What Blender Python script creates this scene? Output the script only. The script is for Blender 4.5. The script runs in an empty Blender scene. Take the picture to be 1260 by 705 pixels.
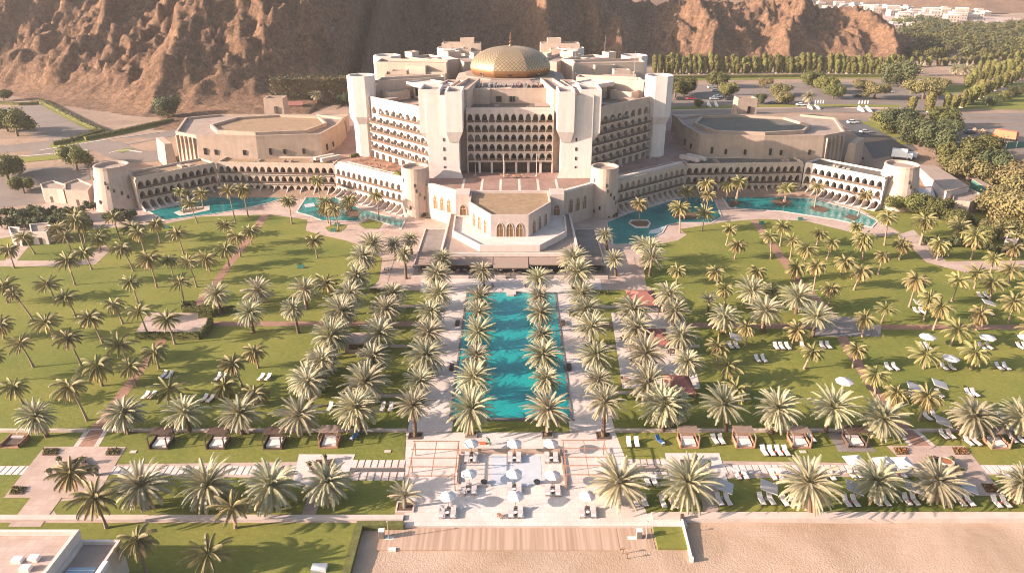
import bpy, bmesh, math, random
import numpy as np
from math import sin, cos, pi, radians as R, sqrt, atan2
from mathutils import Vector, Matrix

random.seed(7)
rng = np.random.default_rng(7)
C = bpy.context.scene.collection
SC = bpy.context.scene

# ------------------------------------------------------------------ camera, sky, sun, exposure
FPX, CX, CY, H = 900.0, 630.0, 352.5, 70.0
PITCH = math.atan(394.5 / FPX)
CP, SP = cos(PITCH), sin(PITCH)
cam = bpy.data.cameras.new("camera")
cam_o = bpy.data.objects.new("camera", cam); C.objects.link(cam_o)
cam_o.location = (0, 0, H); cam_o.rotation_euler = (pi / 2 - PITCH, 0, 0)
cam.sensor_width = 36; cam.lens = 36 * FPX / 1260
cam.clip_start = 1; cam.clip_end = 9000
SC.camera = cam_o

SUN_EL, SUN_TO = R(18.0), Vector((-1.0, -0.22, 0)).normalized()      # towards the sun, on the ground plan
w = bpy.data.worlds.new("World"); SC.world = w; w.use_nodes = True
nt = w.node_tree; bg = nt.nodes["Background"]
sky = nt.nodes.new("ShaderNodeTexSky"); sky.sky_type = 'NISHITA'; sky.sun_disc = False
sky.sun_elevation = SUN_EL; sky.sun_rotation = atan2(SUN_TO.x, SUN_TO.y)
sky.air_density = 1.0; sky.dust_density = 3.0; sky.ozone_density = 1.0
nt.links.new(sky.outputs[0], bg.inputs[0]); bg.inputs[1].default_value = 0.098
sun = bpy.data.lights.new("sun", 'SUN'); sun.energy = 5.0; sun.angle = R(0.5); sun.color = (1.0, 0.79, 0.67)
sun_o = bpy.data.objects.new("sun", sun); C.objects.link(sun_o)
d = Vector((SUN_TO.x * cos(SUN_EL), SUN_TO.y * cos(SUN_EL), sin(SUN_EL)))
sun_o.rotation_euler = d.to_track_quat('Z', 'Y').to_euler()
SC.view_settings.view_transform = 'Standard'; SC.view_settings.look = 'None'
SC.view_settings.exposure = 1.76; SC.view_settings.gamma = 1
SC.view_settings.use_curve_mapping = False
SC.cycles.filter_width = 1.05; SC.cycles.max_bounces = 6; SC.cycles.diffuse_bounces = 3; SC.cycles.transparent_max_bounces = 4
SC.cycles.caustics_reflective = False; SC.cycles.caustics_refractive = False

# ------------------------------------------------------------------ measuring: a photo pixel to the point of ground seen there
def at(u, v, z=0.0):
    dx, dz = (u - CX) / FPX, (CY - v) / FPX
    ry, rz = CP + dz * SP, -SP + dz * CP
    t = (z - H) / rz
    return Vector((dx * t, ry * t, z))
def zt(x, y):                                    # height of the terrain behind the gardens
    if y <= 232: return 0.0
    if y <= 280: return 9.0 * (y - 232) / 48
    if y <= 400: return 9.0 + (y - 280) / 120
    return 10.0
def att(u, v):
    z = 0.0
    for _ in range(60):
        p = at(u, v, z); z += (zt(p.x, p.y) - z) * 0.7
    return Vector((p.x, p.y, zt(p.x, p.y)))
def height_at(Y, v):                             # z of what is seen at row v when it stands at depth Y
    dd = v + 42.0
    q = dd * Y * CP / (FPX / CP - dd * SP)
    return H - q
XC = -0.6                                        # the hotel's axis

# ------------------------------------------------------------------ materials
MATS = {}
def mat(name, col, rough=0.85, var=0.0, scale=1.0, bump=0.0, bscale=None, metal=0.0, objvar=0.0, col2=None, trans=0.0, spec=0.3, detail=4, coord='Object'):
    if name in MATS: return MATS[name]
    m = bpy.data.materials.new(name); m.use_nodes = True; MATS[name] = m
    n = m.node_tree.nodes; l = m.node_tree.links; b = n["Principled BSDF"]
    b.inputs["Roughness"].default_value = rough; b.inputs["Metallic"].default_value = metal
    b.inputs["Specular IOR Level"].default_value = spec
    b.inputs["Base Color"].default_value = (*col, 1)
    out = None
    tc = n.new("ShaderNodeTexCoord")
    if var or col2:
        nz = n.new("ShaderNodeTexNoise"); nz.inputs["Scale"].default_value = scale; nz.inputs["Detail"].default_value = detail
        nz.inputs["Roughness"].default_value = 0.65
        l.new(tc.outputs[coord], nz.inputs["Vector"])
        rp = n.new("ShaderNodeValToRGB")
        c2 = col2 or tuple(min(1, c * (1 + var)) for c in col); c1 = col if col2 else tuple(c * (1 - var) for c in col)
        rp.color_ramp.elements[0].position = 0.32; rp.color_ramp.elements[1].position = 0.68
        rp.color_ramp.elements[0].color = (*c1, 1); rp.color_ramp.elements[1].color = (*c2, 1)
        l.new(nz.outputs[0], rp.inputs[0]); out = rp.outputs[0]
    if objvar:
        oi = n.new("ShaderNodeObjectInfo"); hs = n.new("ShaderNodeHueSaturation")
        mr = n.new("ShaderNodeMapRange"); mr.inputs[3].default_value = 1 - objvar; mr.inputs[4].default_value = 1 + objvar
        l.new(oi.outputs["Random"], mr.inputs[0]); l.new(mr.outputs[0], hs.inputs["Value"])
        mh = n.new("ShaderNodeMapRange"); mh.inputs[3].default_value = 0.485; mh.inputs[4].default_value = 0.52
        ml = n.new("ShaderNodeMath"); ml.operation = 'FRACT'; mm = n.new("ShaderNodeMath"); mm.operation = 'MULTIPLY'; mm.inputs[1].default_value = 7.13
        l.new(oi.outputs["Random"], mm.inputs[0]); l.new(mm.outputs[0], ml.inputs[0]); l.new(ml.outputs[0], mh.inputs[0]); l.new(mh.outputs[0], hs.inputs["Hue"])
        if out: l.new(out, hs.inputs["Color"])
        else: hs.inputs["Color"].default_value = (*col, 1)
        out = hs.outputs[0]
    if out: l.new(out, b.inputs["Base Color"])
    if bump:
        nb = n.new("ShaderNodeTexNoise"); nb.inputs["Scale"].default_value = bscale or scale * 4; nb.inputs["Detail"].default_value = 5
        l.new(tc.outputs[coord], nb.inputs["Vector"])
        bp = n.new("ShaderNodeBump"); bp.inputs["Strength"].default_value = 1.0; bp.inputs["Distance"].default_value = bump
        l.new(nb.outputs[0], bp.inputs["Height"]); l.new(bp.outputs[0], b.inputs["Normal"])
    if trans:
        tr = n.new("ShaderNodeBsdfTranslucent"); mx = n.new("ShaderNodeMixShader"); mx.inputs[0].default_value = trans
        if out: l.new(out, tr.inputs[0])
        else: tr.inputs[0].default_value = (*col, 1)
        l.new(b.outputs[0], mx.inputs[1]); l.new(tr.outputs[0], mx.inputs[2]); l.new(mx.outputs[0], n["Material Output"].inputs[0])
    return m
def node(m, t): return m.node_tree.nodes.new(t)
def paving(name, col, bw, bh, mortar, var=0.12, joint=0.03, rough=0.8, off=0.5, scale=1.0, stain=None):
    """slabs with joints, slight differences from slab to slab, and worn patches"""
    m = mat(name, col, rough); n = m.node_tree.nodes; l = m.node_tree.links; b = n["Principled BSDF"]
    tc = n.new("ShaderNodeTexCoord"); br = n.new("ShaderNodeTexBrick"); br.offset = off
    br.inputs["Scale"].default_value = scale; br.inputs["Brick Width"].default_value = bw; br.inputs["Row Height"].default_value = bh
    br.inputs["Mortar Size"].default_value = joint; br.inputs["Mortar Smooth"].default_value = 0.1
    br.inputs["Color1"].default_value = (*[c * (1 - var) for c in col], 1); br.inputs["Color2"].default_value = (*[min(1, c * (1 + var)) for c in col], 1)
    br.inputs["Mortar"].default_value = (*mortar, 1)
    l.new(tc.outputs["Object"], br.inputs["Vector"])
    nz = n.new("ShaderNodeTexNoise"); nz.inputs["Scale"].default_value = 0.16; nz.inputs["Detail"].default_value = 7; nz.inputs["Roughness"].default_value = 0.7
    l.new(tc.outputs["Object"], nz.inputs["Vector"])
    rp = n.new("ShaderNodeValToRGB"); rp.color_ramp.elements[0].position = 0.3; rp.color_ramp.elements[1].position = 0.62
    rp.color_ramp.elements[0].color = (*(stain or (0.72, 0.66, 0.6)), 1); rp.color_ramp.elements[1].color = (1, 1, 1, 1)
    l.new(nz.outputs[0], rp.inputs[0])
    mx = n.new("ShaderNodeMixRGB"); mx.blend_type = 'MULTIPLY'; mx.inputs[0].default_value = 1
    l.new(br.outputs[0], mx.inputs[1]); l.new(rp.outputs[0], mx.inputs[2]); l.new(mx.outputs[0], b.inputs["Base Color"])
    return m

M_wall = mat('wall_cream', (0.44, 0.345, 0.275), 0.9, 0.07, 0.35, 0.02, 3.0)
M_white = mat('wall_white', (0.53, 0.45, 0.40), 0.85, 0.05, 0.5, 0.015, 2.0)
M_pier = mat('pier_white', (0.60, 0.535, 0.49), 0.85, 0.05, 0.5, 0.015, 2.0)
M_pvw = mat('pavilion_plaster', (0.42, 0.345, 0.305), 0.88, 0.07, 0.4, 0.02, 2.5)
M_tower = mat('tower_stone', (0.42, 0.325, 0.265), 0.9, 0.09, 0.5, 0.03, 2.5)
M_hall = mat('hall_stone', (0.35, 0.265, 0.205), 0.92, 0.10, 0.3, 0.03, 2.0)
M_gravel_b = mat('roof_gravel_brown', (0.235, 0.16, 0.095), 0.95, 0.22, 0.5, 0.03, 6, detail=8)
M_gravel_shade = mat('roof_gravel_shade_tone', (0.105, 0.098, 0.08), 0.95, 0.2, 0.5, 0.03, 6, detail=8)  # gravel darkened: shade on the right-hand roofs is put into the colour
M_roof_l = mat('roof_pale', (0.27, 0.205, 0.165), 0.9, 0.15, 0.4, detail=8)
M_roof_d = mat('roof_dark', (0.145, 0.115, 0.095), 0.9, 0.2, 0.3, detail=8)
M_glass = mat('window_glass', (0.05, 0.045, 0.04), 0.12, objvar=0.8, spec=0.6)
M_curt = mat('window_curtain', (0.26, 0.215, 0.17), 0.6, objvar=0.4)
M_amber = mat('window_amber', (0.16, 0.085, 0.03), 0.2, spec=0.6)
M_recess = mat('recess_plaster', (0.43, 0.335, 0.265), 0.9, 0.1, 0.6)
M_rail = mat('balustrade_wood', (0.10, 0.065, 0.045), 0.7, 0.2, 2.0)
M_terr = paving('podium_tiles', (0.27, 0.175, 0.145), 1.2, 1.2, (0.22, 0.15, 0.12), 0.10)
M_pav = paving('pink_paving', (0.41, 0.315, 0.265), 1.1, 1.1, (0.33, 0.25, 0.21), 0.06)
M_pavw = paving('white_paving', (0.55, 0.485, 0.445), 0.9, 0.9, (0.47, 0.41, 0.37), 0.05, stain=(0.80, 0.76, 0.72))
M_brick = paving('brick_path', (0.31, 0.175, 0.12), 0.5, 0.25, (0.23, 0.14, 0.10), 0.14)
M_greyp = paving('grey_paving', (0.21, 0.185, 0.17), 1.0, 1.0, (0.15, 0.135, 0.125), 0.08)
M_kerb = mat('kerb_stone', (0.46, 0.385, 0.335), 0.85, 0.1, 0.7)
M_asph = mat('asphalt', (0.16, 0.13, 0.11), 0.9, 0.16, 0.08, 0.01, 8, detail=8)
M_asphd = mat('asphalt_dark', (0.085, 0.082, 0.08), 0.9, 0.16, 0.1, detail=8)
M_sand = mat('sand', (0.56, 0.395, 0.285), 0.95, 0.0, 1.0)
M_dirt = mat('dirt', (0.24, 0.165, 0.115), 0.95, 0.25, 0.06, 0.15, 0.8, detail=10)
M_soil = mat('soil', (0.10, 0.065, 0.04), 0.95, 0.3, 1.2)
M_wood = mat('pergola_wood', (0.30, 0.165, 0.105), 0.75, 0.18, 1.5)
M_tan = mat('tan_plaster', (0.34, 0.25, 0.19), 0.85, 0.1, 1.0)
M_woodd = mat('dark_wood', (0.085, 0.055, 0.04), 0.75, 0.2, 1.5)
M_cloth = mat('white_cloth', (0.60, 0.55, 0.52), 0.9, 0.03, 1.0)
M_cloth_shade = mat('white_cloth_shade_tone', (0.40, 0.375, 0.36), 0.9, 0.03, 1.0)  # white cloth greyed for the unlit tops of the tilted parasols
M_cushion = mat('grey_cushion', (0.38, 0.35, 0.345), 0.9, 0.05, 1.0)
M_frame = mat('lounger_frame', (0.14, 0.10, 0.08), 0.6)
M_red = mat('red_fabric', (0.33, 0.07, 0.03), 0.85, 0.1, 2)
M_blue = mat('blue_fabric', (0.03, 0.11, 0.26), 0.8, 0.1, 2)
M_taupe = mat('awning_taupe', (0.24, 0.175, 0.14), 0.9, 0.06, 1)
M_redroof = mat('tent_red', (0.24, 0.095, 0.075), 0.85, 0.1, 0.8)
M_black = mat('black_metal', (0.03, 0.03, 0.03), 0.5)
M_metal = mat('grey_metal', (0.35, 0.35, 0.36), 0.45, metal=0.5)
M_trunk = mat('coconut_trunk', (0.25, 0.18, 0.125), 0.9, 0.15, 3.0, objvar=0.12)
M_trunkd = mat('date_trunk', (0.13, 0.085, 0.055), 0.95, 0.25, 4.0)
M_date = mat('date_frond', (0.325, 0.295, 0.185), 0.5, 0.16, 0.8, trans=0.26, objvar=0.16, spec=0.4)
M_dry = mat('dry_frond', (0.42, 0.31, 0.20), 0.8, 0.16, 0.8, trans=0.15, objvar=0.12)
M_coco = mat('coconut_frond', (0.205, 0.180, 0.072), 0.6, 0.2, 0.8, trans=0.25, objvar=0.16, spec=0.3)
M_cocoy = mat('coconut_frond_old', (0.40, 0.295, 0.13), 0.75, 0.2, 0.8, trans=0.2, objvar=0.12)
M_leaf = mat('tree_leaf', (0.120, 0.118, 0.034), 0.75, 0.28, 0.3, trans=0.15, objvar=0.34)
M_leafd = mat('shrub_leaf', (0.070, 0.080, 0.032), 0.75, 0.3, 0.4, trans=0.12, objvar=0.25)
M_leafy = mat('acacia_leaf', (0.175, 0.145, 0.06), 0.8, 0.22, 0.3, trans=0.15, objvar=0.14)
M_cyp = mat('clipped_leaf', (0.115, 0.105, 0.028), 0.8, 0.25, 0.5, trans=0.1, objvar=0.15)
M_hedge = mat('hedge_leaf', (0.105, 0.105, 0.03), 0.85, 0.3, 1.5, trans=0.08)
M_bark = mat('tree_bark', (0.14, 0.10, 0.07), 0.95, 0.2, 2)
M_terra = mat('flower_red', (0.28, 0.11, 0.045), 0.85, 0.4, 3)
M_town = mat('town_wall', (0.36, 0.30, 0.255), 0.9, 0.05, 0.2, objvar=0.15)
M_tarp = mat('orange_tarp', (0.50, 0.13, 0.06), 0.7, 0.12, 1.0)
M_teal = mat('teal_netting', (0.035, 0.13, 0.10), 0.8, 0.2, 1.0)
M_skin = mat('skin', (0.30, 0.17, 0.11), 0.6)
M_green = mat('green_cloth', (0.05, 0.20, 0.12), 0.85)

def grass_material():
    m = mat('grass', (0.125, 0.115, 0.028), 0.95); n = m.node_tree.nodes; l = m.node_tree.links; b = n["Principled BSDF"]
    b.inputs["Specular IOR Level"].default_value = 0.1
    tc = n.new("ShaderNodeTexCoord")
    n1 = n.new("ShaderNodeTexNoise"); n1.inputs["Scale"].default_value = 0.045; n1.inputs["Detail"].default_value = 6; n1.inputs["Roughness"].default_value = 0.6
    n2 = n.new("ShaderNodeTexNoise"); n2.inputs["Scale"].default_value = 1.6; n2.inputs["Detail"].default_value = 8; n2.inputs["Roughness"].default_value = 0.75
    mp = n.new("ShaderNodeMapping"); mp.inputs["Scale"].default_value = (0.6, 1.0, 1.0)
    l.new(tc.outputs["Object"], n1.inputs[0]); l.new(tc.outputs["Object"], mp.inputs[0]); l.new(mp.outputs[0], n2.inputs[0])
    r1 = n.new("ShaderNodeValToRGB"); r1.color_ramp.elements[0].position = 0.3; r1.color_ramp.elements[1].position = 0.72
    r1.color_ramp.elements[0].color = (0.108, 0.132, 0.030, 1); r1.color_ramp.elements[1].color = (0.212, 0.195, 0.050, 1)
    r2 = n.new("ShaderNodeValToRGB"); r2.color_ramp.elements[0].position = 0.3; r2.color_ramp.elements[1].position = 0.7
    r2.color_ramp.elements[0].color = (0.74, 0.77, 0.70, 1); r2.color_ramp.elements[1].color = (1.15, 1.13, 1.1, 1)
    l.new(n1.outputs[0], r1.inputs[0]); l.new(n2.outputs[0], r2.inputs[0])
    mx = n.new("ShaderNodeMixRGB"); mx.blend_type = 'MULTIPLY'; mx.inputs[0].default_value = 1
    l.new(r1.outputs[0], mx.inputs[1]); l.new(r2.outputs[0], mx.inputs[2]); l.new(mx.outputs[0], b.inputs[0])
    bp = n.new("ShaderNodeBump"); bp.inputs["Distance"].default_value = 0.10; l.new(n2.outputs[0], bp.inputs["Height"]); l.new(bp.outputs[0], b.inputs["Normal"])
    return m
M_grass = grass_material()
def sand_material():
    m = M_sand; n = m.node_tree.nodes; l = m.node_tree.links; b = n["Principled BSDF"]
    tc = n.new("ShaderNodeTexCoord")
    n1 = n.new("ShaderNodeTexNoise"); n1.inputs["Scale"].default_value = 0.07; n1.inputs["Detail"].default_value = 7; n1.inputs["Roughness"].default_value = 0.65; n1.inputs["Distortion"].default_value = 0.6
    vo = n.new("ShaderNodeTexVoronoi"); vo.inputs["Scale"].default_value = 4.6; vo.feature = 'SMOOTH_F1'
    n3 = n.new("ShaderNodeTexNoise"); n3.inputs["Scale"].default_value = 5.0; n3.inputs["Detail"].default_value = 5
    for x in (n1, vo, n3): l.new(tc.outputs["Object"], x.inputs[0])
    r = n.new("ShaderNodeValToRGB"); r.color_ramp.elements[0].position = 0.34; r.color_ramp.elements[1].position = 0.62
    r.color_ramp.elements[0].color = (0.285, 0.195, 0.125, 1); r.color_ramp.elements[1].color = (0.40, 0.29, 0.215, 1)
    l.new(n1.outputs[0], r.inputs[0]); l.new(r.outputs[0], b.inputs[0])
    ad = n.new("ShaderNodeMath"); ad.operation = 'ADD'; l.new(vo.outputs[0], ad.inputs[0]); l.new(n3.outputs[0], ad.inputs[1])
    bp = n.new("ShaderNodeBump"); bp.inputs["Distance"].default_value = 0.04; l.new(ad.outputs[0], bp.inputs["Height"]); l.new(bp.outputs[0], b.inputs["Normal"])
sand_material()
def water_material(name, col, col2):
    m = mat(name, col, 0.06, spec=0.4); n = m.node_tree.nodes; l = m.node_tree.links; b = n["Principled BSDF"]
    tc = n.new("ShaderNodeTexCoord")
    n1 = n.new("ShaderNodeTexNoise"); n1.inputs["Scale"].default_value = 0.12; n1.inputs["Detail"].default_value = 4
    l.new(tc.outputs["Object"], n1.inputs[0])
    r = n.new("ShaderNodeValToRGB"); r.color_ramp.elements[0].position = 0.35; r.color_ramp.elements[1].position = 0.68
    r.color_ramp.elements[0].color = (*col, 1); r.color_ramp.elements[1].color = (*col2, 1)
    l.new(n1.outputs[0], r.inputs[0]); l.new(r.outputs[0], b.inputs[0])
    n2 = n.new("ShaderNodeTexNoise"); n2.inputs["Scale"].default_value = 1.1; n2.inputs["Detail"].default_value = 4
    l.new(tc.outputs["Object"], n2.inputs[0])
    bp = n.new("ShaderNodeBump"); bp.inputs["Distance"].default_value = 0.05; l.new(n2.outputs[0], bp.inputs["Height"]); l.new(bp.outputs[0], b.inputs["Normal"])
    return m
M_water = water_material('pool_water', (0.004, 0.215, 0.205), (0.008, 0.265, 0.25))
M_water2 = water_material('lagoon_water', (0.004, 0.115, 0.115), (0.012, 0.20, 0.19))
M_shallow = mat('shallow_basin', (0.42, 0.44, 0.47), 0.15, 0.06, 0.8)
def deck_material():
    m = mat('boardwalk_planks', (0.36, 0.25, 0.18), 0.85); n = m.node_tree.nodes; l = m.node_tree.links; b = n["Principled BSDF"]
    tc = n.new("ShaderNodeTexCoord"); mp = n.new("ShaderNodeMapping"); mp.inputs["Scale"].default_value = (2.2, 0.05, 1)
    nz = n.new("ShaderNodeTexNoise"); nz.inputs["Scale"].default_value = 1.0; nz.inputs["Detail"].default_value = 5
    l.new(tc.outputs["Object"], mp.inputs[0]); l.new(mp.outputs[0], nz.inputs[0])
    r = n.new("ShaderNodeValToRGB"); r.color_ramp.elements[0].position = 0.36; r.color_ramp.elements[1].position = 0.6
    r.color_ramp.elements[0].color = (0.29, 0.19, 0.13, 1); r.color_ramp.elements[1].color = (0.40, 0.285, 0.21, 1)
    l.new(nz.outputs[0], r.inputs[0]); l.new(r.outputs[0], b.inputs[0])
    return m
M_deck = deck_material()
def rock_material():
    m = mat('rock', (0.20, 0.12, 0.08), 0.95); n = m.node_tree.nodes; l = m.node_tree.links; b = n["Principled BSDF"]
    tc = n.new("ShaderNodeTexCoord")
    n1 = n.new("ShaderNodeTexNoise"); n1.inputs["Scale"].default_value = 0.05; n1.inputs["Detail"].default_value = 10; n1.inputs["Roughness"].default_value = 0.7
    n2 = n.new("ShaderNodeTexNoise"); n2.inputs["Scale"].default_value = 0.30; n2.inputs["Detail"].default_value = 9; n2.inputs["Roughness"].default_value = 0.8
    for x in (n1, n2): l.new(tc.outputs["Object"], x.inputs[0])
    r = n.new("ShaderNodeValToRGB"); r.color_ramp.elements[0].position = 0.3; r.color_ramp.elements[1].position = 0.72
    r.color_ramp.elements[0].color = (0.21, 0.122, 0.074, 1); r.color_ramp.elements[1].color = (0.37, 0.222, 0.140, 1)
    l.new(n1.outputs[0], r.inputs[0])
    r2 = n.new("ShaderNodeValToRGB"); r2.color_ramp.elements[0].position = 0.35; r2.color_ramp.elements[1].position = 0.7
    r2.color_ramp.elements[0].color = (0.42, 0.42, 0.40, 1); r2.color_ramp.elements[1].color = (1.15, 1.1, 1.05, 1)
    l.new(n2.outputs[0], r2.inputs[0])
    mx = n.new("ShaderNodeMixRGB"); mx.blend_type = 'MULTIPLY'; mx.inputs[0].default_value = 1
    l.new(r.outputs[0], mx.inputs[1]); l.new(r2.outputs[0], mx.inputs[2])
    n3 = n.new("ShaderNodeTexNoise"); n3.inputs["Scale"].default_value = 0.55; n3.inputs["Detail"].default_value = 6; n3.inputs["Roughness"].default_value = 0.85; l.new(tc.outputs["Object"], n3.inputs[0])
    r3 = n.new("ShaderNodeValToRGB"); r3.color_ramp.elements[0].position = 0.42; r3.color_ramp.elements[1].position = 0.56; r3.color_ramp.elements[0].color = (0.40, 0.40, 0.38, 1); r3.color_ramp.elements[1].color = (1.12, 1.1, 1.08, 1)
    l.new(n3.outputs[0], r3.inputs[0]); mx3 = n.new("ShaderNodeMixRGB"); mx3.blend_type = 'MULTIPLY'; mx3.inputs[0].default_value = 0.85
    l.new(mx.outputs[0], mx3.inputs[1]); l.new(r3.outputs[0], mx3.inputs[2]); l.new(mx3.outputs[0], b.inputs[0])
    bp = n.new("ShaderNodeBump"); bp.inputs["Distance"].default_value = 2.6; l.new(n2.outputs[0], bp.inputs["Height"]); l.new(bp.outputs[0], b.inputs["Normal"])
    return m
M_rock = rock_material()
def dome_material():
    m = mat('gilded_dome', (0.42, 0.30, 0.15), 0.5, metal=0.5); n = m.node_tree.nodes; l = m.node_tree.links; b = n["Principled BSDF"]
    uv = n.new("ShaderNodeUVMap"); mp = n.new("ShaderNodeMapping"); mp.inputs["Rotation"].default_value = (0, 0, R(45)); mp.inputs["Scale"].default_value = (0.95, 0.95, 1)
    l.new(uv.outputs[0], mp.inputs[0])
    br = n.new("ShaderNodeTexBrick"); br.offset = 0; br.inputs["Scale"].default_value = 1; br.inputs["Brick Width"].default_value = 1; br.inputs["Row Height"].default_value = 1
    br.inputs["Mortar Size"].default_value = 0.09; br.inputs["Mortar Smooth"].default_value = 0.4
    br.inputs["Color1"].default_value = (0.30, 0.23, 0.145, 1); br.inputs["Color2"].default_value = (0.36, 0.28, 0.175, 1); br.inputs["Mortar"].default_value = (0.14, 0.09, 0.045, 1)
    l.new(mp.outputs[0], br.inputs[0]); l.new(br.outputs[0], b.inputs[0])
    bp = n.new("ShaderNodeBump"); bp.inputs["Distance"].default_value = 0.12; bp.invert = True
    l.new(br.outputs["Fac"], bp.inputs["Height"]); l.new(bp.outputs[0], b.inputs["Normal"])
    return m
M_dome = dome_material()
M_domeb = mat('gilded_band', (0.28, 0.15, 0.07), 0.45, 0.1, 0.6, metal=0.6)

def weather(m, amount=0.11):
    """faint vertical run-off streaks and patches on a plastered wall"""
    n = m.node_tree.nodes; l = m.node_tree.links; b = n["Principled BSDF"]; src = b.inputs["Base Color"].links[0].from_socket
    tc = n.new("ShaderNodeTexCoord"); mp = n.new("ShaderNodeMapping"); mp.inputs["Scale"].default_value = (0.9, 0.9, 0.07)
    z = n.new("ShaderNodeTexNoise"); z.inputs["Scale"].default_value = 1.0; z.inputs["Detail"].default_value = 7; z.inputs["Roughness"].default_value = 0.7
    l.new(tc.outputs["Object"], mp.inputs[0]); l.new(mp.outputs[0], z.inputs[0])
    r = n.new("ShaderNodeValToRGB"); r.color_ramp.elements[0].position = 0.36; r.color_ramp.elements[1].position = 0.60; r.color_ramp.elements[0].color = (1 - amount, 1 - amount * 1.1, 1 - amount * 1.2, 1); r.color_ramp.elements[1].color = (1, 1, 1, 1)
    x = n.new("ShaderNodeMixRGB"); x.blend_type = 'MULTIPLY'; x.inputs[0].default_value = 1
    l.new(z.outputs[0], r.inputs[0]); l.new(src, x.inputs[1]); l.new(r.outputs[0], x.inputs[2]); l.new(x.outputs[0], b.inputs["Base Color"])
for m_ in (M_wall, M_white, M_pier, M_tower, M_hall, M_pvw): weather(m_)
# ------------------------------------------------------------------ mesh builder
class MB:
    def __init__(s): s.v, s.f, s.mi = [], [], []
    def add(s, vs, fs, mi=0):
        o = len(s.v); s.v += [tuple(p) for p in vs]
        for f in fs: s.f.append(tuple(i + o for i in f)); s.mi.append(mi)
    def quad(s, a, b, c, d_, mi=0): s.add([a, b, c, d_], [(0, 1, 2, 3)], mi)
    def poly(s, pts, z=None, mi=0):
        pts = [(p[0], p[1], z if z is not None else p[2]) for p in pts]; s.add(pts, [tuple(range(len(pts)))], mi)
    def loft(s, p0, z0, p1, z1, mi=0, top=True, bot=False, mtop=None):
        n = len(p0)
        a = sum(p0[i][0] * p0[(i + 1) % n][1] - p0[(i + 1) % n][0] * p0[i][1] for i in range(n))
        if a < 0: p0 = p0[::-1]; p1 = p1[::-1]
        vs = [(p[0], p[1], z0) for p in p0] + [(p[0], p[1], z1) for p in p1]
        s.add(vs, [(i, (i + 1) % n, n + (i + 1) % n, n + i) for i in range(n)], mi)
        if top: s.add([(p[0], p[1], z1) for p in p1], [tuple(range(n))], mi if mtop is None else mtop)
        if bot: s.add([(p[0], p[1], z0) for p in p0], [tuple(range(n))[::-1]], mi)
    def prism(s, p, z0, z1, mi=0, top=True, bot=False, mtop=None): s.loft(p, z0, p, z1, mi, top, bot, mtop)
    def box(s, x0, x1, y0, y1, z0, z1, mi=0, bot=True): s.prism([(x0, y0), (x1, y0), (x1, y1), (x0, y1)], z0, z1, mi, True, bot)
    def obox(s, cx, cy, lx, ly, z0, z1, a=0, mi=0):
        ca, sa = cos(a), sin(a)
        s.prism([(cx + x * ca - y * sa, cy + x * sa + y * ca) for x, y in ((-lx/2, -ly/2), (lx/2, -ly/2), (lx/2, ly/2), (-lx/2, ly/2))], z0, z1, mi, True, True)
    def ring(s, p, th, z0, z1, mi=0):
        q = inset(p, th); n = len(p)
        a = sum(p[i][0] * p[(i + 1) % n][1] - p[(i + 1) % n][0] * p[i][1] for i in range(n))
        if a < 0: p = p[::-1]; q = q[::-1]
        s.prism(p, z0, z1, mi, top=False)
        vs = [(x[0], x[1], z1) for x in p] + [(x[0], x[1], z1) for x in q] + [(x[0], x[1], z0) for x in q]
        s.add(vs, [(i, (i + 1) % n, n + (i + 1) % n, n + i) for i in range(n)], mi)
        s.add(vs, [(n + i, n + (i + 1) % n, 2 * n + (i + 1) % n, 2 * n + i) for i in range(n)], mi)
    def cyl(s, x, y, r0, r1, z0, z1, n=16, mi=0, top=True):
        c = lambda r: [(x + r * cos(2 * pi * i / n), y + r * sin(2 * pi * i / n)) for i in range(n)]
        s.loft(c(r0), z0, c(r1), z1, mi, top)
    def tube(s, pts, rs, n=6, mi=0, cap=True):
        pts = [Vector(p) for p in pts]; rows = []
        if not hasattr(rs, '__len__'): rs = [rs] * len(pts)
        for i, p in enumerate(pts):
            t = (pts[min(i + 1, len(pts) - 1)] - pts[max(i - 1, 0)]).normalized()
            u = t.cross(Vector((0, 1, 0)) if abs(t.y) < 0.9 else Vector((1, 0, 0))).normalized(); w_ = t.cross(u)
            rows.append([p + (u * cos(2 * pi * k / n) + w_ * sin(2 * pi * k / n)) * rs[i] for k in range(n)])
        fs = [(i * n + k, i * n + (k + 1) % n, (i + 1) * n + (k + 1) % n, (i + 1) * n + k) for i in range(len(pts) - 1) for k in range(n)]
        if cap: fs += [tuple(range(n))[::-1], tuple(range((len(pts) - 1) * n, len(pts) * n))]
        s.add([q for r_ in rows for q in r_], fs, mi)
    def tri(s, a, b, c, mi=0): s.add([a, b, c], [(0, 1, 2)], mi)
    def build(s, name, mats, parent=None, smooth=False):
        me = bpy.data.meshes.new(name); me.from_pydata(s.v, [], s.f)
        for m in (mats if isinstance(mats, (list, tuple)) else [mats]): me.materials.append(m)
        me.polygons.foreach_set("material_index", s.mi)
        if smooth: me.polygons.foreach_set("use_smooth", [True] * len(s.f))
        me.update()
        o = bpy.data.objects.new(name, me); C.objects.link(o)
        if parent is not None: hang(o, parent)
        return o
def hang(o, parent):                             # a part built where it stands keeps its place under its thing
    o.parent = parent
    if parent.parent is None: o.matrix_parent_inverse = (Matrix.Translation(parent.location) @ Matrix.Rotation(parent.rotation_euler.z, 4, 'Z')).inverted()
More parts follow.
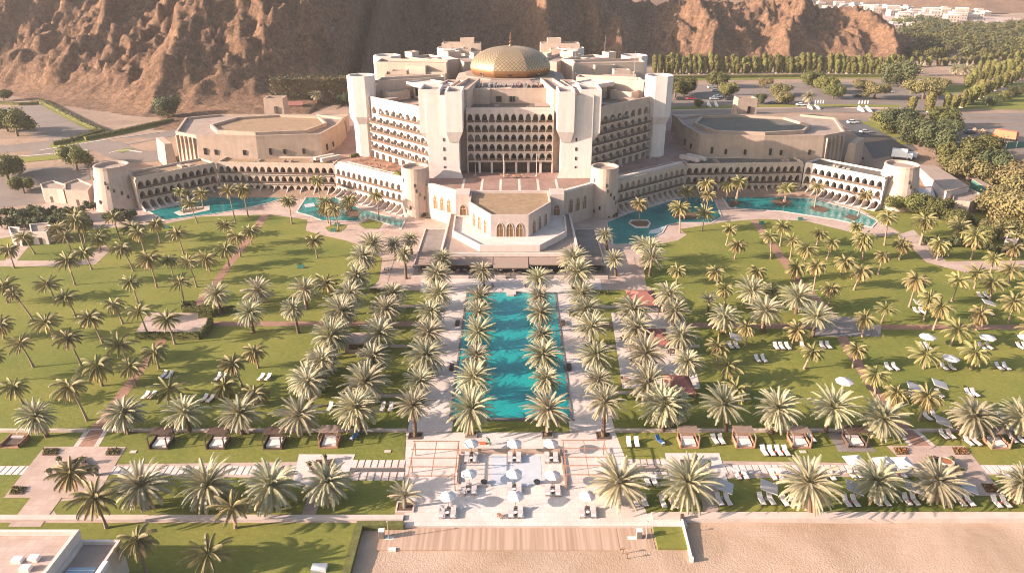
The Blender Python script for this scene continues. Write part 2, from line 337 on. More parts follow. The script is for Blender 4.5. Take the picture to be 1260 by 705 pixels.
def inset(p, th):
    n = len(p); a = sum(p[i][0] * p[(i + 1) % n][1] - p[(i + 1) % n][0] * p[i][1] for i in range(n)); sg = 1 if a > 0 else -1
    out = []
    for i in range(n):
        A, B, D = Vector(p[i - 1][:2]), Vector(p[i][:2]), Vector(p[(i + 1) % n][:2])
        e1, e2 = (B - A).normalized(), (D - B).normalized()
        n1, n2 = Vector((-e1.y, e1.x)) * sg, Vector((-e2.y, e2.x)) * sg
        m = (n1 + n2); k = th / max(0.35, (1 + n1.dot(n2)))
        out.append((B.x + m.x * k, B.y + m.y * k))
    return out
def np_mesh(name, verts, faces, mats, mi=None, parent=None, smooth=False, link=True):
    """verts (n,3), faces (m,k) arrays"""
    me = bpy.data.meshes.new(name); k = faces.shape[1]
    me.vertices.add(len(verts)); me.vertices.foreach_set("co", np.asarray(verts, np.float32).ravel())
    me.loops.add(faces.size); me.loops.foreach_set("vertex_index", faces.astype(np.int32).ravel())
    me.polygons.add(len(faces)); me.polygons.foreach_set("loop_start", np.arange(0, faces.size, k, dtype=np.int32))
    for m in mats: me.materials.append(m)
    if mi is not None: me.polygons.foreach_set("material_index", np.asarray(mi, np.int32))
    if smooth: me.polygons.foreach_set("use_smooth", np.ones(len(faces), bool))
    me.update(calc_edges=True)
    if not link: return me
    o = bpy.data.objects.new(name, me); C.objects.link(o)
    if parent is not None: hang(o, parent)
    return o

# ------------------------------------------------------------------ naming
def tag(o, label, cat, group=None):
    o['label'] = label; o['category'] = cat
    if group: o['group'] = group
    return o
def empty(name, loc=(0, 0, 0), label=None, cat=None, group=None, rz=0.0):
    o = bpy.data.objects.new(name, None); C.objects.link(o); o.location = tuple(loc) if len(loc) == 3 else (*loc, 0.0); o.rotation_euler = (0, 0, rz); o.empty_display_size = 0.5
    if label: tag(o, label, cat, group)
    return o
def struct(o): o['kind'] = 'structure'; return o
def stuff(o): o['kind'] = 'stuff'; return o
def child(name, me, parent, loc=(0, 0, 0)):
    o = bpy.data.objects.new(name, me); C.objects.link(o); o.parent = parent; o.location = loc; return o
def copy_tree(o, parent=None):
    c = o.copy(); C.objects.link(c)
    if parent is not None: c.parent = parent
    for ch in list(o.children): copy_tree(ch, c)
    return c
ORD = "first second third fourth fifth sixth seventh eighth ninth tenth eleventh twelfth thirteenth fourteenth fifteenth sixteenth seventeenth eighteenth nineteenth twentieth".split()
def nth(i): return ORD[i] if i < 20 else f"{i + 1}th"

def px(pts, z=0.0, off=(0, 0), s=1.0): return [at(off[0] + u / s, off[1] + v / s, z) for u, v in pts]

# ================================================================== LAND
# ---- one ground sheet to the horizon
def ground():
    xs = [-6000, -2500, -1200, -700] + list(range(-480, 481, 24)) + [700, 1200, 2500, 6000]
    ys = [-400, -100, 20, 60, 79.5, 79.75, 100, 140, 180, 210, 232, 244, 256, 268, 280, 310, 340, 370, 400, 470, 560, 700, 900, 1200, 2000, 3500, 7000]
    v = [(x, y, (zt(x, y) if y > 79.6 else -0.62)) for y in ys for x in xs]
    nx = len(xs)
    f = [(j * nx + i, j * nx + i + 1, (j + 1) * nx + i + 1, (j + 1) * nx + i) for j in range(len(ys) - 1) for i in range(nx - 1)]
    m = MB(); m.v = v; m.f = f; m.mi = [0] * len(f)
    o = m.build("ground", M_dirt); struct(o)
ground()

def sheet(name, pts, z, m, kind='structure'):
    b = MB(); b.poly(pts, z); o = b.build(name, m); o['kind'] = kind; return o
def drape(name, pts4, n, m, lift=0.05, ny=None):
    """four corners in the photo, laid on the terrain"""
    A, B, D, E = [att(*p) for p in pts4]; ny = ny or n; b = MB(); vs = []
    for j in range(ny + 1):
        for i in range(n + 1):
            s, t = i / n, j / ny
            p = (A * (1 - s) + B * s) * (1 - t) + (E * (1 - s) + D * s) * t
            vs.append((p.x, p.y, zt(p.x, p.y) + lift))
    b.add(vs, [(j * (n + 1) + i, j * (n + 1) + i + 1, (j + 1) * (n + 1) + i + 1, (j + 1) * (n + 1) + i) for j in range(ny) for i in range(n)])
    return struct(b.build(name, m))
def strip(name, pts, width, m, lift=0.06, step=4.0, h=0.0):
    """a road along points of the photo, laid on the terrain"""
    P = [att(*p) for p in pts]; Q = []
    for a, c in zip(P[:-1], P[1:]):
        k = max(1, int((c - a).length / step)); Q += [a.lerp(c, i / k) for i in range(k)]
    Q.append(P[-1])
    if len(pts) > 2:
        for _ in range(3): Q = [Q[0]] + [(Q[i - 1] + Q[i] * 2 + Q[i + 1]) / 4 for i in range(1, len(Q) - 1)] + [Q[-1]]
    b = MB(); vs = []
    for i, p in enumerate(Q):
        t = (Q[min(i + 1, len(Q) - 1)] - Q[max(0, i - 1)]); t.z = 0; t.normalize(); nn = Vector((-t.y, t.x, 0)) * width / 2
        for q in (p + nn, p - nn):
            vs.append((q.x, q.y, zt(q.x, q.y) + lift + h))
    b.add(vs, [(2 * i, 2 * i + 1, 2 * i + 3, 2 * i + 2) for i in range(len(Q) - 1)])
    if h:
        lo = [(x, y, z - h - 0.3) for x, y, z in vs]; o = len(b.v); b.v += lo; n = len(vs)
        for i in range(len(Q) - 1):
            b.f += [(2 * i + 2, 2 * i, o + 2 * i, o + 2 * i + 2), (2 * i + 1, 2 * i + 3, o + 2 * i + 3, o + 2 * i + 1)]; b.mi += [0, 0]
    return struct(b.build(name, m))

# ---- garden paving up to the hotel, then lawns on it
TX = at(846, 647).x; TY = at(0, 640).y
sheet("terrace_paving", [(-150, 78.3), (TX, 78.3), (TX, TY), (150, TY), (150, 231), (-150, 231)], 0.004, M_pav)
Z_L = 0.03
lawnA = px([(-60, 300), (60, 287), (130, 281), (180, 277), (204, 275.5), (245, 267), (316, 264.5), (335, 264.5), (378, 270.6), (376, 284), (402, 291), (425, 296), (452, 306), (470, 318), (466, 345), (458, 353), (556, 353), (500.5, 531), (-60, 531)])
sheet("lawn", lawnA, Z_L, M_grass)
lawnB = px([(789, 300), (812, 300), (834, 296), (845, 289), (837, 282), (893, 273), (935, 269.7), (991, 272), (1036, 283), (1064, 290.6), (1092, 290.6), (1117, 284), (1170, 270), (1320, 285), (1320, 531), (756, 531), (702, 353), (795, 353)])
sheet("lawn", lawnB, Z_L, M_grass)
for q in ([(-60, 532), (500.3, 532), (497, 566), (-60, 574)], [(756.5, 532), (1320, 532), (1320, 573), (821, 566), (760, 566)]):
    sheet("lawn", px(q), Z_L, M_grass)
for q in ([(-60, 584), (118, 584), (118, 612), (70, 613), (54, 634), (-60, 634)], [(134, 584), (498, 591), (484, 634), (70, 634), (60, 618), (118, 612)],
          [(780, 590), (1320, 583), (1320, 631), (776, 631)]):
    sheet("lawn", px(q), Z_L, M_grass)
lw = sheet("lawn", [(-150, 50), (at(447, 643).x, 50), (at(447, 643).x, at(0, 643).y), (-150, at(0, 643).y)], 0.02, M_grass)
b = MB(); p0, p1 = at(803, 647.5, -0.1), at(845, 674, -0.1)
b.box(p0.x, p1.x + 0.4, p1.y, p0.y, -1.6, -0.1); o = b.build("lawn", M_grass); struct(o)
# lawn in the shade just beyond the pool's sea end
sheet("lawn", px([(556, 516), (700, 516), (702, 532.5), (553.5, 532.5)]), 0.026, M_grass)

# ---- paths
def path(name, quad, m, z=0.045): return sheet(name, px(quad), z, m)
path("walkway", [(545.5, 350), (578, 350), (556, 531), (501, 531)], M_pavw); path("walkway", [(681, 350), (711, 350), (757, 531), (701, 531)], M_pavw)
path("walkway", [(520, 338), (738, 338), (741, 360), (517, 360)], M_pavw, 0.052)
path("terrace_paving", [(500, 532), (757, 532), (802, 647), (497.5, 647)], M_pavw, 0.048)
# the brick paths across both lawns and the cross path
path("brick_path", [(322, 264), (332.5, 264), (272, 346), (262, 346)], M_brick); path("brick_path", [(262, 346), (272, 346), (241, 384), (230, 384)], M_brick, 0.049)
path("brick_path", [(200, 411), (211, 411), (171, 466), (158, 466)], M_brick); path("brick_path", [(158, 466), (171, 466), (127, 528), (111, 528)], M_brick, 0.049)
path("white_border", [(106, 528), (134, 528), (121, 550), (90, 550)], M_kerb, 0.05); path("brick_path", [(111, 529), (128, 529), (115, 550), (96, 550)], M_brick, 0.056)
path("brick_path", [(923, 271), (933.5, 271), (987, 345), (976, 345)], M_brick); path("brick_path", [(976, 345), (987, 345), (1034, 392), (1022, 392)], M_brick, 0.049)
path("brick_path", [(1028, 413), (1041, 413), (1081, 478), (1068, 478)], M_brick); path("brick_path", [(1068, 478), (1081, 478), (1122, 529), (1105, 529)], M_brick, 0.049)
path("white_border", [(1100, 528), (1128, 528), (1152, 549), (1119, 549)], M_kerb, 0.05); path("brick_path", [(1105, 529), (1123, 529), (1146, 549), (1125, 549)], M_brick, 0.056)
path("cross_path", [(262, 395.6), (545, 395.6), (543, 401.5), (262, 401.5)], M_brick, 0.04); path("cross_path", [(715, 396), (1020, 398.5), (1010, 405), (716, 402)], M_brick, 0.04)
path("cross_path", [(1085, 399.6), (1320, 399.6), (1320, 405.5), (1085, 405.5)], M_brick, 0.04)
path("garden_court", [(182, 385), (262, 385), (245, 412), (165, 412)], M_pav, 0.052); path("garden_court", [(1003, 390), (1064, 390), (1085, 414), (1001, 414)], M_greyp, 0.052)
path("garden_court", [(1064, 400), (1085, 400), (1083, 414), (1084, 414)], M_pav, 0.05)
for q in ([(455, 353), (552, 353), (551, 357.5), (454, 357.5)], [(489, 375.5), (545, 375.5), (545, 378.5), (488, 378.5)], [(430, 424), (540, 424), (540, 427.5), (430, 427.5)], [(420, 485), (515, 485), (514, 489), (418, 489)],
          [(700, 353), (800, 353), (801, 357), (701, 357)], [(713, 376), (770, 376), (771, 379), (714, 379)], [(730, 424), (860, 424), (862, 428), (731, 428)], [(744, 481), (815, 481), (816, 485), (745, 485)]):
    path("garden_path", q, M_pav, 0.042)
path("garden_path", [(478, 316), (487, 313), (475, 354), (465, 354)], M_pav); path("garden_path", [(770, 315), (780, 315), (789, 354), (778, 354)], M_pav)
path("cafe_paving", [(752, 385), (838, 385), (862, 478), (766, 478)], M_pavw, 0.054)
path("tent_paving", [(790, 363), (812, 363), (818, 384), (795, 384)], M_greyp, 0.05); path("tent_paving", [(430, 466), (468, 466), (464, 482), (425, 482)], M_greyp, 0.05)
path("footpath", [(1105, 289), (1124, 283), (1166, 323), (1140, 323)], M_pav); path("footpath", [(1140, 323), (1166, 323), (1196, 332), (1190, 336)], M_pav, 0.049)
path("footpath", [(1150, 322), (1320, 320), (1320, 333), (1170, 331)], M_pav, 0.052)
path("footpath", [(-40, 321), (64, 321), (64, 328), (-40, 328)], M_pav); path("footpath", [(64, 321), (108, 319), (118, 325), (64, 328)], M_pav, 0.0455); path("footpath", [(112, 312), (128, 300), (136, 308), (118, 325), (108, 319)], M_pav, 0.046); path("footpath", [(22, 303), (36, 303), (20, 322), (4, 322)], M_pav, 0.049)
# ---- pink courts near the sea, the slab walk, the thin kerb between
path("pink_court", [(55, 549.6), (155.5, 549.6), (117.5, 612.5), (4.5, 612.5)], M_pav, 0.062); path("pink_court", [(1090.5, 548.5), (1187, 548.5), (1236, 610), (1152, 610)], M_pav, 0.062)
path("pink_court", [(368, 559), (437, 559), (424, 597.5), (359, 597.5)], M_pavw, 0.062); path("pink_court", [(818, 557.5), (885, 557.5), (897, 598), (826, 598)], M_pavw, 0.062)
path("garden_path", [(38, 612), (76, 612), (50, 648), (10, 648)], M_pav, 0.058); path("garden_path", [(384, 597), (402, 597), (388, 634), (371, 634)], M_pav, 0.058); path("garden_path", [(862, 598), (884, 598), (884, 632), (865, 632)], M_pav, 0.058)
def slabs(u0, u1, v0, v1):
    """a walk of pale slabs with grass showing in the gaps"""
    a, c = at(u0, (v0 + v1) / 2), at(u1, (v0 + v1) / 2); y0, y1 = at(u0, v1).y, at(u0, v0).y
    b = MB(); n = int((c.x - a.x) / 0.98)
    for i in range(n):
        x = a.x + (c.x - a.x) * i / n
        b.box(x, x + 0.80, y0, y1, 0.0, 0.055 + 0.004 * (i % 3))
    struct(b.build("slab_walk", M_pavw))
for q in ((-70, 36, 573.6, 584), (133, 372, 573.6, 584), (887, 1132, 572, 582.5), (1208, 1330, 572.5, 582.5)): slabs(*q)
for u0, u1, v0, v1 in ((433, 500, 566, 575), (435, 499, 581, 591), (757, 822, 565, 573.5), (780, 824, 580.5, 589)): slabs(u0, u1, v0, v1)
for u0, u1 in ((428, 501), (758, 824)):
    p, q = at(u0, 580.5), at(u1, 575.8); struct((lambda b: (b.box(p.x, q.x, p.y, q.y, 0.0, 0.03), b.build("water_channel", M_asphd))[1])(MB()))
def kerb(name, u0, u1, v0, v1, h, m=M_kerb, label=None):
    p, q = at(u0, v1), at(u1, v0); b = MB(); b.box(p.x, q.x, p.y, q.y, -0.05, h); o = b.build(name, m)
    if label: tag(o, label, 'kerb')
    else: struct(o)
    return o
for u0, u1 in ((-60, 108), (131, 501), (756, 1100), (1130, 1330)): kerb("garden_kerb", u0, u1, 529, 530.8, 0.35)
# ---- sea wall, hedge bank, boardwalk, sand
def wallbox(name, x0, x1, y0, y1, z0, z1, m): b = MB(); b.box(x0, x1, y0, y1, z0, z1); return b.build(name, m)
ys0, ys1 = at(0, 641).y, at(0, 635).y
tag(wallbox("sea_wall", -150, at(496, 640).x, ys0, ys1, -0.2, 0.32, M_kerb), "long low stained stone wall between the palms and the villa's lawn", "wall")
tag(wallbox("sea_wall", at(803, 640).x, 150, at(0, 640).y, at(0, 631.5).y, -1.6, 0.30, M_kerb), "broad pale stone sea wall above the open sand, behind the lounger lawn", "wall")
sy = at(0, 647.2).y
wallbox("terrace_step", at(497.6, 647).x, at(846, 647).x, sy, sy + 2.4, -1.6, 0.06, M_pavw)['kind'] = 'structure'
zb = -0.28
pA, pB = at(470, 648.5, zb), at(805, 676, zb)
b = MB(); b.box(pA.x, at(760, 660, zb).x, pB.y, sy - 0.02, -1.6, zb); struct(b.build("boardwalk", M_deck))
b = MB(); b.box(at(760, 660, zb).x + 0.02, at(803, 660, zb).x, pB.y + 0.2, sy - 0.02, -1.6, zb - 0.02); struct(b.build("boardwalk_end", M_deck))
def sand():
    nx, ny = 240, 90; X = np.linspace(-28, 120, nx); Y = np.concatenate([np.linspace(20, 60, 20)[:-1], np.linspace(60, at(0, 640).y + 0.5, ny)])
    gx, gy = np.meshgrid(X, Y); z = -0.42 + 0.05 * np.sin(gx * 0.31 + gy * 0.2) + 0.05 * np.sin(gx * 0.13 - gy * 0.5) + rng.normal(0, 0.012, gx.shape)
    v = np.stack([gx, gy, z], -1).reshape(-1, 3); n, m_ = gx.shape[1], gx.shape[0]
    i = np.arange((m_ - 1) * n).reshape(m_ - 1, n)[:, :-1].ravel()
    f = np.stack([i, i + 1, i + n + 1, i + n], 1)
    struct(np_mesh("sand_beach", v, f, [M_sand], smooth=True))
sand()
b = MB(); p = at(440, 648.5); q = at(455, 705); b.box(p.x - 0.2, at(497, 648).x - 0.02, sy - 0.4, sy + 0.5, -1.4, 0.5)
b.box(p.x - 0.3, p.x + 0.75, 50, sy - 0.42, -1.4, 0.45)
HB = b
# ---- the long pool and its basins
pz = -0.05
b = MB(); YP0, YP1 = at(0, 516).y, at(0, 360).y; xl, xr = -10.3, 9.9
b.box(xl + 0.02, xr - 0.02, YP0 + 0.3, YP1 - 0.3, -1.5, 0.075, bot=False); struct(b.build("pool_water", M_water))
b = MB(); b.ring([(xl - 0.35, YP0), (xr + 0.35, YP0), (xr + 0.35, YP1), (xl - 0.35, YP1)], 0.33, -0.1, 0.16); struct(b.build("pool_edge", M_greyp))
b = MB(); b.box(-10.9, 10.5, YP0 - 0.5, YP0 - 0.01, 0, 0.10); struct(b.build("pool_overflow", M_asphd))
b = MB(); b.box(-1.3, 0.9, YP1 - 2.0, YP1 + 0.4, 0.0, 0.55); b.box(-0.9, 0.5, YP1 - 2.3, YP1 - 2.0, 0.0, 0.5, 0); struct(b.build("pool_spout", M_kerb))
p = at(604, 598); q = at(665, 561); b = MB(); b.box(p.x, q.x, p.y, q.y, 0.0, 0.065); struct(b.build("shallow_basin", M_shallow))
LAG = {
 'pool_water': [
  [(183.5, 260), (203, 271), (245, 265.5), (262, 263.5), (300, 257), (330, 250), (362, 240), (358, 236.5), (320, 238), (300, 239.5), (262, 242), (230, 251)],
  [(366, 261), (380, 239), (404, 239), (421, 248), (445, 257.5), (469, 265), (498, 271), (493, 281), (474, 274.4), (454, 268.4), (441, 272.5), (397, 271.5), (384, 266)],
  [(887, 240), (910, 241), (1000, 245), (1055, 260), (1079, 272), (1072, 279.5), (1030, 270.5), (962, 260), (898, 256)],
  [(747, 274), (793, 255), (831, 243.5), (843, 242), (877, 243), (887, 267), (875, 274), (836, 274), (819, 277.5), (814, 286.5), (788, 300), (755, 301)]]}
for q in LAG['pool_water']:
    P = [(p.x, p.y) for p in px(q)]
    sheet("pool_water", P, 0.075, M_water2)
    b = MB(); b.ring([(x, y) for x, y in inset(P, -0.45)], 0.45, 0.0, 0.13); struct(b.build("pool_edge", M_kerb))
# islands and pale ledges in the lagoons
for q, m, z in (([(402, 253), (412, 249), (420, 253), (416, 259), (405, 259)], M_soil, 0.16), ([(425, 262), (432, 258), (444, 262), (440, 268), (428, 268)], M_soil, 0.16), ([(214, 262), (232, 256), (258, 254), (258, 259), (240, 263), (222, 266)], M_kerb, 0.14), ([(221, 260), (235, 257.5), (250, 256), (250, 258.5), (236, 261), (226, 263)], M_soil, 0.2),
  ([(773, 275), (776, 271), (797, 271), (801, 275), (798, 281), (782, 281)], M_kerb, 0.14), ([(775, 275), (778, 272.5), (796, 272.5), (799, 275), (796, 279), (783, 279)], M_soil, 0.2), ([(825, 264), (838, 259), (855, 263), (862, 266), (850, 270), (830, 269)], M_soil, 0.16), ([(800, 284), (818, 279), (812, 287), (798, 288)], M_shallow, 0.11),
  ([(894, 250), (902, 247), (912, 249), (908, 254), (898, 254)], M_soil, 0.16), ([(948, 248), (958, 245), (975, 248), (970, 253), (955, 253)], M_soil, 0.16), ([(995, 255), (1005, 253), (1022, 258), (1014, 262), (1002, 260)], M_soil, 0.16), ([(1038, 267), (1046, 264), (1058, 268), (1050, 272)], M_soil, 0.16),
  ([(374, 252), (386, 250), (388, 254), (376, 256)], M_shallow, 0.11)):
    P = [(p.x, p.y) for p in px(q)]; b = MB(); b.prism(P, 0.0, z); struct(b.build("pool_island", m))
sheet("lawn", px([(400, 280), (412, 276), (427, 277), (425, 281), (418, 286), (404, 285)]), 0.04, M_grass); sheet("lawn", px([(441, 276), (455, 270), (472, 274), (466, 282), (448, 281)]), 0.04, M_grass)

# ---- the villa's side: nothing but lawn; the far roads and car parks
for name, P, m in (
  ("car_park", [(-40, 136), (52, 129), (118, 163), (60, 176)], M_asph), ("road", [(-60, 187), (70, 172), (75, 181), (-60, 196)], M_asph),
  ("car_park", [(-60, 213), (108, 203), (112, 222), (-60, 238)], M_asph), ("car_park", [(-60, 240), (60, 226), (55, 250), (-60, 262)], M_asph)):
    drape(name, P, 10, m, 0.05)
strip("road", [(40, 190), (90, 183), (140, 176), (200, 168), (240, 157)], 9.5, M_asph, 0.09); strip("road", [(-40, 178), (30, 172), (60, 180), (95, 182)], 10, M_asph, 0.07)
strip("road", [(130, 178), (150, 190), (175, 196), (205, 190)], 10, M_asph, 0.08)
strip("grass_verge", [(-40, 202), (60, 195), (108, 189)], 4.5, M_grass, 0.12); strip("grass_verge", [(62, 180), (120, 171), (180, 158), (215, 148)], 4.5, M_grass, 0.12)
strip("grass_verge", [(52, 128), (85, 146), (118, 162)], 2.5, M_grass, 0.12)
drape("grass_verge", [(142, 186), (152, 183.5), (165, 183.5), (150, 189)], 4, M_grass, 0.16)
for q in ([(48, 186), (90, 178.5), (140, 171.5), (198, 163)], [(-40, 198), (60, 190.5), (108, 185)], [(134, 189), (141, 182), (160, 182), (175, 188)]): strip("kerb", q, 0.5, M_kerb, 0.05, h=0.14)
drape("car_park", [(822, 105), (1150, 100), (1160, 131), (824, 133)], 14, M_asph, 0.05)
strip("road", [(815, 141), (900, 138), (1000, 136), (1110, 138), (1180, 143), (1300, 141)], 9, M_asph, 0.09); strip("road", [(1060, 149), (1160, 150), (1300, 148)], 12, M_asph, 0.07)
strip("road", [(1110, 137), (1160, 122), (1210, 112), (1300, 106)], 9, M_asph, 0.08)
strip("kerb", [(815, 136.8), (900, 134.2), (1000, 132.5), (1110, 134)], 0.6, M_kerb, 0.05, h=0.2)
strip("grass_verge", [(815, 134), (900, 131.5), (1000, 130), (1110, 131)], 6, M_grass, 0.06); strip("grass_verge", [(822, 99), (1000, 96), (1150, 96)], 8, M_grass, 0.10)
drape("car_park", [(1030, 148), (1062, 148), (1130, 185), (1075, 196)], 8, M_asphd, 0.06); drape("car_park", [(1160, 160), (1300, 150), (1300, 190), (1168, 190)], 8, M_asph, 0.06)  # first yard's darker asphalt carries the building shadow in its colour
strip("grass_verge", [(1066, 150), (1095, 163), (1118, 178)], 6, M_grass, 0.10); drape("lawn", [(1110, 108), (1300, 100), (1300, 136), (1150, 134)], 10, M_grass, 0.04)
drape("lawn", [(1050, 252), (1300, 250), (1300, 300), (1110, 288)], 6, M_grass, 0.028)
drape("footpath", [(1075, 250), (1120, 244), (1155, 252), (1100, 262)], 4, M_pav, 0.045)

# ---- rock: ridged noise on a height field
def vnoise(x, y, seed):
    r = np.random.default_rng(seed); g = r.uniform(0, 2 * pi, (256, 256)); gx, gy = np.cos(g), np.sin(g)
    xi, yi = np.floor(x).astype(int), np.floor(y).astype(int); xf, yf = x - xi, y - yi
    u = xf * xf * xf * (xf * (xf * 6 - 15) + 10); v_ = yf * yf * yf * (yf * (yf * 6 - 15) + 10)
    def dt(a, c): return gx[(yi + c) & 255, (xi + a) & 255] * (xf - a) + gy[(yi + c) & 255, (xi + a) & 255] * (yf - c)
    return (dt(0, 0) * (1 - u) + dt(1, 0) * u) * (1 - v_) + (dt(0, 1) * (1 - u) + dt(1, 1) * u) * v_
def ridged(x, y, seed, oct=5, gain=0.55):
    s, a, w_ = 0, 1.0, 1.0
    for k in range(oct):
        n_ = (1 - np.abs(vnoise(x * 2 ** k + 17 * k, y * 2 ** k + 5 * k, seed + k) * 1.6)) ** 2 * w_
        s = s + n_ * a; w_ = np.clip(n_ * 1.6, 0, 1); a *= gain
    return s / 1.8
def fbm(x, y, seed, oct=4):
    return sum(vnoise(x * 2 ** k, y * 2 ** k, seed + k) * 0.5 ** k for k in range(oct))
FOOT = [(-400, 84), (-120, 92), (0, 110), (60, 124), (110, 130), (180, 139), (230, 139), (300, 133), (350, 128), (400, 124), (435, 117), (458, 95), (485, 80), (520, 74), (580, 72), (630, 76), (680, 90), (722, 78), (765, 83), (800, 77), (860, 78), (950, 77), (1050, 77), (1105, 75), (1130, 70), (1180, 60)]
fx = np.array([at(u, v, 10).x for u, v in FOOT]); fy = np.array([at(u, v, 10).y for u, v in FOOT])
fo = np.argsort(fx); fx, fy = fx[fo], fy[fo]
def rocky(gx, gy):
    foot = np.interp(gx, fx, fy)
    cap = np.interp(gx, [-500, -180, -110, -40, 0, 60, 100, 130, 165, 210, 250, 280, 298, 315], [100, 100, 78, 66, 62, 54, 48, 42, 39, 36, 31, 18, 8, 1])
    wob = fbm(gx / 60, gy / 60, 31) * 16
    gxx = gx + (gy - 400) * np.interp(gx, [-230, -150, -60, 60], [-0.55, -0.1, 0.42, 0.0])      # the spurs run aslant
    sp = ridged(gxx / 66 + fbm(gx / 70, gy / 70, 77) * 0.35, gy / 260, 3, 6, 0.56)
    run = np.maximum(0, gy - foot + wob * 0.4 + (sp - 0.55) * 14)
    run = run * run / (run + np.interp(gx, [-120, -40, 60], [26, 14, 5]))
    h = cap * (1 - np.exp(-run * np.interp(gx, [-100, 80], [0.92, 1.15]) / np.maximum(cap, 1)))
    fine = ridged(gx / 17, gy / 17, 51, 5, 0.62) - 0.5
    env = np.clip(h / 16, 0, 1)
    wx = gxx + fbm(gx / 30, gy / 30, 140, 3) * 9
    g1 = ridged(wx / 27, gy / 60, 60, 3, 0.5) - 0.5; g2 = ridged(wx / 11 + 3, gy / 20, 61, 3, 0.55) - 0.5; g3 = np.abs(vnoise(wx / 5.5, gy / 7, 62)) + 0.7 * ridged(gx / 3.6, gy / 3.9, 63, 2)
    h = h * (np.interp(gx, [-90, -50, 60, 120], [0.60, 0.45, 0.5, 0.66]) + np.interp(gx, [-90, -50, 60, 120], [0.68, 0.95, 0.85, 0.55]) * sp) + env * (g1 * 7.0 + g2 * 5.0 + g3 * 3.0 + fine * 2.6 + fbm(gx / 4.5, gy / 4.5, 90, 3) * 1.6 + rng.normal(0, 0.5, gx.shape)) + np.clip(h / 2, 0, 1) * rng.normal(0, 0.10, gx.shape)
    apron = np.clip((50 - np.abs(gx + 105)) / 40, 0, 1) * np.clip((gy - foot + 45) / 45, 0, 1) * 3.5
    apron = apron + np.clip((gy - foot + 12) / 14, 0, 1) * 0.6
    back = np.clip((gy - np.interp(gx, [-500, 60, 100, 300], [2000, 2000, 640, 610])) / 70, 0, 1)
    h = h * (1 - back)
    return np.maximum(h, 0) + apron + fbm(gx / 5, gy / 5, 12, 3) * 0.5 * np.clip(apron, 0, 1)
def mountain():
    X = np.arange(-430, 330, 1.35); Y = np.concatenate([np.arange(266, 690, 1.5), np.arange(690, 800, 5.0)])
    gx, gy = np.meshgrid(X, Y); h = rocky(gx, gy)
    z = np.vectorize(zt)(gx[:, :1], gy[:, :1]) + h - 0.25
    v = np.stack([gx, gy, z], -1).reshape(-1, 3); n, m_ = len(X), len(Y)
    i = (np.arange(m_ - 1)[:, None] * n + np.arange(n - 1)[None, :]).ravel()
    f = np.stack([i, i + 1, i + n + 1, i + n], 1)
    keep = (h.ravel()[f].max(1) > 0.28)
    struct(np_mesh("mountain", v, f[keep], [M_rock], smooth=False))
mountain()
def far_hills():
    X = np.arange(-200, 2600, 16.0); Y = np.arange(1050, 3300, 16.0); gx, gy = np.meshgrid(X, Y)
    up = np.clip((gy - 1130 - fbm(gx / 300, gy / 300, 5) * 240) / 350, 0, 1)
    h = up * (55 * ridged(gx / 380, gy / 380, 8, 6) + 10) + fbm(gx / 40, gy / 40, 9) * 2.0 * up - 1.5 + 10
    v = np.stack([gx, gy, h], -1).reshape(-1, 3); n, m_ = len(X), len(Y)
    i = (np.arange(m_ - 1)[:, None] * n + np.arange(n - 1)[None, :]).ravel()
    struct(np_mesh("far_hills", v, np.stack([i, i + 1, i + n + 1, i + n], 1), [M_rock], smooth=False))
far_hills()

# ================================================================== THE HOTEL
def arch_pts(w_, hs, ht, n=8, pointed=0.25):
    """an arch from (-w/2,hs) over to (w/2,hs), a little pointed"""
    out = []
    for i in range(n + 1):
        t = -1 + 2 * i / n; h = (1 - abs(t) ** 2.0) ** 0.5
        h = h * (1 - pointed) + (1 - abs(t)) * pointed
        out.append((t * w_ / 2, hs + (ht - hs) * h))
    return out
_pane = {}
def pane_mesh(w_, hs, ht, m, frame=None, sill=0.0):
    key = (w_, hs, ht, m.name, frame.name if frame else '')
    if key in _pane: return _pane[key]
    b = MB(); A = arch_pts(w_, hs, ht)
    b.add([(x, 0, z) for x, z in A] + [(w_ / 2, 0, sill), (-w_ / 2, 0, sill)], [tuple(range(len(A) + 2))[::-1]], 0)
    if frame:
        f = 0.14; o = arch_pts(w_ + 2 * f, hs, ht + f); n = len(A); y = -0.10
        inn = [(-w_ / 2, sill)] + A + [(w_ / 2, sill)]; out = [(-w_ / 2 - f, sill)] + o + [(w_ / 2 + f, sill)]
        for i in range(len(inn) - 1):
            a, c, d_, e = out[i], out[i + 1], inn[i + 1], inn[i]
            b.quad((a[0], y, a[1]), (c[0], y, c[1]), (d_[0], y, d_[1]), (e[0], y, e[1]), 1)
            b.quad((e[0], y, e[1]), (d_[0], y, d_[1]), (d_[0], 0, d_[1]), (e[0], 0, e[1]), 1)
            b.quad((a[0], y, a[1]), (a[0], 0, a[1]), (c[0], 0, c[1]), (c[0], y, c[1]), 1)
        b.box(-0.035, 0.035, -0.05, 0.0, sill, ht - 0.1, 1); b.box(-w_ / 2, w_ / 2, -0.05, 0.0, hs - 0.03, hs + 0.04, 1)
    me = bpy.data.meshes.new("window"); me.from_pydata(b.v, [], b.f); me.materials.append(m); me.materials.append(frame or m)
    me.polygons.foreach_set("material_index", b.mi); me.update(); _pane[key] = me
    return me
def put(name, me, parent, x, y, z, a):
    o = bpy.data.objects.new(name, me); C.objects.link(o); o.location = (x, y, z); o.rotation_euler = (0, 0, a); hang(o, parent); return o
def glazed(w_, hs, ht, rr=random.Random(77)): return pane_mesh(w_, hs, ht, M_curt if rr.random() < 0.16 else M_glass)
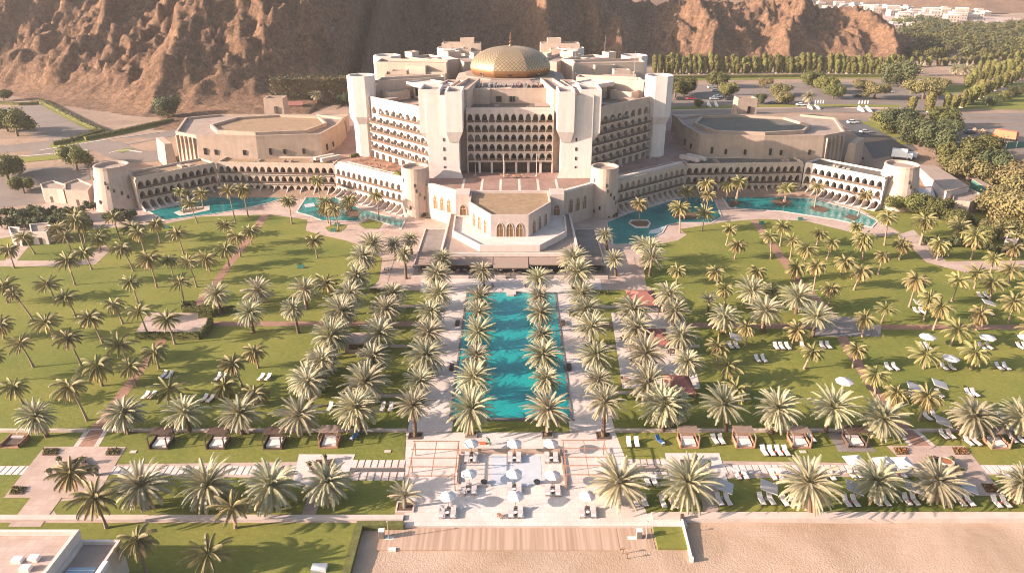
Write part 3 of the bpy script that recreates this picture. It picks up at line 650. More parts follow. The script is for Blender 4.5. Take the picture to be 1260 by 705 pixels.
class Face:
    """a wall line seen from outside, p0 on the left and p1 on the right"""
    def __init__(s, p0, p1):
        s.p0 = Vector((p0[0], p0[1], 0)); s.p1 = Vector((p1[0], p1[1], 0)); s.L = (s.p1 - s.p0).length
        s.t = (s.p1 - s.p0).normalized(); s.out = Vector((s.t.y, -s.t.x, 0)); s.a = atan2(s.t.y, s.t.x)
    def at(s, d_, n=0.0, z=0.0): q = s.p0 + s.t * d_ + s.out * n; return (q.x, q.y, z)
    def rect(s, d0, d1, n0, n1): return [s.at(d0, n0)[:2], s.at(d1, n0)[:2], s.at(d1, n1)[:2], s.at(d0, n1)[:2]]
def arcade(b, F, z0, fh, floors, bays, ow, hs, ht, depth, d0=0.0, d1=None, skip=()):
    """a storeyed wall of arched openings with soffits and floors; returns the places of the openings"""
    d1 = F.L if d1 is None else d1; bw = (d1 - d0) / bays; spots = []
    A = arch_pts(ow, hs, ht); n = len(A)
    for fl in range(floors):
        zz = z0 + fl * fh
        for k in range(bays):
            c = d0 + bw * (k + 0.5); L = lambda x, z, nn=0.0: F.at(c + x, nn, zz + z)
            b.quad(L(-bw / 2, 0), L(-ow / 2, 0), L(-ow / 2, hs), L(-bw / 2, hs)); b.quad(L(ow / 2, 0), L(bw / 2, 0), L(bw / 2, hs), L(ow / 2, hs))
            b.quad(L(-bw / 2, hs), L(-ow / 2, hs), L(-ow / 2, fh), L(-bw / 2, fh)); b.quad(L(ow / 2, hs), L(bw / 2, hs), L(bw / 2, fh), L(ow / 2, fh))
            for i in range(n - 1):
                (x0, h0), (x1, h1) = A[i], A[i + 1]
                b.quad(L(x0, h0), L(x1, h1), L(x1, fh), L(x0, fh)); b.quad(L(x1, h1), L(x0, h0), L(x0, h0, -depth), L(x1, h1, -depth))
            b.quad(L(-ow / 2, hs), L(-ow / 2, 0), L(-ow / 2, 0, -depth), L(-ow / 2, hs, -depth)); b.quad(L(ow / 2, 0), L(ow / 2, hs), L(ow / 2, hs, -depth), L(ow / 2, 0, -depth))
            b.quad(L(-ow / 2, 0.01), L(ow / 2, 0.01), L(ow / 2, 0.01, -depth), L(-ow / 2, 0.01, -depth))
            spots.append((fl, k, c, zz))
    return spots
MX = lambda s, x, y: (XC + s * x, y)

# ---------------------------------------------------------------- low wings (three storeys of arches)
FH = 3.15; ZR = 3 * FH
WLAB = {-1: {3: "stepped arcade wing from the left round tower back to the bend", 2: "long straight arcade wing behind the left lagoon, brown gravel roof", 1: "end arcade wing turned towards the sea beside the far left tower"},
        1: {3: "arcade wing in shade from the right round tower back to the bend", 2: "long straight arcade wing behind the right lagoon, gravel roof coloured dark for shade", 1: "end arcade wing turned towards the sea beside the far right tower"}}
def wing(sgn, seg, a, c, bays, depth_back, roofm, wallm):
    p0, p1 = MX(sgn, *a), MX(sgn, *c)
    if sgn < 0: p0, p1 = p1, p0
    F = Face(p0, p1)
    t = empty("hotel_wing", F.at(F.L / 2), WLAB[sgn][seg], "hotel wing", "arcaded low wings of the hotel")
    D = 1.7; b = MB()
    sp = arcade(b, F, 0.0, FH, 3, bays, (F.L / bays) * 0.76, 1.25, 2.55, D)
    b.prism(F.rect(0, F.L, -D, 0), ZR, ZR + 0.15, 0); b.ring(F.rect(0, F.L, -depth_back, 0.03), 0.35, ZR + 0.151, ZR + 0.75)
    for d_ in (0.0, F.L):
        e = -0.3 if d_ == 0 else 0.3; lo, hi = min(d_, d_ + e), max(d_, d_ + e)
        b.prism(F.rect(lo, hi, -D - 0.01, 0.04), -0.2, ZR + 0.148)
    b.build("wall", wallm, t)
    b = MB(); b.prism(F.rect(0, F.L, -depth_back + 0.02, -D), -0.3, ZR + 0.1, 0, mtop=1); b.build("body", [M_recess, roofm], t)
    if seg != 3:
        b = MB(); r_ = random.Random(seg * 7 + sgn)
        for i in range(5): b = MB(); d_ = r_.uniform(3, F.L - 3); b.prism(F.rect(d_, d_ + r_.uniform(0.8, 1.6), -r_.uniform(4, 7), -r_.uniform(2.6, 3.6)), ZR + 0.1, ZR + r_.uniform(0.4, 0.9)); b.build("roof_unit", M_roof_l, t)
    pm = pane_mesh(round((F.L / bays) * 0.62, 2), 1.2, 2.2, M_glass)
    for fl, k, c_, zz in sp:
        x, y, _ = F.at(c_, -D + 0.03); put("window", glazed(round((F.L / bays) * 0.62, 2), 1.2, 2.2), t, x, y, zz + 0.02, F.a)
    for fl in (1, 2):
        b = MB(); b.prism(F.rect(0.3, F.L - 0.3, 0.0, 0.42), fl * FH - 0.12, fl * FH + 0.06, 0); b.prism(F.rect(0.3, F.L - 0.3, 0.30, 0.40), fl * FH + 0.061, fl * FH + 0.82, 1)
        b.build("balcony", [M_white, M_rail], t)
    dv = MB(); dv.add([(x, y, z) for x in (-0.13, 0.13) for y, z in ((0, 0), (-3.2, 0), (-3.2, 0.35), (-2.2, 0.7), (0, 2.1))], [(0, 1, 2, 3, 4), (9, 8, 7, 6, 5), (0, 5, 6, 1), (1, 6, 7, 2), (2, 7, 8, 3), (3, 8, 9, 4)])
    me = None
    for k in range(bays + 1):
        if k % 2 and seg == 2: continue
        x, y, _ = F.at(F.L * k / bays, 0.0)
        if me is None:
            o = dv.build("terrace_divider", M_white, None); o.location = (x, y, 0.02); o.rotation_euler = (0, 0, F.a); hang(o, t); me = o.data
        else: put("terrace_divider", me, t, x, y, 0.02, F.a)
    b = MB(); b.prism(F.rect(0.4, F.L - 0.4, 0.02, 3.0), 0.0, 0.10); b.build("terrace", M_pavw, t)
    return t
for s in (-1, 1):
    rm = M_gravel_b if s < 0 else M_gravel_shade
    wing(s, 3, (31.0, 215.0), (57.6, 236.6), 13, 5.0, M_terr, M_white if s < 0 else M_wall)  # sunlit left wall whiter, shaded right one creamier: light put into the colour
    wing(s, 2, (58.2, 237.0), (97.6, 239.6), 17, 9.0, rm, M_wall)
    wing(s, 1, (98.4, 239.2), (115.5, 219.8), 11, 9.0, rm, M_wall if s < 0 else M_white)  # sun-facing right end painted whiter, left end duller for its shade

# ---------------------------------------------------------------- round towers
slit = MB(); slit.box(-0.28, 0.28, -0.06, 0.10, 0, 1.1)
slit_me = None
def round_tower(x, y, r0, r1, h, label, n_slits, m=M_tower, cut=28):
    global slit_me
    t = empty("round_tower", (x, y, 0), label, "tower", "round towers at the wing ends")
    b = MB(); b.cyl(x, y, r0, r1, -0.3, h - 0.9, cut, 0, False); b.cyl(x, y, r1, r1 + 0.06, h - 0.9, h, cut, 0, False)
    c = [(x + (r1 + 0.06) * cos(2 * pi * i / cut), y + (r1 + 0.06) * sin(2 * pi * i / cut)) for i in range(cut)]
    q = [(x + (r1 - 0.45) * cos(2 * pi * i / cut), y + (r1 - 0.45) * sin(2 * pi * i / cut)) for i in range(cut)]
    vs = [(*p, h) for p in c] + [(*p, h) for p in q] + [(*p, h - 0.9) for p in q]
    b.add(vs, [(i, (i + 1) % cut, cut + (i + 1) % cut, cut + i) for i in range(cut)] + [(cut + i, cut + (i + 1) % cut, 2 * cut + (i + 1) % cut, 2 * cut + i) for i in range(cut)])
    b.build("shaft", m, t)
    b = MB(); b.poly(q, h - 0.88); b.build("roof", M_roof_l, t)
    for i in range(n_slits):
        a = -pi / 2 + (-0.75, 0.72, 0.05, -0.35, 0.4, -0.9, 0.95, 0.15)[i % 8]; z = 1.6 + (h - 4.2) * ((i * 0.37) % 1.0)
        r_ = r0 + (r1 - r0) * z / h
        if slit_me is None:
            o = slit.build("window", M_glass, None); slit_me = o.data; o.location = (x + r_ * cos(a), y + r_ * sin(a), z); o.rotation_euler = (0, 0, a + pi / 2); hang(o, t)
        else: put("window", slit_me, t, x + r_ * cos(a), y + r_ * sin(a), z, a + pi / 2)
for s, lab in ((-1, "left"), (1, "right")):
    x, y = MX(s, 28.4, 214.6); round_tower(x, y, 4.4, 4.1, 15.2, f"round stone tower {lab} of the octagonal pavilion, with slit windows", 8)
    x, y = MX(s, 124.2, 223.5) if s < 0 else MX(s, 122.5, 224.5)
    round_tower(x, y, 7.2, 5.0, 13.4, f"battered round tower at the far {lab} end of the hotel's wings", 8)

# ---------------------------------------------------------------- podium and its curved front
pod = empty("hotel_podium", (XC, 230, 0), "broad tiled podium terrace carrying the main hotel block", "podium")
P = [MX(-1, 30.5, 215.6), MX(-1, 24.6, 211.5), MX(-1, 15.4, 203.2), MX(1, 15.4, 203.2), MX(1, 24.6, 211.5), MX(1, 30.5, 215.6), MX(1, 57.0, 237.2), MX(1, 72, 262), MX(1, 72, 335), MX(-1, 72, 335), MX(-1, 72, 262), MX(-1, 57.0, 237.2)]
b = MB(); b.prism(P, 0, 10.0, 0, mtop=1); b.build("body", [M_wall, M_terr], pod)
b = MB()
for s in (-1, 1):
    for a, c in (((15.4, 203.2), (24.6, 211.5)), ((30.6, 215.7), (57.0, 237.2))):
        q0, q1 = MX(s, *a), MX(s, *c)
        if s < 0: q0, q1 = q1, q0
        F = Face(q0, q1); b.prism(F.rect(0.05, F.L, -1.3, -0.1), 10.0, 10.75)
b.box(XC - 15.3, XC + 15.3, 203.3, 204.2, 10.0, 10.7); b.build("parapet", M_white, pod)
pm3 = pane_mesh(1.5, 2.6, 4.2, M_amber, M_white)
for s in (-1, 1):
    q0, q1 = MX(s, 24.6, 211.5), MX(s, 15.4, 203.2)
    if s > 0: q0, q1 = q1, q0
    F = Face(q0, q1)
    for k in range(3): x, y, _ = F.at(F.L * (0.26 + 0.24 * k), 0.03); put("window", pm3, pod, x, y, 3.6, F.a)
b = MB()                                                          # reddish bands in the floor and the steps at either side
for i in range(6): b = MB(); x = XC - 14 + i * 5.6; b.box(x - 0.35, x + 0.35, 204.4, 219, 10.0, 10.012, 0, bot=False); b.build("floor_band", M_pavw, pod)
for s in (-1, 1):
    for e in (0, 1): b = MB(); x, y = MX(s, 60.5, 243); b.obox(x + s * 2.6 * e, y + 1.6 * e, 1.2, 7.5, 10.0, 11.2, s * 0.75); b.build("stair_wall", M_white, pod)
# ---------------------------------------------------------------- octagonal pavilion in front
pv = empty("pavilion", (XC, 190, 0), "faceted cream pavilion with tall arched windows and brown gravel roof", "pavilion")
PO = [MX(-1, 15.2, 203.0), MX(-1, 15.2, 197.6), MX(-1, 11.2, 196.0), MX(-1, 11.2, 192.2), MX(-1, 4.9, 180.7), MX(1, 4.9, 180.7), MX(1, 11.2, 192.2), MX(1, 11.2, 196.0), MX(1, 15.2, 197.6), MX(1, 15.2, 203.0)]
core = [PO[2], PO[3], PO[4], PO[5], PO[6], PO[7], MX(1, 11.2, 203.0), MX(-1, 11.2, 203.0)]
b = MB(); b.prism(core, 4.6, 10.1, top=False); b.ring(core, 0.45, 10.1, 11.0); b.build("wall", M_pvw, pv)
b = MB(); b.poly(inset(core, 0.3), 10.25); b.build("roof", M_gravel_b, pv)
for s in (-1, 1): b = MB(); x0, x1 = sorted((XC + s * 11.3, XC + s * 15.2)); b.box(x0, x1, 197.2, 203.1, 3.0, 11.6); b.build("shoulder", M_pvw, pv)
b = MB(); b.poly([MX(-1, 15, 203.15), MX(-1, 11.0, 203.15), MX(1, 11.0, 203.15), MX(1, 15, 203.15), MX(1, 15, 205), MX(-1, 15, 205)], 10.06); b.build("roof_edge", M_gravel_b, pv)
pw = pane_mesh(1.75, 2.3, 3.7, M_amber, M_white)
for a, c in ((PO[3], PO[4]), (PO[4], PO[5]), (PO[5], PO[6])):
    F = Face(a, c)
    for k in range(3): x, y, _ = F.at(F.L * (0.24 + 0.26 * k), 0.03); put("window", pw, pv, x, y, 5.02, F.a)
for s in (-1, 1): x, y = MX(s, 13.2, 197.17); put("window", pane_mesh(1.7, 2.3, 3.6, M_amber, M_white), pv, x, y, 5.02, 0)
# ---------------------------------------------------------------- restaurant under it
rs = empty("restaurant", (XC, 185, 0), "low flat-roofed restaurant with taupe awnings facing the long pool", "restaurant")
b = MB(); b.box(XC - 17.4, XC + 17.4, 171.5, 203.0, 0, 3.8, 0); b.ring([MX(-1, 17.5, 170.4), MX(1, 17.5, 170.4), MX(1, 17.5, 202.9), MX(-1, 17.5, 202.9)], 0.55, 3.4, 4.35); b.build("wall", M_white, rs)
b = MB(); b.box(XC - 16.95, XC + 16.95, 171.0, 202.8, 3.8, 3.86); b.build("roof", M_roof_l, rs)
DK = [MX(-1, 7.6, 172.8), MX(1, 7.6, 172.8), MX(1, 15.2, 183.6), MX(1, 15.6, 196.8), MX(-1, 15.6, 196.8), MX(-1, 15.2, 183.6)]
b = MB(); b.prism(DK, 3.86, 5.0, 0, mtop=1); b.ring(DK, 0.4, 5.0, 5.65, 0); b.build("deck", [M_white, M_pavw], rs)
for x0, x1, y0, zf in ((-22.5, -4.2, 167.0, 2.75), (-4.0, 4.6, 165.3, 2.6), (4.8, 23, 167.0, 2.75)):
    b = MB(); n_ = max(2, int((x1 - x0) / 4.3))
    b.add([(XC + x0, 170.35, 3.35), (XC + x1, 170.35, 3.35), (XC + x1, y0, zf), (XC + x0, y0, zf), (XC + x0, 170.35, 3.25), (XC + x1, 170.35, 3.25), (XC + x1, y0, zf - 0.3), (XC + x0, y0, zf - 0.3)], [(3, 2, 1, 0), (4, 5, 6, 7), (7, 6, 2, 3), (0, 4, 7, 3), (1, 2, 6, 5)])
    aw = b.build("awning", M_taupe, rs)
    b = MB()
    for i in range(n_ + 1): x = XC + x0 + 0.1 + (x1 - x0 - 0.2) * i / n_; b.box(x - 0.08, x + 0.08, y0 + 0.1, y0 + 0.26, 0.1, zf - 0.1)
    b.box(XC + x0 + 0.1, XC + x1 - 0.1, y0 + 0.12, y0 + 0.24, zf - 0.42, zf - 0.3); b.build("post_frame", M_black, aw)
b = MB(); b.box(XC - 22.4, XC + 22.9, 169.6, 171.4, 0.0, 3.2); b.build("shopfront", M_glass, rs)
b = MB(); b.box(XC - 24, XC + 24, 164.4, 171.3, 0.06, 0.16); b.build("floor", M_greyp, rs)
b = MB()
for x0, x1 in ((-24, -10), (-3.6, -1), (1.6, 4.2), (11, 24)): b.box(XC + x0, XC + x1, 164.2, 164.7, 0.0, 0.75)
b.build("planter_wall", M_kerb, rs)
for s in (-1, 1):                                                 # shaded side aprons
    b = MB(); x0, x1 = sorted((XC + s * 17.7, XC + s * 24.5)); b.box(x0, x1, 171.6, 200, 0.0, 0.35, 0); b.ring([(x0, 171.7), (x1, 171.7), (x1, 200), (x0, 200)], 0.3, 0.35, 0.6, 1); b.build("side_terrace", [M_greyp, M_white], rs)

# ---------------------------------------------------------------- the main block
ht = empty("hotel", (XC, 278, 10), "tall white and cream hotel block with stacked arched balconies and a gilded dome", "hotel")
ZP = 10.0
OCT = [(-24.5, 226.5), (24.5, 226.5), (49.5, 252), (49.5, 304), (25, 331), (-25, 331), (-49.5, 304), (-49.5, 252)]
OCT = [(XC + x, y) for x, y in OCT]
ring_in = inset(OCT, 3.2)
b = MB(); b.prism(inset(OCT, 2.2), ZP - 0.3, 28.4, 0, mtop=1); b.build("body", [M_recess, M_roof_d], ht)
# centre facade: twelve bays
Fc = Face(MX(-1, 13.4, 226.0), MX(1, 13.4, 226.0))
FZ = [10.0, 14.0, 16.95, 19.9, 22.85, 25.8, 29.3]
b = MB(); D = 1.5
spots = []
for i in range(1, 5): spots += [(i,) + q[1:] for q in arcade(b, Fc, FZ[i], FZ[i + 1] - FZ[i], 1, 12, 1.62, 1.35, 2.3, D)]
spots += [(5,) + q[1:] for q in arcade(b, Fc, FZ[5], 3.5, 1, 12, 1.55, 1.55, 2.75, D)]
b.prism(Fc.rect(0, Fc.L, -D, 0), 29.3, 29.5); b.prism(Fc.rect(0, Fc.L, -0.5, 0.03), 29.5, 30.3)
b.build("wall", M_white, ht)
cb = MB(); col = [(Fc.L * i / 7) for i in range(8)]
for c_ in col: cb.prism(Fc.rect(max(0, c_ - 0.35), min(Fc.L, c_ + 0.35), -0.7, 0.0), ZP, 14.0 - 0.01)
cb.prism(Fc.rect(0, Fc.L, -D, -0.9), ZP + 3.2, 13.98); cb.build("colonnade", M_white, ht)
gb = MB(); gb.prism(Fc.rect(0, Fc.L, -D - 0.1, -D + 0.05), ZP, 13.3); gb.build("glass_front", M_glass, ht)
pm = pane_mesh(1.45, 1.3, 2.15, M_glass)
for fl, k, c_, zz in spots: x, y, _ = Fc.at(c_, -D + 0.16); put("window", glazed(1.45, 1.3, 2.15), ht, x, y, zz + 0.03, Fc.a)
for i in range(1, 6):
    b = MB(); e = 0.55 if i in (1, 2) else (0.35 if i < 5 else 0.2)
    b.prism(Fc.rect(0.05, Fc.L - 0.05, 0.0, e), FZ[i] - 0.14, FZ[i] + 0.05, 0); b.prism(Fc.rect(0.05, Fc.L - 0.05, e - 0.12, e - 0.03), FZ[i] + 0.051, FZ[i] + 0.82, 1)
    for k in range(13): dd_ = 0.1 + (Fc.L - 0.4) * k / 12; b.prism(Fc.rect(dd_, dd_ + 0.2, e - 0.02, e + 0.06), FZ[i] + 0.051, FZ[i] + 0.9, 0)
    b.build("balcony", [M_white, M_rail], ht)
# slanting facades
for s in (-1, 1):
    q0, q1 = MX(s, 46.4, 246.8), MX(s, 23.2, 222.4)
    if s > 0: q0, q1 = q1, q0
    F = Face(q0, q1); b = MB(); zs = [12.9, 15.9, 18.9, 21.9, 25.0]; nb = 9; sp = []
    arcade(b, F, ZP, 2.9, 1, nb, F.L / nb * 0.55, 1.7, 2.1, 1.6)
    for i, z in enumerate(zs): sp += [(i,) + q[1:] for q in arcade(b, F, z, (zs + [28.3])[i + 1] - z, 1, nb, F.L / nb * 0.62, 1.25, 2.25, 1.8)]
    b.prism(F.rect(0, F.L, -1.8, 0), 28.3, 28.5); b.prism(F.rect(0, F.L, -0.5, 0.03), 28.5, 30.4); b.build("wall", M_wall if s > 0 else M_white, ht)  # white towards the sun, cream away from it: shading set by wall colour
    b = MB(); b.prism(F.rect(0, F.L, -9.0, -1.75), ZP - 0.2, 28.6, 0, mtop=1); b.build("body", [M_recess, M_roof_d], ht)
    pm2 = pane_mesh(round(F.L / nb * 0.5, 2), 1.2, 2.1, M_glass)
    for fl, k, c_, zz in sp: x, y, _ = F.at(c_, -1.7); put("window", glazed(round(F.L / nb * 0.5, 2), 1.2, 2.1), ht, x, y, zz + 0.03, F.a)
    for i, z in enumerate(zs):
        d0, d1 = (0.2, F.L - 0.2) if i < 4 else (1.5, F.L * 0.62) if s > 0 else (F.L * 0.2, F.L - 1.5)
        b = MB(); b.prism(F.rect(d0, d1, 0.0, 1.05), z - 0.16, z + 0.05, 0); b.prism(F.rect(d0, d1, 0.93, 1.02), z + 0.051, z + 0.85, 1)
        for k in range(nb + 1):
            dd_ = d0 + (d1 - d0 - 0.22) * k / nb; b.prism(F.rect(dd_, dd_ + 0.22, 0.0, 0.9), z + 0.051, z + 1.5, 0)
        b.build("balcony", [M_white, M_rail], ht)
# plain side and back walls
b = MB()
for a, c in ((2, 3), (3, 4), (4, 5), (5, 6), (6, 7)):
    F = Face(OCT[c], OCT[a]) if False else Face(OCT[a], OCT[c]); b.prism(F.rect(0, F.L, -2.3, 0), ZP - 0.5, 30.2)
b.build("rear_wall", M_wall, ht)
# piers: a narrower shaft below, two broader heads that step out on sloping soffits
def rect4(x0, x1, y0, y1): return [(x0, y0), (x1, y0), (x1, y1), (x0, y1)]
def pier(heads, shaft, name="pier", top=36.2):
    b = MB(); b.prism(shaft, ZP - 0.2, top - 1.3, 0, mtop=1)
    for big, small, z0, z1, ztop in heads:
        b.loft(small, z0, big, z1, 0, top=False, bot=True); b.prism(big, z1, ztop - 0.9, 0, mtop=1); b.ring(big, 0.5, ztop - 0.9, ztop, 0)
    return b.build(name, [M_pier, M_roof_l], ht)
def mrect(s, x0, x1, y0, y1): a, c = sorted((XC + s * x0, XC + s * x1)); return rect4(a, c, y0, y1)
for s in (-1, 1):
    pr = pier([(mrect(s, 20.8, 27.2, 221.2, 233), mrect(s, 21.6, 24.8, 222.0, 231), 20.8, 23.6, 36.4), (mrect(s, 14.2, 19.2, 219.6, 231), mrect(s, 15.6, 18.4, 220.6, 230), 21.0, 24.2, 36.0)],
         mrect(s, 15.5, 24.9, 220.8, 232))
    g = MB()
    for z in (12.5, 15.4, 18.3, 21.2): x = XC + s * 20.1; g.box(x - 0.28, x + 0.28, 220.7, 220.9, z, z + 1.05)
    x = XC + s * 16.6; g.box(x - 0.3, x + 0.3, 220.9, 221.2, 20.1, 20.6); g.build("window", M_glass, pr)
    b = MB(); x0, x1 = sorted((XC + s * 24.9, XC + s * 25.6)); b.add([(XC + s * 14.4, 219.9, ZP), (XC + s * 25.8, 219.9, ZP), (XC + s * 24.9, 220.75, ZP + 3), (XC + s * 15.5, 220.75, ZP + 3)], [(0, 1, 2, 3) if s > 0 else (3, 2, 1, 0)]); b.build("pier_foot", M_white, pr)
    def octo(cx, cy, r, sq=0.72): return [(cx + r * x, cy + r * y) for x, y in ((-1, -0.45), (-0.45, -1), (0.45, -1), (1, -0.45), (1, 0.45), (0.45, 1), (-0.45, 1), (-1, 0.45))]
    cx, cy = MX(s, 49.6, 250.4)
    pier([(octo(cx, cy, 4.3), octo(cx, cy, 2.9), 20.4, 23.6, 36.8)], octo(cx, cy, 3.2))
    cx, cy = MX(s, 49.5, 305.5); pier([(octo(cx, cy, 5.1), octo(cx, cy, 3.4), 20.4, 23.6, 37.2)], octo(cx, cy, 3.7))
    cx, cy = MX(s, 26, 331); pier([(octo(cx, cy, 5.6), octo(cx, cy, 3.4), 20.4, 23.6, 37.6)], octo(cx, cy, 3.7))
# roof blocks that run from the piers towards the dome
def block(poly, z0, z1, roofm=M_roof_l, wallm=M_wall, name="roof_block", th=0.45):
    b = MB(); b.prism(poly, z0, z1 - 0.85, 0, mtop=1); b.ring(poly, th, z1 - 0.85, z1, 0); return b.build(name, [wallm, roofm], ht)
def mp_(s, pts): return [MX(s, *p) for p in pts]
for s in (-1, 1):
    block(mp_(s, [(13.4, 231.1), (19.0, 231.1), (14.6, 257), (10.2, 257)]), 28.0, 34.9); block(mp_(s, [(20.9, 233.1), (27.0, 233.1), (21.5, 258), (17.2, 258)]), 28.0, 34.2, M_roof_d)
    block(mp_(s, [(17.4, 240), (19.6, 240), (16.8, 256), (14.8, 256)]), 28.0, 32.2, M_roof_d)
    block(mp_(s, [(45.2, 254.2), (45.2, 262.5), (24.5, 270), (23, 263.5)]), 28.0, 34.4); block(mp_(s, [(49.2, 255.7), (49.2, 266), (36, 270.5), (36, 262.5)]), 27.0, 33.0, M_roof_d)
    block(mp_(s, [(34, 254.0), (40.5, 249.5), (44.6, 255.4), (38, 260)]), 28.0, 31.3, M_roof_d, M_wall)
    block(mp_(s, [(51, 288), (51, 300), (24, 294), (24, 284)]), 27.0, 36.6); block(mp_(s, [(46, 276), (47, 286), (24, 283), (24, 277)]), 28.0, 33.5, M_roof_d, M_wall)
    block(mp_(s, [(30, 325), (20, 325), (10, 298), (18, 295)]), 28.0, 35.8); block(mp_(s, [(42, 306), (34, 316), (20, 300), (26, 295)]), 28.0, 36.4)
    block(mp_(s, [(30, 333), (13, 333), (13, 341), (30, 341)]), 26.0, 39.0); block(mp_(s, [(26, 327), (17, 327), (17, 332.9), (26, 332.9)]), 26.0, 37.4, M_roof_d, M_wall)
    block(mp_(s, [(22, 334.5), (16, 334.5), (16, 339.5), (22, 339.5)]), 38.2, 41.0)
    q_ = random.Random(5 + s)
    for a_, r0, ww, dd2, zz, m_ in ((14, 36, 6, 8, 35.6, 0), (2, 41, 5, 6, 34.6, 1), (28, 42, 7, 5, 35.2, 1), (44, 37, 5, 9, 36.0, 0), (-14, 40, 6, 5, 33.6, 1), (58, 46, 6, 5, 37.4, 0), (70, 40, 5, 6, 36.8, 1), (-27, 33, 4, 7, 33.2, 0), (36, 49, 4, 4, 38.2, 1)):
        a = R(a_); x, y = MX(s, r0 * cos(a), 278 + r0 * sin(a)); da = a if s > 0 else pi - a; ca, sa = cos(da), sin(da)
        block([(x + i * dd2 / 2 * ca - j * ww / 2 * sa, y + i * dd2 / 2 * sa + j * ww / 2 * ca) for i, j in ((-1, -1), (1, -1), (1, 1), (-1, 1))], 28.05 + 0.01 * a_ / 10, zz + 0.4 * q_.random(), (M_roof_l, M_roof_d)[m_])
    # a penthouse behind the slanting facade: wall, dark front, slab on posts
    b = MB(); P4 = mp_(s, [(23.5, 246), (33, 255.5), (28.5, 260), (20, 251)]); b.prism(P4, 28.5, 32.6, 0); b.prism([(x, y) for x, y in inset(P4, -1.7)], 32.6, 33.5, 1, bot=True); b.ring(inset(P4, -1.7), 0.3, 33.5, 33.9, 1); b.build("penthouse", [M_wall, M_white], ht)
    F = Face(P4[0], P4[1]) if s > 0 else Face(P4[1], P4[0]); g = MB(); g.prism(F.rect(1.0, F.L - 2.5, 0.0, 0.05), 29.3, 31.8); g.build("window", M_glass, ht)
    b = MB(); x, y = MX(s, 29.5, 239.5); b.obox(x, y, 7, 3, 28.5, 29.5, -s * 0.9); x, y = MX(s, 39.5, 246.5); b.obox(x, y, 4.5, 2.6, 28.5, 29.9, -s * 0.8); b.build("roof_unit", M_roof_l, ht)
# the roof terrace in the middle, the wall behind it and its plant
b = MB(); b.box(XC - 13.3, XC + 13.3, 228.2, 243.5, 28.2, 28.62); b.build("roof_terrace", M_roof_d, ht)
b = MB(); b.box(XC - 12.2, XC + 12.2, 243.6, 260, 28.0, 33.0, 0); b.box(XC - 12.3, XC - 6.5, 242.4, 243.58, 28.62, 33.4, 0); b.ring([MX(-1, 12.2, 243.5), MX(1, 12.2, 243.5), MX(1, 12.2, 259.9), MX(-1, 12.2, 259.9)], 0.4, 33.0, 33.5); b.build("roof_wall", M_wall, ht)
b = MB()
for x0, x1 in ((-4.6, -2.8), (-0.2, 0.6), (0.9, 1.5)): b.box(XC + x0, XC + x1, 243.3, 243.57, 29.2, 31.0)
b.build("window", M_glass, ht)
b = MB(); r_ = random.Random(4)
for i in range(26):
    x = XC - 10.5 + i * 0.82; b.box(x, x + r_.uniform(0.4, 0.75), 246 + r_.uniform(0, 5), 248.5 + r_.uniform(2.6, 5), 33.0, 33.5 + r_.uniform(0.3, 0.9), r_.choice([0, 0, 1, 2]))
b.build("roof_plant", [M_roof_l, M_metal, M_redroof], ht)
b = MB(); b.box(XC - 5.0, XC - 3.4, 231.5, 233.5, 28.62, 30.0); b.box(XC - 3.38, XC + 5.0, 232.3, 232.9, 28.9, 29.5); b.cyl(XC + 5.4, 232.6, 0.5, 0.5, 28.62, 29.6, 10); b.build("duct", M_roof_l, ht)
b = MB(); b.box(XC + 8, XC + 12.5, 236, 242, 28.62, 29.1); b.build("roof_unit", M_roof_l, ht)
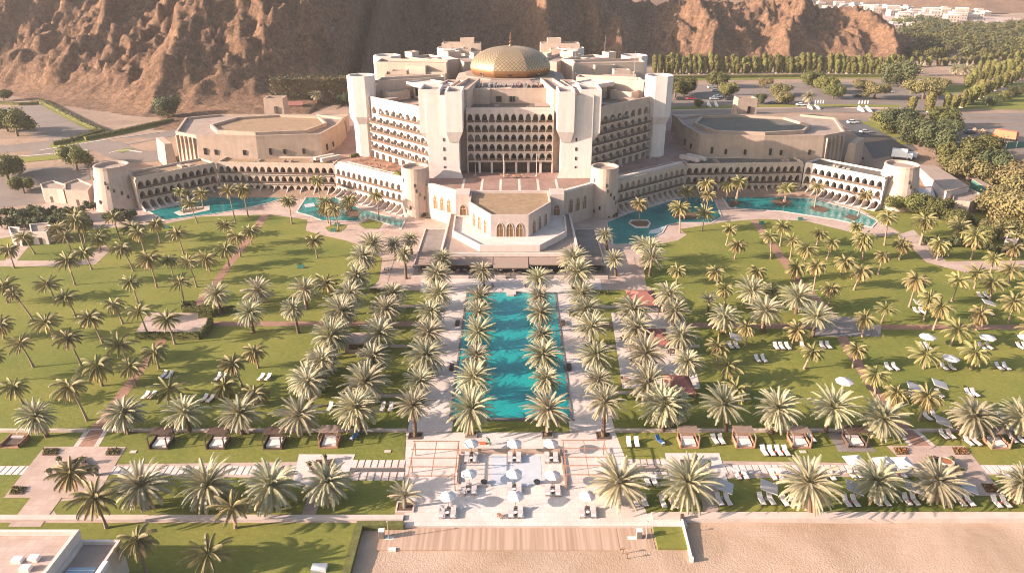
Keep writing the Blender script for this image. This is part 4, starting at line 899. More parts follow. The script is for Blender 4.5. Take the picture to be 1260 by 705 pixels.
# drum and dome
OCD = lambda r: [(XC + r * cos(pi / 8 + k * pi / 4), 276 + r * sin(pi / 8 + k * pi / 4)) for k in range(8)]
b = MB(); b.prism(OCD(21), 28.0, 33.0, 0, mtop=1); b.loft(OCD(21), 33.0, OCD(17.5), 33.8, 1, False); b.prism(OCD(17.5), 33.8, 34.0, 1); b.build("drum", [M_wall, M_roof_l], ht)
def dome():
    n, m_ = 96, 22; bm = bmesh.new(); uvl = bm.loops.layers.uv.new("UVMap"); rows = []
    R0, HT, Z0 = 15.2, 8.8, 34.7; arc = 0; pr = None
    for j in range(m_ + 1):
        t = j / m_
        th = -0.42 + (pi / 2 + 0.42) * t
        r_ = max(0.02, R0 * cos(th) ** 0.92); z = Z0 + 1.6 + (HT - 1.6) * (sin(th) if th > 0 else sin(th) * 0.75)
        if pr: arc += sqrt((r_ - pr[0]) ** 2 + (z - pr[1]) ** 2)
        pr = (r_, z); row = []
        for i in range(n):
            a = 2 * pi * i / n + pi / 8; q = (a - pi / 8) % (pi / 4) - pi / 8
            k = 0.45 + 0.55 * cos(pi / 8) / cos(q) if True else 1
            row.append((bm.verts.new((XC + r_ * k * cos(a), 276 + r_ * k * sin(a), z)), arc, i, r_))
        rows.append(row)
    for j in range(m_):
        for i in range(n):
            q = [rows[j][i], rows[j][(i + 1) % n], rows[j + 1][(i + 1) % n], rows[j + 1][i]]
            f = bm.faces.new([x[0] for x in q]); f.smooth = False; f.material_index = 1 if j < 5 else 0
            g = i // 12
            for k_, lp in enumerate(f.loops):
                ii = i + (1 if k_ in (1, 2) else 0); rr = max(1.5, q[k_][3])
                lp[uvl].uv = ((ii - g * 12 - 6) / 96 * 2 * pi * (0.35 * rr + 0.65 * R0), q[k_][1])
    me = bpy.data.meshes.new("dome"); bm.to_mesh(me); bm.free(); me.materials.append(M_dome); me.materials.append(M_domeb)
    o = bpy.data.objects.new("dome", me); C.objects.link(o); hang(o, ht)
    b = MB(); b.cyl(XC, 276, 0.75, 0.45, 43.3, 44.0, 10); b.cyl(XC, 276, 0.18, 0.10, 44.0, 48.2, 8)
    for z, r_ in ((44.8, 0.55), (46.0, 0.42), (47.0, 0.3)): b.cyl(XC, 276, 0.1, r_, z - r_, z, 10, 0, False); b.cyl(XC, 276, r_, 0.1, z, z + r_, 10)
    b.build("finial", M_domeb, o)
    b = MB()
    for k in range(8):
        a = -pi / 2 + k * pi / 4; c_ = 15.0 * cos(pi / 8) * 0.985
        cx, cy = XC + c_ * cos(a), 276 + c_ * sin(a); ta = Vector((-sin(a), cos(a), 0)); oa = Vector((cos(a), sin(a), 0))
        pts = [Vector((cx, cy, 35.6)) + ta * (0.95 * cos(u)) + Vector((0, 0, 0.95 * sin(u))) for u in [2 * pi * i / 12 for i in range(12)]]
        b.add([p + oa * 0.65 for p in pts] + [p - oa * 0.8 for p in pts], [tuple(range(12))] + [(i, i + 12, (i + 1) % 12 + 12, (i + 1) % 12) for i in range(12)])
    b.build("round_window", M_glass, o)
dome()
for i, (x, y, z, hh) in enumerate(((-43, 268, 34, 8), (-26, 300, 35, 9), (43, 262, 34, 9), (24, 282, 34, 10), (-9, 245, 33.4, 5), (37, 300, 36, 9))):
    b = MB(); b.cyl(XC + x, y, 0.09, 0.05, z, z + hh, 6); b.build("roof_mast", M_metal, ht)
for i, (u, v) in enumerate(((505, 212), (535, 210), (585, 216), (620, 217), (660, 217), (700, 214), (735, 209), (765, 205), (800, 195))):
    p = at(u, v, 10.0); b = MB(); b.cyl(p.x, p.y, 0.10, 0.06, 10.0, 17.0, 6); b.cyl(p.x, p.y, 0.3, 0.3, 10.0, 10.25, 8)
    tag(b.build("flagpole", M_white), f"slim white pole on the hotel's podium terrace, {nth(i)} from its left edge", "pole", "poles along the podium terrace")

# ---------------------------------------------------------------- the two big halls beside the block
def hall(s, m, roofm, inner, label):
    t = empty("octagonal_hall", MX(s, 88, 263), label, "hall")
    outer = mp_(s, [(62.5, 265.5), (65, 249.5), (86, 246.5), (106.5, 247.5), (116, 253.5), (123, 279), (112, 286), (75, 286), (63, 279)])
    zg, zt_ = 6.0, 17.4
    b = MB(); b.loft(inset(outer, -0.7), zg, outer, zt_ - 1.2, 0, top=False); b.ring(outer, 0.7, zt_ - 1.2, zt_, 0); b.build("wall", m, t)
    b = MB(); b.poly(inset(outer, 0.5), zt_ - 0.8); b.build("roof", M_roof_l, t)
    inn = mp_(s, [(66.5, 266.5), (70.5, 253), (87, 249.6), (101.5, 253), (107.5, 263), (103, 277), (88, 282), (72, 279)])
    b = MB(); b.ring(inn, 0.8, zt_ - 0.8, zt_ + 0.55); b.build("roof_rim", m, t)
    b = MB(); b.poly(inset(inn, 0.6), zt_ - 0.3); b.build("gravel_roof", inner, t)
    # slanting end with ribs and the ramp below
    b = MB()
    q0, q1 = outer[3], outer[4]
    F = Face(q1, q0) if s < 0 else Face(q0, q1)
    for k in range(5): d_ = F.L * (0.1 + 0.2 * k); b.prism(F.rect(d_ - 0.25, d_ + 0.25, 0.0, 0.9), zg, zt_ - 1.0)
    b.build("rib", m, t)
    b = MB(); q = mp_(s, [(116.5, 252), (120, 251), (128, 262), (125, 264)]); b.loft(q, 5, inset(q, 0.6), 13.5); b.build("ramp", m, t)
    g = MB()
    sides = [(outer[0], outer[1], (0.25, 0.6)), (outer[1], outer[2], (0.2, 0.42, 0.72)), (outer[2], outer[3], (0.12, 0.3, 0.78))]
    for a, c, ds in sides:
        F = Face(a, c) if s > 0 else Face(c, a)
        for j, d_ in enumerate(ds): dd_ = F.L * d_; g.prism(F.rect(dd_ - 0.4, dd_ + 0.4, 0.15, 0.62), 10.9, 12.6 if j else 13.1)
    g.build("window", M_glass, t)
    # square turret
    x, y = MX(s, 91.5, 290); b = MB(); P4 = rect4(x - 3.7, x + 3.7, y - 3.2, y + 3.2); b.loft(inset(P4, -0.5), 8, P4, 22.0, 0, top=False); b.ring(P4, 0.6, 21.2, 23.2, 0); b.poly(inset(P4, 0.3), 21.8, 1)
    b.build("turret", [m, M_roof_l], t); g = MB(); g.box(x + 0.2, x + 1.2, y - 3.75, y - 3.2, 17.6, 20.2); g.build("turret_door", M_glass, t)
    b = MB(); b.prism(mp_(s, [(96, 284), (64, 287), (64, 292), (100, 292)]), 8, 16.2); b.prism(mp_(s, [(101, 281), (124, 283), (117, 291), (101, 291)]), 8, 15.4); b.build("annex", m, t)
hall(-1, M_hall, M_roof_l, M_gravel_b, "big stone hall with a many-sided brown gravel roof, left of the hotel block")
hall(1, M_hall, M_roof_l, M_gravel_shade, "big stone hall with a many-sided roof coloured dark for shade, right of the hotel block")
# sunk brown strip between hall and wing (left: dry soil and boulders)

# ================================================================== PLANTS
def frond_crown(name, seed, nf, L, el_hi, el_lo, droop, leaf, nl, hang_, dry, mats, wid=0.10):
    r = np.random.default_rng(seed); V, F_, MI = [], [], []; c = 0
    for i in range(nf):
        az = i * 2.39996 + r.uniform(-0.25, 0.25); t = (i + 0.5) / nf; el = R(el_hi + (el_lo - el_hi) * t ** 0.85 + r.uniform(-7, 7))
        ln = L * r.uniform(0.86, 1.08) * (0.80 + 0.2 * sin(pi * min(1, t * 1.3))); k = 9
        h = np.array([cos(az), sin(az), 0.0]); side = np.array([-sin(az), cos(az), 0.0]) ; p = h * 0.12; e = el; pts = [p.copy()]; tw = r.uniform(-0.25, 0.25); dirs = []
        for j in range(k):
            d_ = h * cos(e) + np.array([0, 0, sin(e)]) + side * tw * (j / k) * 0.5; d_ /= np.linalg.norm(d_); dirs.append(d_)
            p = p + d_ * ln / k; pts.append(p.copy()); e -= droop * (0.5 + 1.2 * j / k) / k * (1.0 if el > -0.2 else 0.6)
        pts = np.array(pts); dirs.append(dirs[-1]); mi = 1 if t > 1 - dry else 0
        roll = r.uniform(-0.5, 0.5)
        for j in range(k):                                         # the rib
            a, b_ = pts[j], pts[j + 1]; wd = 0.055 * (1 - j / k) + 0.015
            V += [a - side * wd, a + side * wd, b_ + side * wd * 0.8, b_ - side * wd * 0.8]; F_ += [(c, c + 1, c + 2), (c, c + 2, c + 3)]; MI += [mi, mi]; c += 4
        for q in range(nl):
            s = 0.10 + 0.9 * (q + 0.5) / nl; x = s * k; j = min(int(x), k - 1); fr = x - j; o = pts[j] * (1 - fr) + pts[j + 1] * fr; d_ = dirs[j]
            up = np.cross(side, d_); up = up if up[2] > 0 else -up
            ll = leaf * (0.45 + 0.75 * sin(pi * min(0.97, 0.12 + s * 0.86))) * r.uniform(0.85, 1.12)
            for sg in (-1, 1):
                out = side * sg * cos(hang_) + up * (-sin(hang_) + roll * sg * 0.4) + d_ * (0.62 + 0.5 * s) + np.array([0, 0, -0.12 * hang_])
                out /= np.linalg.norm(out); tip = o + out * ll + np.array([0, 0, -0.25 * ll * hang_])
                V += [o - d_ * wid * 0.5, o + d_ * wid, tip]; F_.append((c, c + 1, c + 2) if sg > 0 else (c + 1, c, c + 2)); MI.append(mi); c += 3
    return np_mesh(name, np.array(V), np.array(F_), mats, MI, link=False)
DATE = [frond_crown("crown", 100 + i, (96, 84, 74, 104, 90, 66, 88)[i], 3.95 * (1, 0.95, 1.05, 0.9, 1.03, 1.08, 1.0)[i], 84, (-55, -45, -35, -62, -50, -28, -58)[i], (1.0, 1.2, 0.85, 1.1, 0.9, 1.0, 1.25)[i], 0.46, 34, 0.32, (0.10, 0.16, 0.05, 0.2, 0.1, 0.04, 0.14)[i], [M_date, M_dry], 0.085) for i in range(7)]
COCO = [frond_crown("crown", 200 + i, (38, 32, 44, 28, 40, 34, 42, 30)[i], 3.55 * (1, 1.06, 0.94, 1.1, 1, 0.9, 1.04, 0.97)[i], 76, (-50, -35, -62, -25, -55, -45, -60, -40)[i], (1.45, 1.2, 1.6, 1.1, 1.7, 1.35, 1.5, 1.8)[i], 0.64, 28, 0.8, (0.26, 0.15, 0.36, 0.1, 0.3, 0.2, 0.4, 0.28)[i], [M_coco, M_cocoy], 0.095) for i in range(8)]
THIN = [frond_crown("crown", 300 + i, 26, 2.9, 84, 5, 0.9, 0.5, 18, 0.35, 0.1, [M_date, M_dry], 0.1) for i in range(2)]
def trunk_mesh(h, lean, r0, r1, m, curve=0.4, n=8):
    b = MB(); pts, rs = [], []
    for i in range(7):
        t = i / 6; pts.append((lean[0] * (t + curve * t * (1 - t) * -1), lean[1] * t, -0.1 + (h + 0.1) * t)); rs.append(r0 + (r1 - r0) * t ** 0.6 + (0.10 * (1 - t) ** 6) + (0.012 if i % 2 else 0))
    b.tube(pts, rs, n); me = bpy.data.meshes.new("trunk"); me.from_pydata(b.v, [], b.f); me.materials.append(m); me.update(); return me
NUTS = MB(); r_ = random.Random(3)
for i in range(9):
    a = i * 0.7; x, y, z = 0.28 * cos(a), 0.28 * sin(a), -0.12 - 0.16 * (i % 3); NUTS.loft([(x + 0.05 * cos(k * pi / 3), y + 0.05 * sin(k * pi / 3)) for k in range(6)], z - 0.13, [(x + 0.12 * cos(k * pi / 3), y + 0.12 * sin(k * pi / 3)) for k in range(6)], z, 0, True, True)
nuts_me = bpy.data.meshes.new("coconuts"); nuts_me.from_pydata(NUTS.v, [], NUTS.f); nuts_me.materials.append(M_cocoy); nuts_me.update()
PALMS = []                                       # (root, kind, x, y, row tag)
def palm(kind, base, h, lean, scale, row=None, fill=1.0):
    r = random.Random(int(base.x * 31 + base.y * 57) & 0xffff)
    o = empty("date_palm" if kind != 'coco' else "coconut_palm", base)
    tm = trunk_mesh(h, lean, *((0.33, 0.30, M_trunkd, 0.1) if kind == 'date' else (0.24, 0.22, M_trunkd, 0.1) if kind == 'thin' else (0.20, 0.125, M_trunk, 0.35)))
    child("trunk", tm, o)
    c = child("crown", r.choice({'date': DATE, 'coco': COCO, 'thin': THIN}[kind]), o, (lean[0], lean[1], h)); c.rotation_euler = (r.uniform(-0.13, 0.13), r.uniform(-0.13, 0.13), r.uniform(0, 6.28)); k_ = scale * r.uniform(0.9, 1.1); c.scale = (k_ * r.uniform(0.92, 1.08), k_ * r.uniform(0.92, 1.08), k_ * r.uniform(0.9, 1.1))
    if kind == 'coco' and r.random() < 0.6: child("coconuts", nuts_me, o, (lean[0], lean[1], h))
    PALMS.append([o, kind, base.x, base.y, row, h, lean]); return o
def tile(off, s, pts, kind, h0, scale, row=None):
    r = random.Random(int(off[0] + off[1] * 3 + len(pts)))
    for q in pts:
        u, v = off[0] + q[0] / s, off[1] + q[1] / s
        if len(q) >= 4:
            base = at(off[0] + q[2] / s, off[1] + q[3] / s); h = max(2.2, min(9.5, height_at(base.y, v)))
            top = at(u, v, h); lean = (max(-2.6, min(2.6, top.x - base.x)), r.uniform(-0.3, 0.3))
        else:
            h = h0 * r.uniform(0.9, 1.12); top = at(u, v, h); lean = ((r.uniform(-0.6, 0.6) if kind == 'coco' else r.uniform(-0.2, 0.2)), r.uniform(-0.3, 0.3)); base = Vector((top.x - lean[0], top.y - lean[1], 0))
        palm(kind, base, h, lean, scale * r.uniform(0.92, 1.1), row)
# left lawn
tile((0, 240), 2.938, [(85,150,128,215),(235,150,262,210),(30,200,52,265),(245,235,272,325),(300,205,333,270),(410,80,435,165),(500,135,525,210),(560,105,580,175),(640,140,665,215),(440,195,483,275),(535,230,568,335),
  (612,235),(680,240,712,333),(745,230,760,275),(815,110,828,150),(855,150),(815,195,830,260),(905,130,910,180),(1045,20,1055,105),(1135,165,1147,228),(1180,25,1195,110),(470,315,503,405),(170,325,200,380),
  (235,370,275,440),(45,355,125,460),(650,315,665,390),(410,395,445,465),(500,420,535,505),(600,450,633,540),(320,445,372,535),(165,460,195,520),(75,535,122,622),(245,515,297,622),(430,540,460,600),(560,565,575,628),
  (350,620,370,690),(470,620,495,690),(920,565,935,625),(840,610,880,700),(1178,320,1190,352),(0,470,15,520),(270,90,300,180),(355,155,365,200),(15,330,28,390),(-45,590,-20,680)], 'coco', 6.0, 0.86)
tile((0, 460), 2.879, [(50,45,85,110),(245,45,310,165),(590,65,592,90),(785,55,788,80),(330,440,378,545),(825,470,835,545),(485,590,520,708),(735,640,760,716),(250,350,270,430),(885,95,890,110)], 'coco', 5.0, 0.92)
# right lawn
tile((820, 240), 2.864, [(225,120,210,178),(250,175,240,225),(40,265,35,315),(175,270,180,320),(205,330,205,390),(320,270,325,320),(365,145,368,225),(410,110,400,180),(445,160,435,230),(540,135,528,180),(585,170,565,228),(495,190,485,255),
  (530,250,518,335),(630,235,612,280),(580,330,572,390),(460,255,455,300),(690,165,692,228),(690,270,660,335),(765,215,745,280),(835,180,820,228),(670,110,665,150),(780,80,768,178),(775,400,757,450),(700,435,690,500),(880,300,855,395),(930,365,905,445),
  (970,395,940,475),(1030,300,1005,375),(1095,275,1085,330),(1150,305,1140,370),(1110,420,1090,480),(1225,375,1205,450),(1030,475,1000,530),(1090,555,1072,612),(1155,225,1140,275),(965,175,953,230),(915,95,893,178),(1085,165,1075,225),(1040,120,1035,170),
  (1215,265,1205,310),(1225,185,1215,230),(460,475,440,530),(515,550,485,612),(285,465,280,530),(675,545,655,608),(740,635,735,700),(915,565,905,612),(215,600,190,670),(180,530,178,590),(370,330,365,380),(1290,330,1270,400),(1300,470,1280,540)], 'coco', 5.6, 0.84)
tile((820, 460), 2.864, [(920,80,890,165),(822,80,825,110),(250,58,250,90)], 'coco', 4.0, 0.85)
# round the lagoons
tile((730, 120), 4.145, [(235,540,235,635),(440,565,440,690),(475,480,480,545),(580,440,550,580),(590,500,575,590),(570,590,555,680),(745,430,730,535),(690,450,680,520)], 'coco', 6.0, 0.88)
tile((800, 0), 2.35, [(400,540,385,585),(392,545,390,588),(485,540,475,600),(625,565,600,625),(690,620,680,690),(85,600,88,640),(260,530,245,585)], 'coco', 6.0, 0.88)
tile((300, 120), 4.145, [(375,420,390,520),(225,530,245,640),(415,560,430,640),(460,570,485,680),(540,520,540,580),(675,500,690,620),(525,545,530,580)], 'coco', 6.0, 0.9)
tile((80, 120), 4.148, [(590,480,605,590),(635,540,675,640),(695,490,705,565),(840,470,870,635),(905,470,935,610)], 'coco', 6.0, 0.88)
tile((0, 200), 5.876, [(590,440,620,580),(720,505,700,600),(560,380,575,500),(960,470,985,540),(420,470,440,560)], 'coco', 5.0, 0.95)
tile((1050, 180), 5.038, [(450,460,410,610),(660,490,640,570),(760,550,730,700),(920,520,910,580),(540,620,520,690),(1000,560,960,640),(70,560,60,700),(300,600,285,690)], 'coco', 5.0, 0.95)
# date palms: the rows along the seaside court
SEA = "in the row above the sea wall"; KERB = "in the row behind the thin white kerb"
tile((0, 460), 2.879, [(500,395),(735,395),(960,400),(1160,385)], 'date', 3.4, 1.26, ('left', SEA))
tile((820, 460), 2.864, [(75,385),(505,390,508,488),(745,380),(955,380),(1255,385),(-165,385)], 'date', 3.4, 1.04, ('right', SEA))
tile((0, 460), 2.879, [(130,150,168,222),(440,140),(655,140),(850,140),(1060,150)], 'date', 3.8, 1.05, ('left', KERB))
tile((820, 460), 2.864, [(30,110),(200,105,210,200),(395,125,368,208),(590,118,555,205),(765,160),(1085,150),(1250,150)], 'date', 3.9, 1.05, ('right', KERB))
tile((400, 460), 2.864, [(120,130,125,200)], 'date', 3.9, 1.05, ('left', KERB)); tile((400, 460), 2.864, [(1200,110,1190,200)], 'date', 3.9, 1.05, ('right', KERB))
# beside and in the long pool
T2 = (400, 280); S2 = 2.864
tile(T2, S2, [(555,155,560,215),(545,250),(540,300),(540,368),(535,452),(525,528,526,614),(515,645,516,730)], 'date', 4.0, 0.93, ('left', 'standing in the long pool'))
tile(T2, S2, [(750,180),(755,243),(760,302),(765,380),(770,448),(780,535),(785,645,783,732)], 'date', 4.0, 0.93, ('right', 'standing in the long pool'))
tile(T2, S2, [(415,110),(395,165),(400,235),(372,300),(365,370),(355,452),(335,545,330,610),(312,625,318,735)], 'date', 4.2, 0.97, ('left', 'along the outer edge of the pool walk'))
tile(T2, S2, [(875,110),(890,158),(905,235),(922,292),(940,352),(955,452),(965,540),(985,620,980,735)], 'date', 4.2, 0.97, ('right', 'along the outer edge of the pool walk'))
tile(T2, S2, [(240,235),(215,290),(192,375),(170,458),(140,548),(105,640)], 'date', 4.4, 1.05, ('left', 'in the second row beyond the pool walk'))
tile(T2, S2, [(1085,290),(1100,355),(1130,443),(1138,548),(1185,625)], 'date', 4.4, 1.08, ('right', 'in the second row beyond the pool walk'))
tile(T2, S2, [(165,60),(135,105),(112,172),(88,235),(58,300),(22,385),(-10,470),(-60,545)], 'date', 4.6, 1.02, ('left', 'in the third row beyond the pool walk'))
tile(T2, S2, [(1120,60),(1150,110),(1210,240),(1235,295),(1255,385),(1280,475),(1145,75)], 'date', 4.6, 1.0, ('right', 'in the third row beyond the pool walk'))
tile(T2, S2, [(280,95,285,180),(300,40),(245,60)], 'date', 4.0, 0.80, ('left', 'beside the steps below the pavilion')); tile(T2, S2, [(985,25,995,80),(1020,115,1025,170)], 'date', 4.0, 0.82, ('right', 'beside the steps below the pavilion'))
tile((210, 330), 4.7, [(265,150),(505,130,510,200),(780,130),(455,260,480,370),(710,235,740,375),(985,240),(935,390,960,500),(870,530,890,600),(800,640,810,720)], 'date', 4.4, 1.0, ('left', 'in the loose group beside the garden court'))
tile((820, 240), 2.864, [(205,430,190,490),(300,340),(350,410),(465,360),(530,430)], 'date', 4.4, 1.06, ('right', 'in the loose group beside the garden court'))
tile((820, 240), 2.864, [(150,370,145,420)], 'thin', 4.0, 0.85, ('right', 'in the loose group beside the garden court'))
tile((400, 460), 2.864, [(278,440,283,470)], 'thin', 1.4, 0.9, ('left', 'in the square bed at the corner of the big terrace'))
for u, v in ((992, 118), (390, 116)): p = att(u, v + 16); palm('date', p, 5.5, (0.3, 0), 0.95, ('far', 'beside the cliff foot' if u < 500 else 'beside the far car park'))
for u, v in ((1130, 86), (1175, 86), (1185, 88)): p = att(u, v + 8); palm('date', p, 4.5, (0.0, 0), 1.3, ('far', 'in front of the far clipped rows'))
# beds under palms that stand on paving or in water
def bed(x, y, sx, sy, h, m=M_kerb, label=None):
    t = empty("planter", (x, y, 0), label, "planter", "planters under the palms by the pool"); b = MB(); b.ring([(x - sx, y - sy), (x + sx, y - sy), (x + sx, y + sy), (x - sx, y + sy)], 0.22, 0, h); b.build("rim", m, t)
    b = MB(); b.box(x - sx + 0.2, x + sx - 0.2, y - sy + 0.2, y + sy - 0.2, 0, h - 0.06); b.build("soil", M_soil, t)
for o, k, x, y, row, h, le in list(PALMS):
    if row and row[1] == 'standing in the long pool': bed(x, y, 0.95, 0.95, 0.32, M_greyp)
    elif row and row[1].startswith('along the outer') : bed(x, y, 1.1, 0.9, 0.16, M_woodd)
    elif row and row[1].startswith('in the square'): bed(x, y, 1.3, 1.1, 0.22)
BEDS = [o for o in C.objects if o.name.split('.')[0] == 'planter']
for sgn, side in ((-1, 'left'), (1, 'right')):
    for lo, hi, what in ((0, 9.5, "grey planter box in the pool under a palm, {} row, {} from the sea"), (9.5, 19, "dark wooden bed under a palm, {} pool walk, {} from the sea")):
        L = sorted([o for o in BEDS if lo <= abs(o.location.x + 0.1) < hi and o.location.x * sgn > 0 and o.location.y > 80 and abs(o.location.x + 13.4) > 0], key=lambda o: o.location.y)
        for i, o in enumerate(L): o['label'] = what.format(side, nth(i))
for o in BEDS:
    if o.get('label') is None: tag(o, "square stone-rimmed bed at the left front corner of the big terrace", "planter")
    o['category'] = 'planter'

def label_palms():
    rows = {}
    for P in PALMS:
        o, kind, x, y, row, h, lean = P
        if row: rows.setdefault(row, []).append(P)
    for (side, what), L in rows.items():
        L.sort(key=lambda P: P[3] if 'pool' in what else P[2] * (-1 if side == 'left' else 1))
        for i, P in enumerate(L):
            if len(L) == 1: lab = f"small spiky young date palm {what}"
            elif side == 'far': lab = f"date palm {what}" + ("" if len(L) == 1 else f", {nth(i)} of the cluster from the left")
            else: lab = f"{side} date palm {what}, {nth(i)} from " + ("the sea" if 'pool' in what else "the central axis")
            tag(P[0], lab, "palm tree", "date palms of the garden")
    lawns = {}
    for P in PALMS:
        if P[4]: continue
        o, kind, x, y, row, h, lean = P
        side = 'left' if x < 0 else 'right'
        # the brick paths run from the lagoons down to the pink courts
        lo, hi = at(217, 400), at(300, 300)
        xb = abs(np.interp(y, [85, 100, 140, 160, 205], [56, 59, 63, 67, 71])); inner = abs(x) < xb
        band = int(np.searchsorted([84, 100, 110, 122, 135, 147, 158, 168, 180, 192, 205], y))
        lawns.setdefault((side, inner, band), []).append(P)
    where = ["beside the sea wall", "between pink court and white kerb", "just behind the white kerb", "level with the lower loungers", "level with the pool's near half", "level with the court's seaward edge", "level with the garden court", "just beyond the cross path", "in mid lawn", "in the upper lawn", "near the lagoon path", "at the lagoon's edge"]
    for (side, inner, band), L in lawns.items():
        L.sort(key=lambda P: abs(P[2]))
        for i, P in enumerate(L):
            h, lx = P[5], P[6][0]
            look = ("tall " if h > 6.6 and abs(lx) < 0.9 else "short " if h < 4.2 else "") + ("leaning " if abs(lx) > 0.9 else "")
            tag(P[0], f"{look}coconut palm {where[band]}, {side} lawn {'inside' if inner else 'outside'} brick path, {nth(i)} outwards", "palm tree", "coconut palms on the lawns")
label_palms()

# ---------------------------------------------------------------- broadleaf trees, shrubs, clipped columns, hedges
def leaf_cloud(r, centers, radii, per, size, flat=0.75, shell=0.55):
    V, F_ = [], []
    for (c, rad, n) in zip(centers, radii, per):
        d_ = r.normal(size=(n, 3)); d_ /= np.linalg.norm(d_, axis=1)[:, None]; rr = rad * (shell + (1 - shell) * r.random(n)) * (1 + 0.18 * r.normal(size=n))
        p = np.array(c) + d_ * rr[:, None] * np.array([1, 1, flat])
        nrm = d_ + r.normal(size=(n, 3)) * 0.45; nrm /= np.linalg.norm(nrm, axis=1)[:, None]
        a = np.cross(nrm, r.normal(size=(n, 3))); a /= np.linalg.norm(a, axis=1)[:, None]; b_ = np.cross(nrm, a); s = size * r.uniform(0.6, 1.35, n)[:, None]
        V.append(np.stack([p - a * s, p - b_ * s * 0.6, p + a * s, p + b_ * s * 0.6], 1).reshape(-1, 3))
    V = np.concatenate(V); return V, np.arange(len(V)).reshape(-1, 4)
def tree_mesh(seed, R_, Ht, n_cl, size, per, m, flat=0.75, spread=1.0):
    r = np.random.default_rng(seed); cs, rs, ps = [], [], []
    for i in range(n_cl):
        a = r.uniform(0, 6.28); q = sqrt(r.random()) * R_ * 0.72 * spread; z = Ht * (0.50 + 0.40 * r.random() - 0.12 * (q / R_) ** 2); rad = R_ * r.uniform(0.28, 0.44)
        cs.append((q * cos(a), q * sin(a), z)); rs.append(rad); ps.append(int(per * rad ** 2 / (R_ * 0.36) ** 2))
    V, F_ = leaf_cloud(r, cs, rs, ps, size, flat); crown = np_mesh("crown", V, F_, [m], link=False)
    b = MB(); b.tube([(0, 0, -0.4), (0.1, 0.05, Ht * 0.25), (0.0, 0.1, Ht * 0.5)], [R_ * 0.085, R_ * 0.06, R_ * 0.045], 7)
    for c in cs[:7]: b.tube([(0.05, 0.05, Ht * 0.28), (c[0] * 0.5, c[1] * 0.5, Ht * 0.48), (c[0] * 0.85, c[1] * 0.85, c[2] * 0.95)], [R_ * 0.04, R_ * 0.028, R_ * 0.012], 5)
    me = bpy.data.meshes.new("trunk"); me.from_pydata(b.v, [], b.f); me.materials.append(M_bark); me.update(); return crown, me
BROAD = [tree_mesh(500 + i, 4.2, 6.5, 14, 0.25, 560, (M_leaf, M_leaf, M_leafd, M_leaf)[i], 0.9) for i in range(4)]
ACAC = [tree_mesh(520 + i, 4.6, 5.2, 16, 0.22, 420, M_leafy, 0.7) for i in range(3)]
SHRUB = [tree_mesh(540 + i, 1.8, 2.2, 8, 0.19, 260, M_leafd, 0.85) for i in range(4)]
def tree(kindset, name, p, s, label, group=None, sz=None, cat="tree"):
    r = random.Random(int(p.x * 13 + p.y * 7)); cm, tm = r.choice(kindset); o = empty(name, p, label, cat, group, r.uniform(0, 6.28))
    c = child("crown", cm, o); c.scale = (s, s, sz or s); c.location.z = -0.9 * s if cat == 'tree' else -0.2; k = child("trunk", tm, o); k.scale = (s, s, sz or s); return o
G_T = "trees round the far roads and car parks"
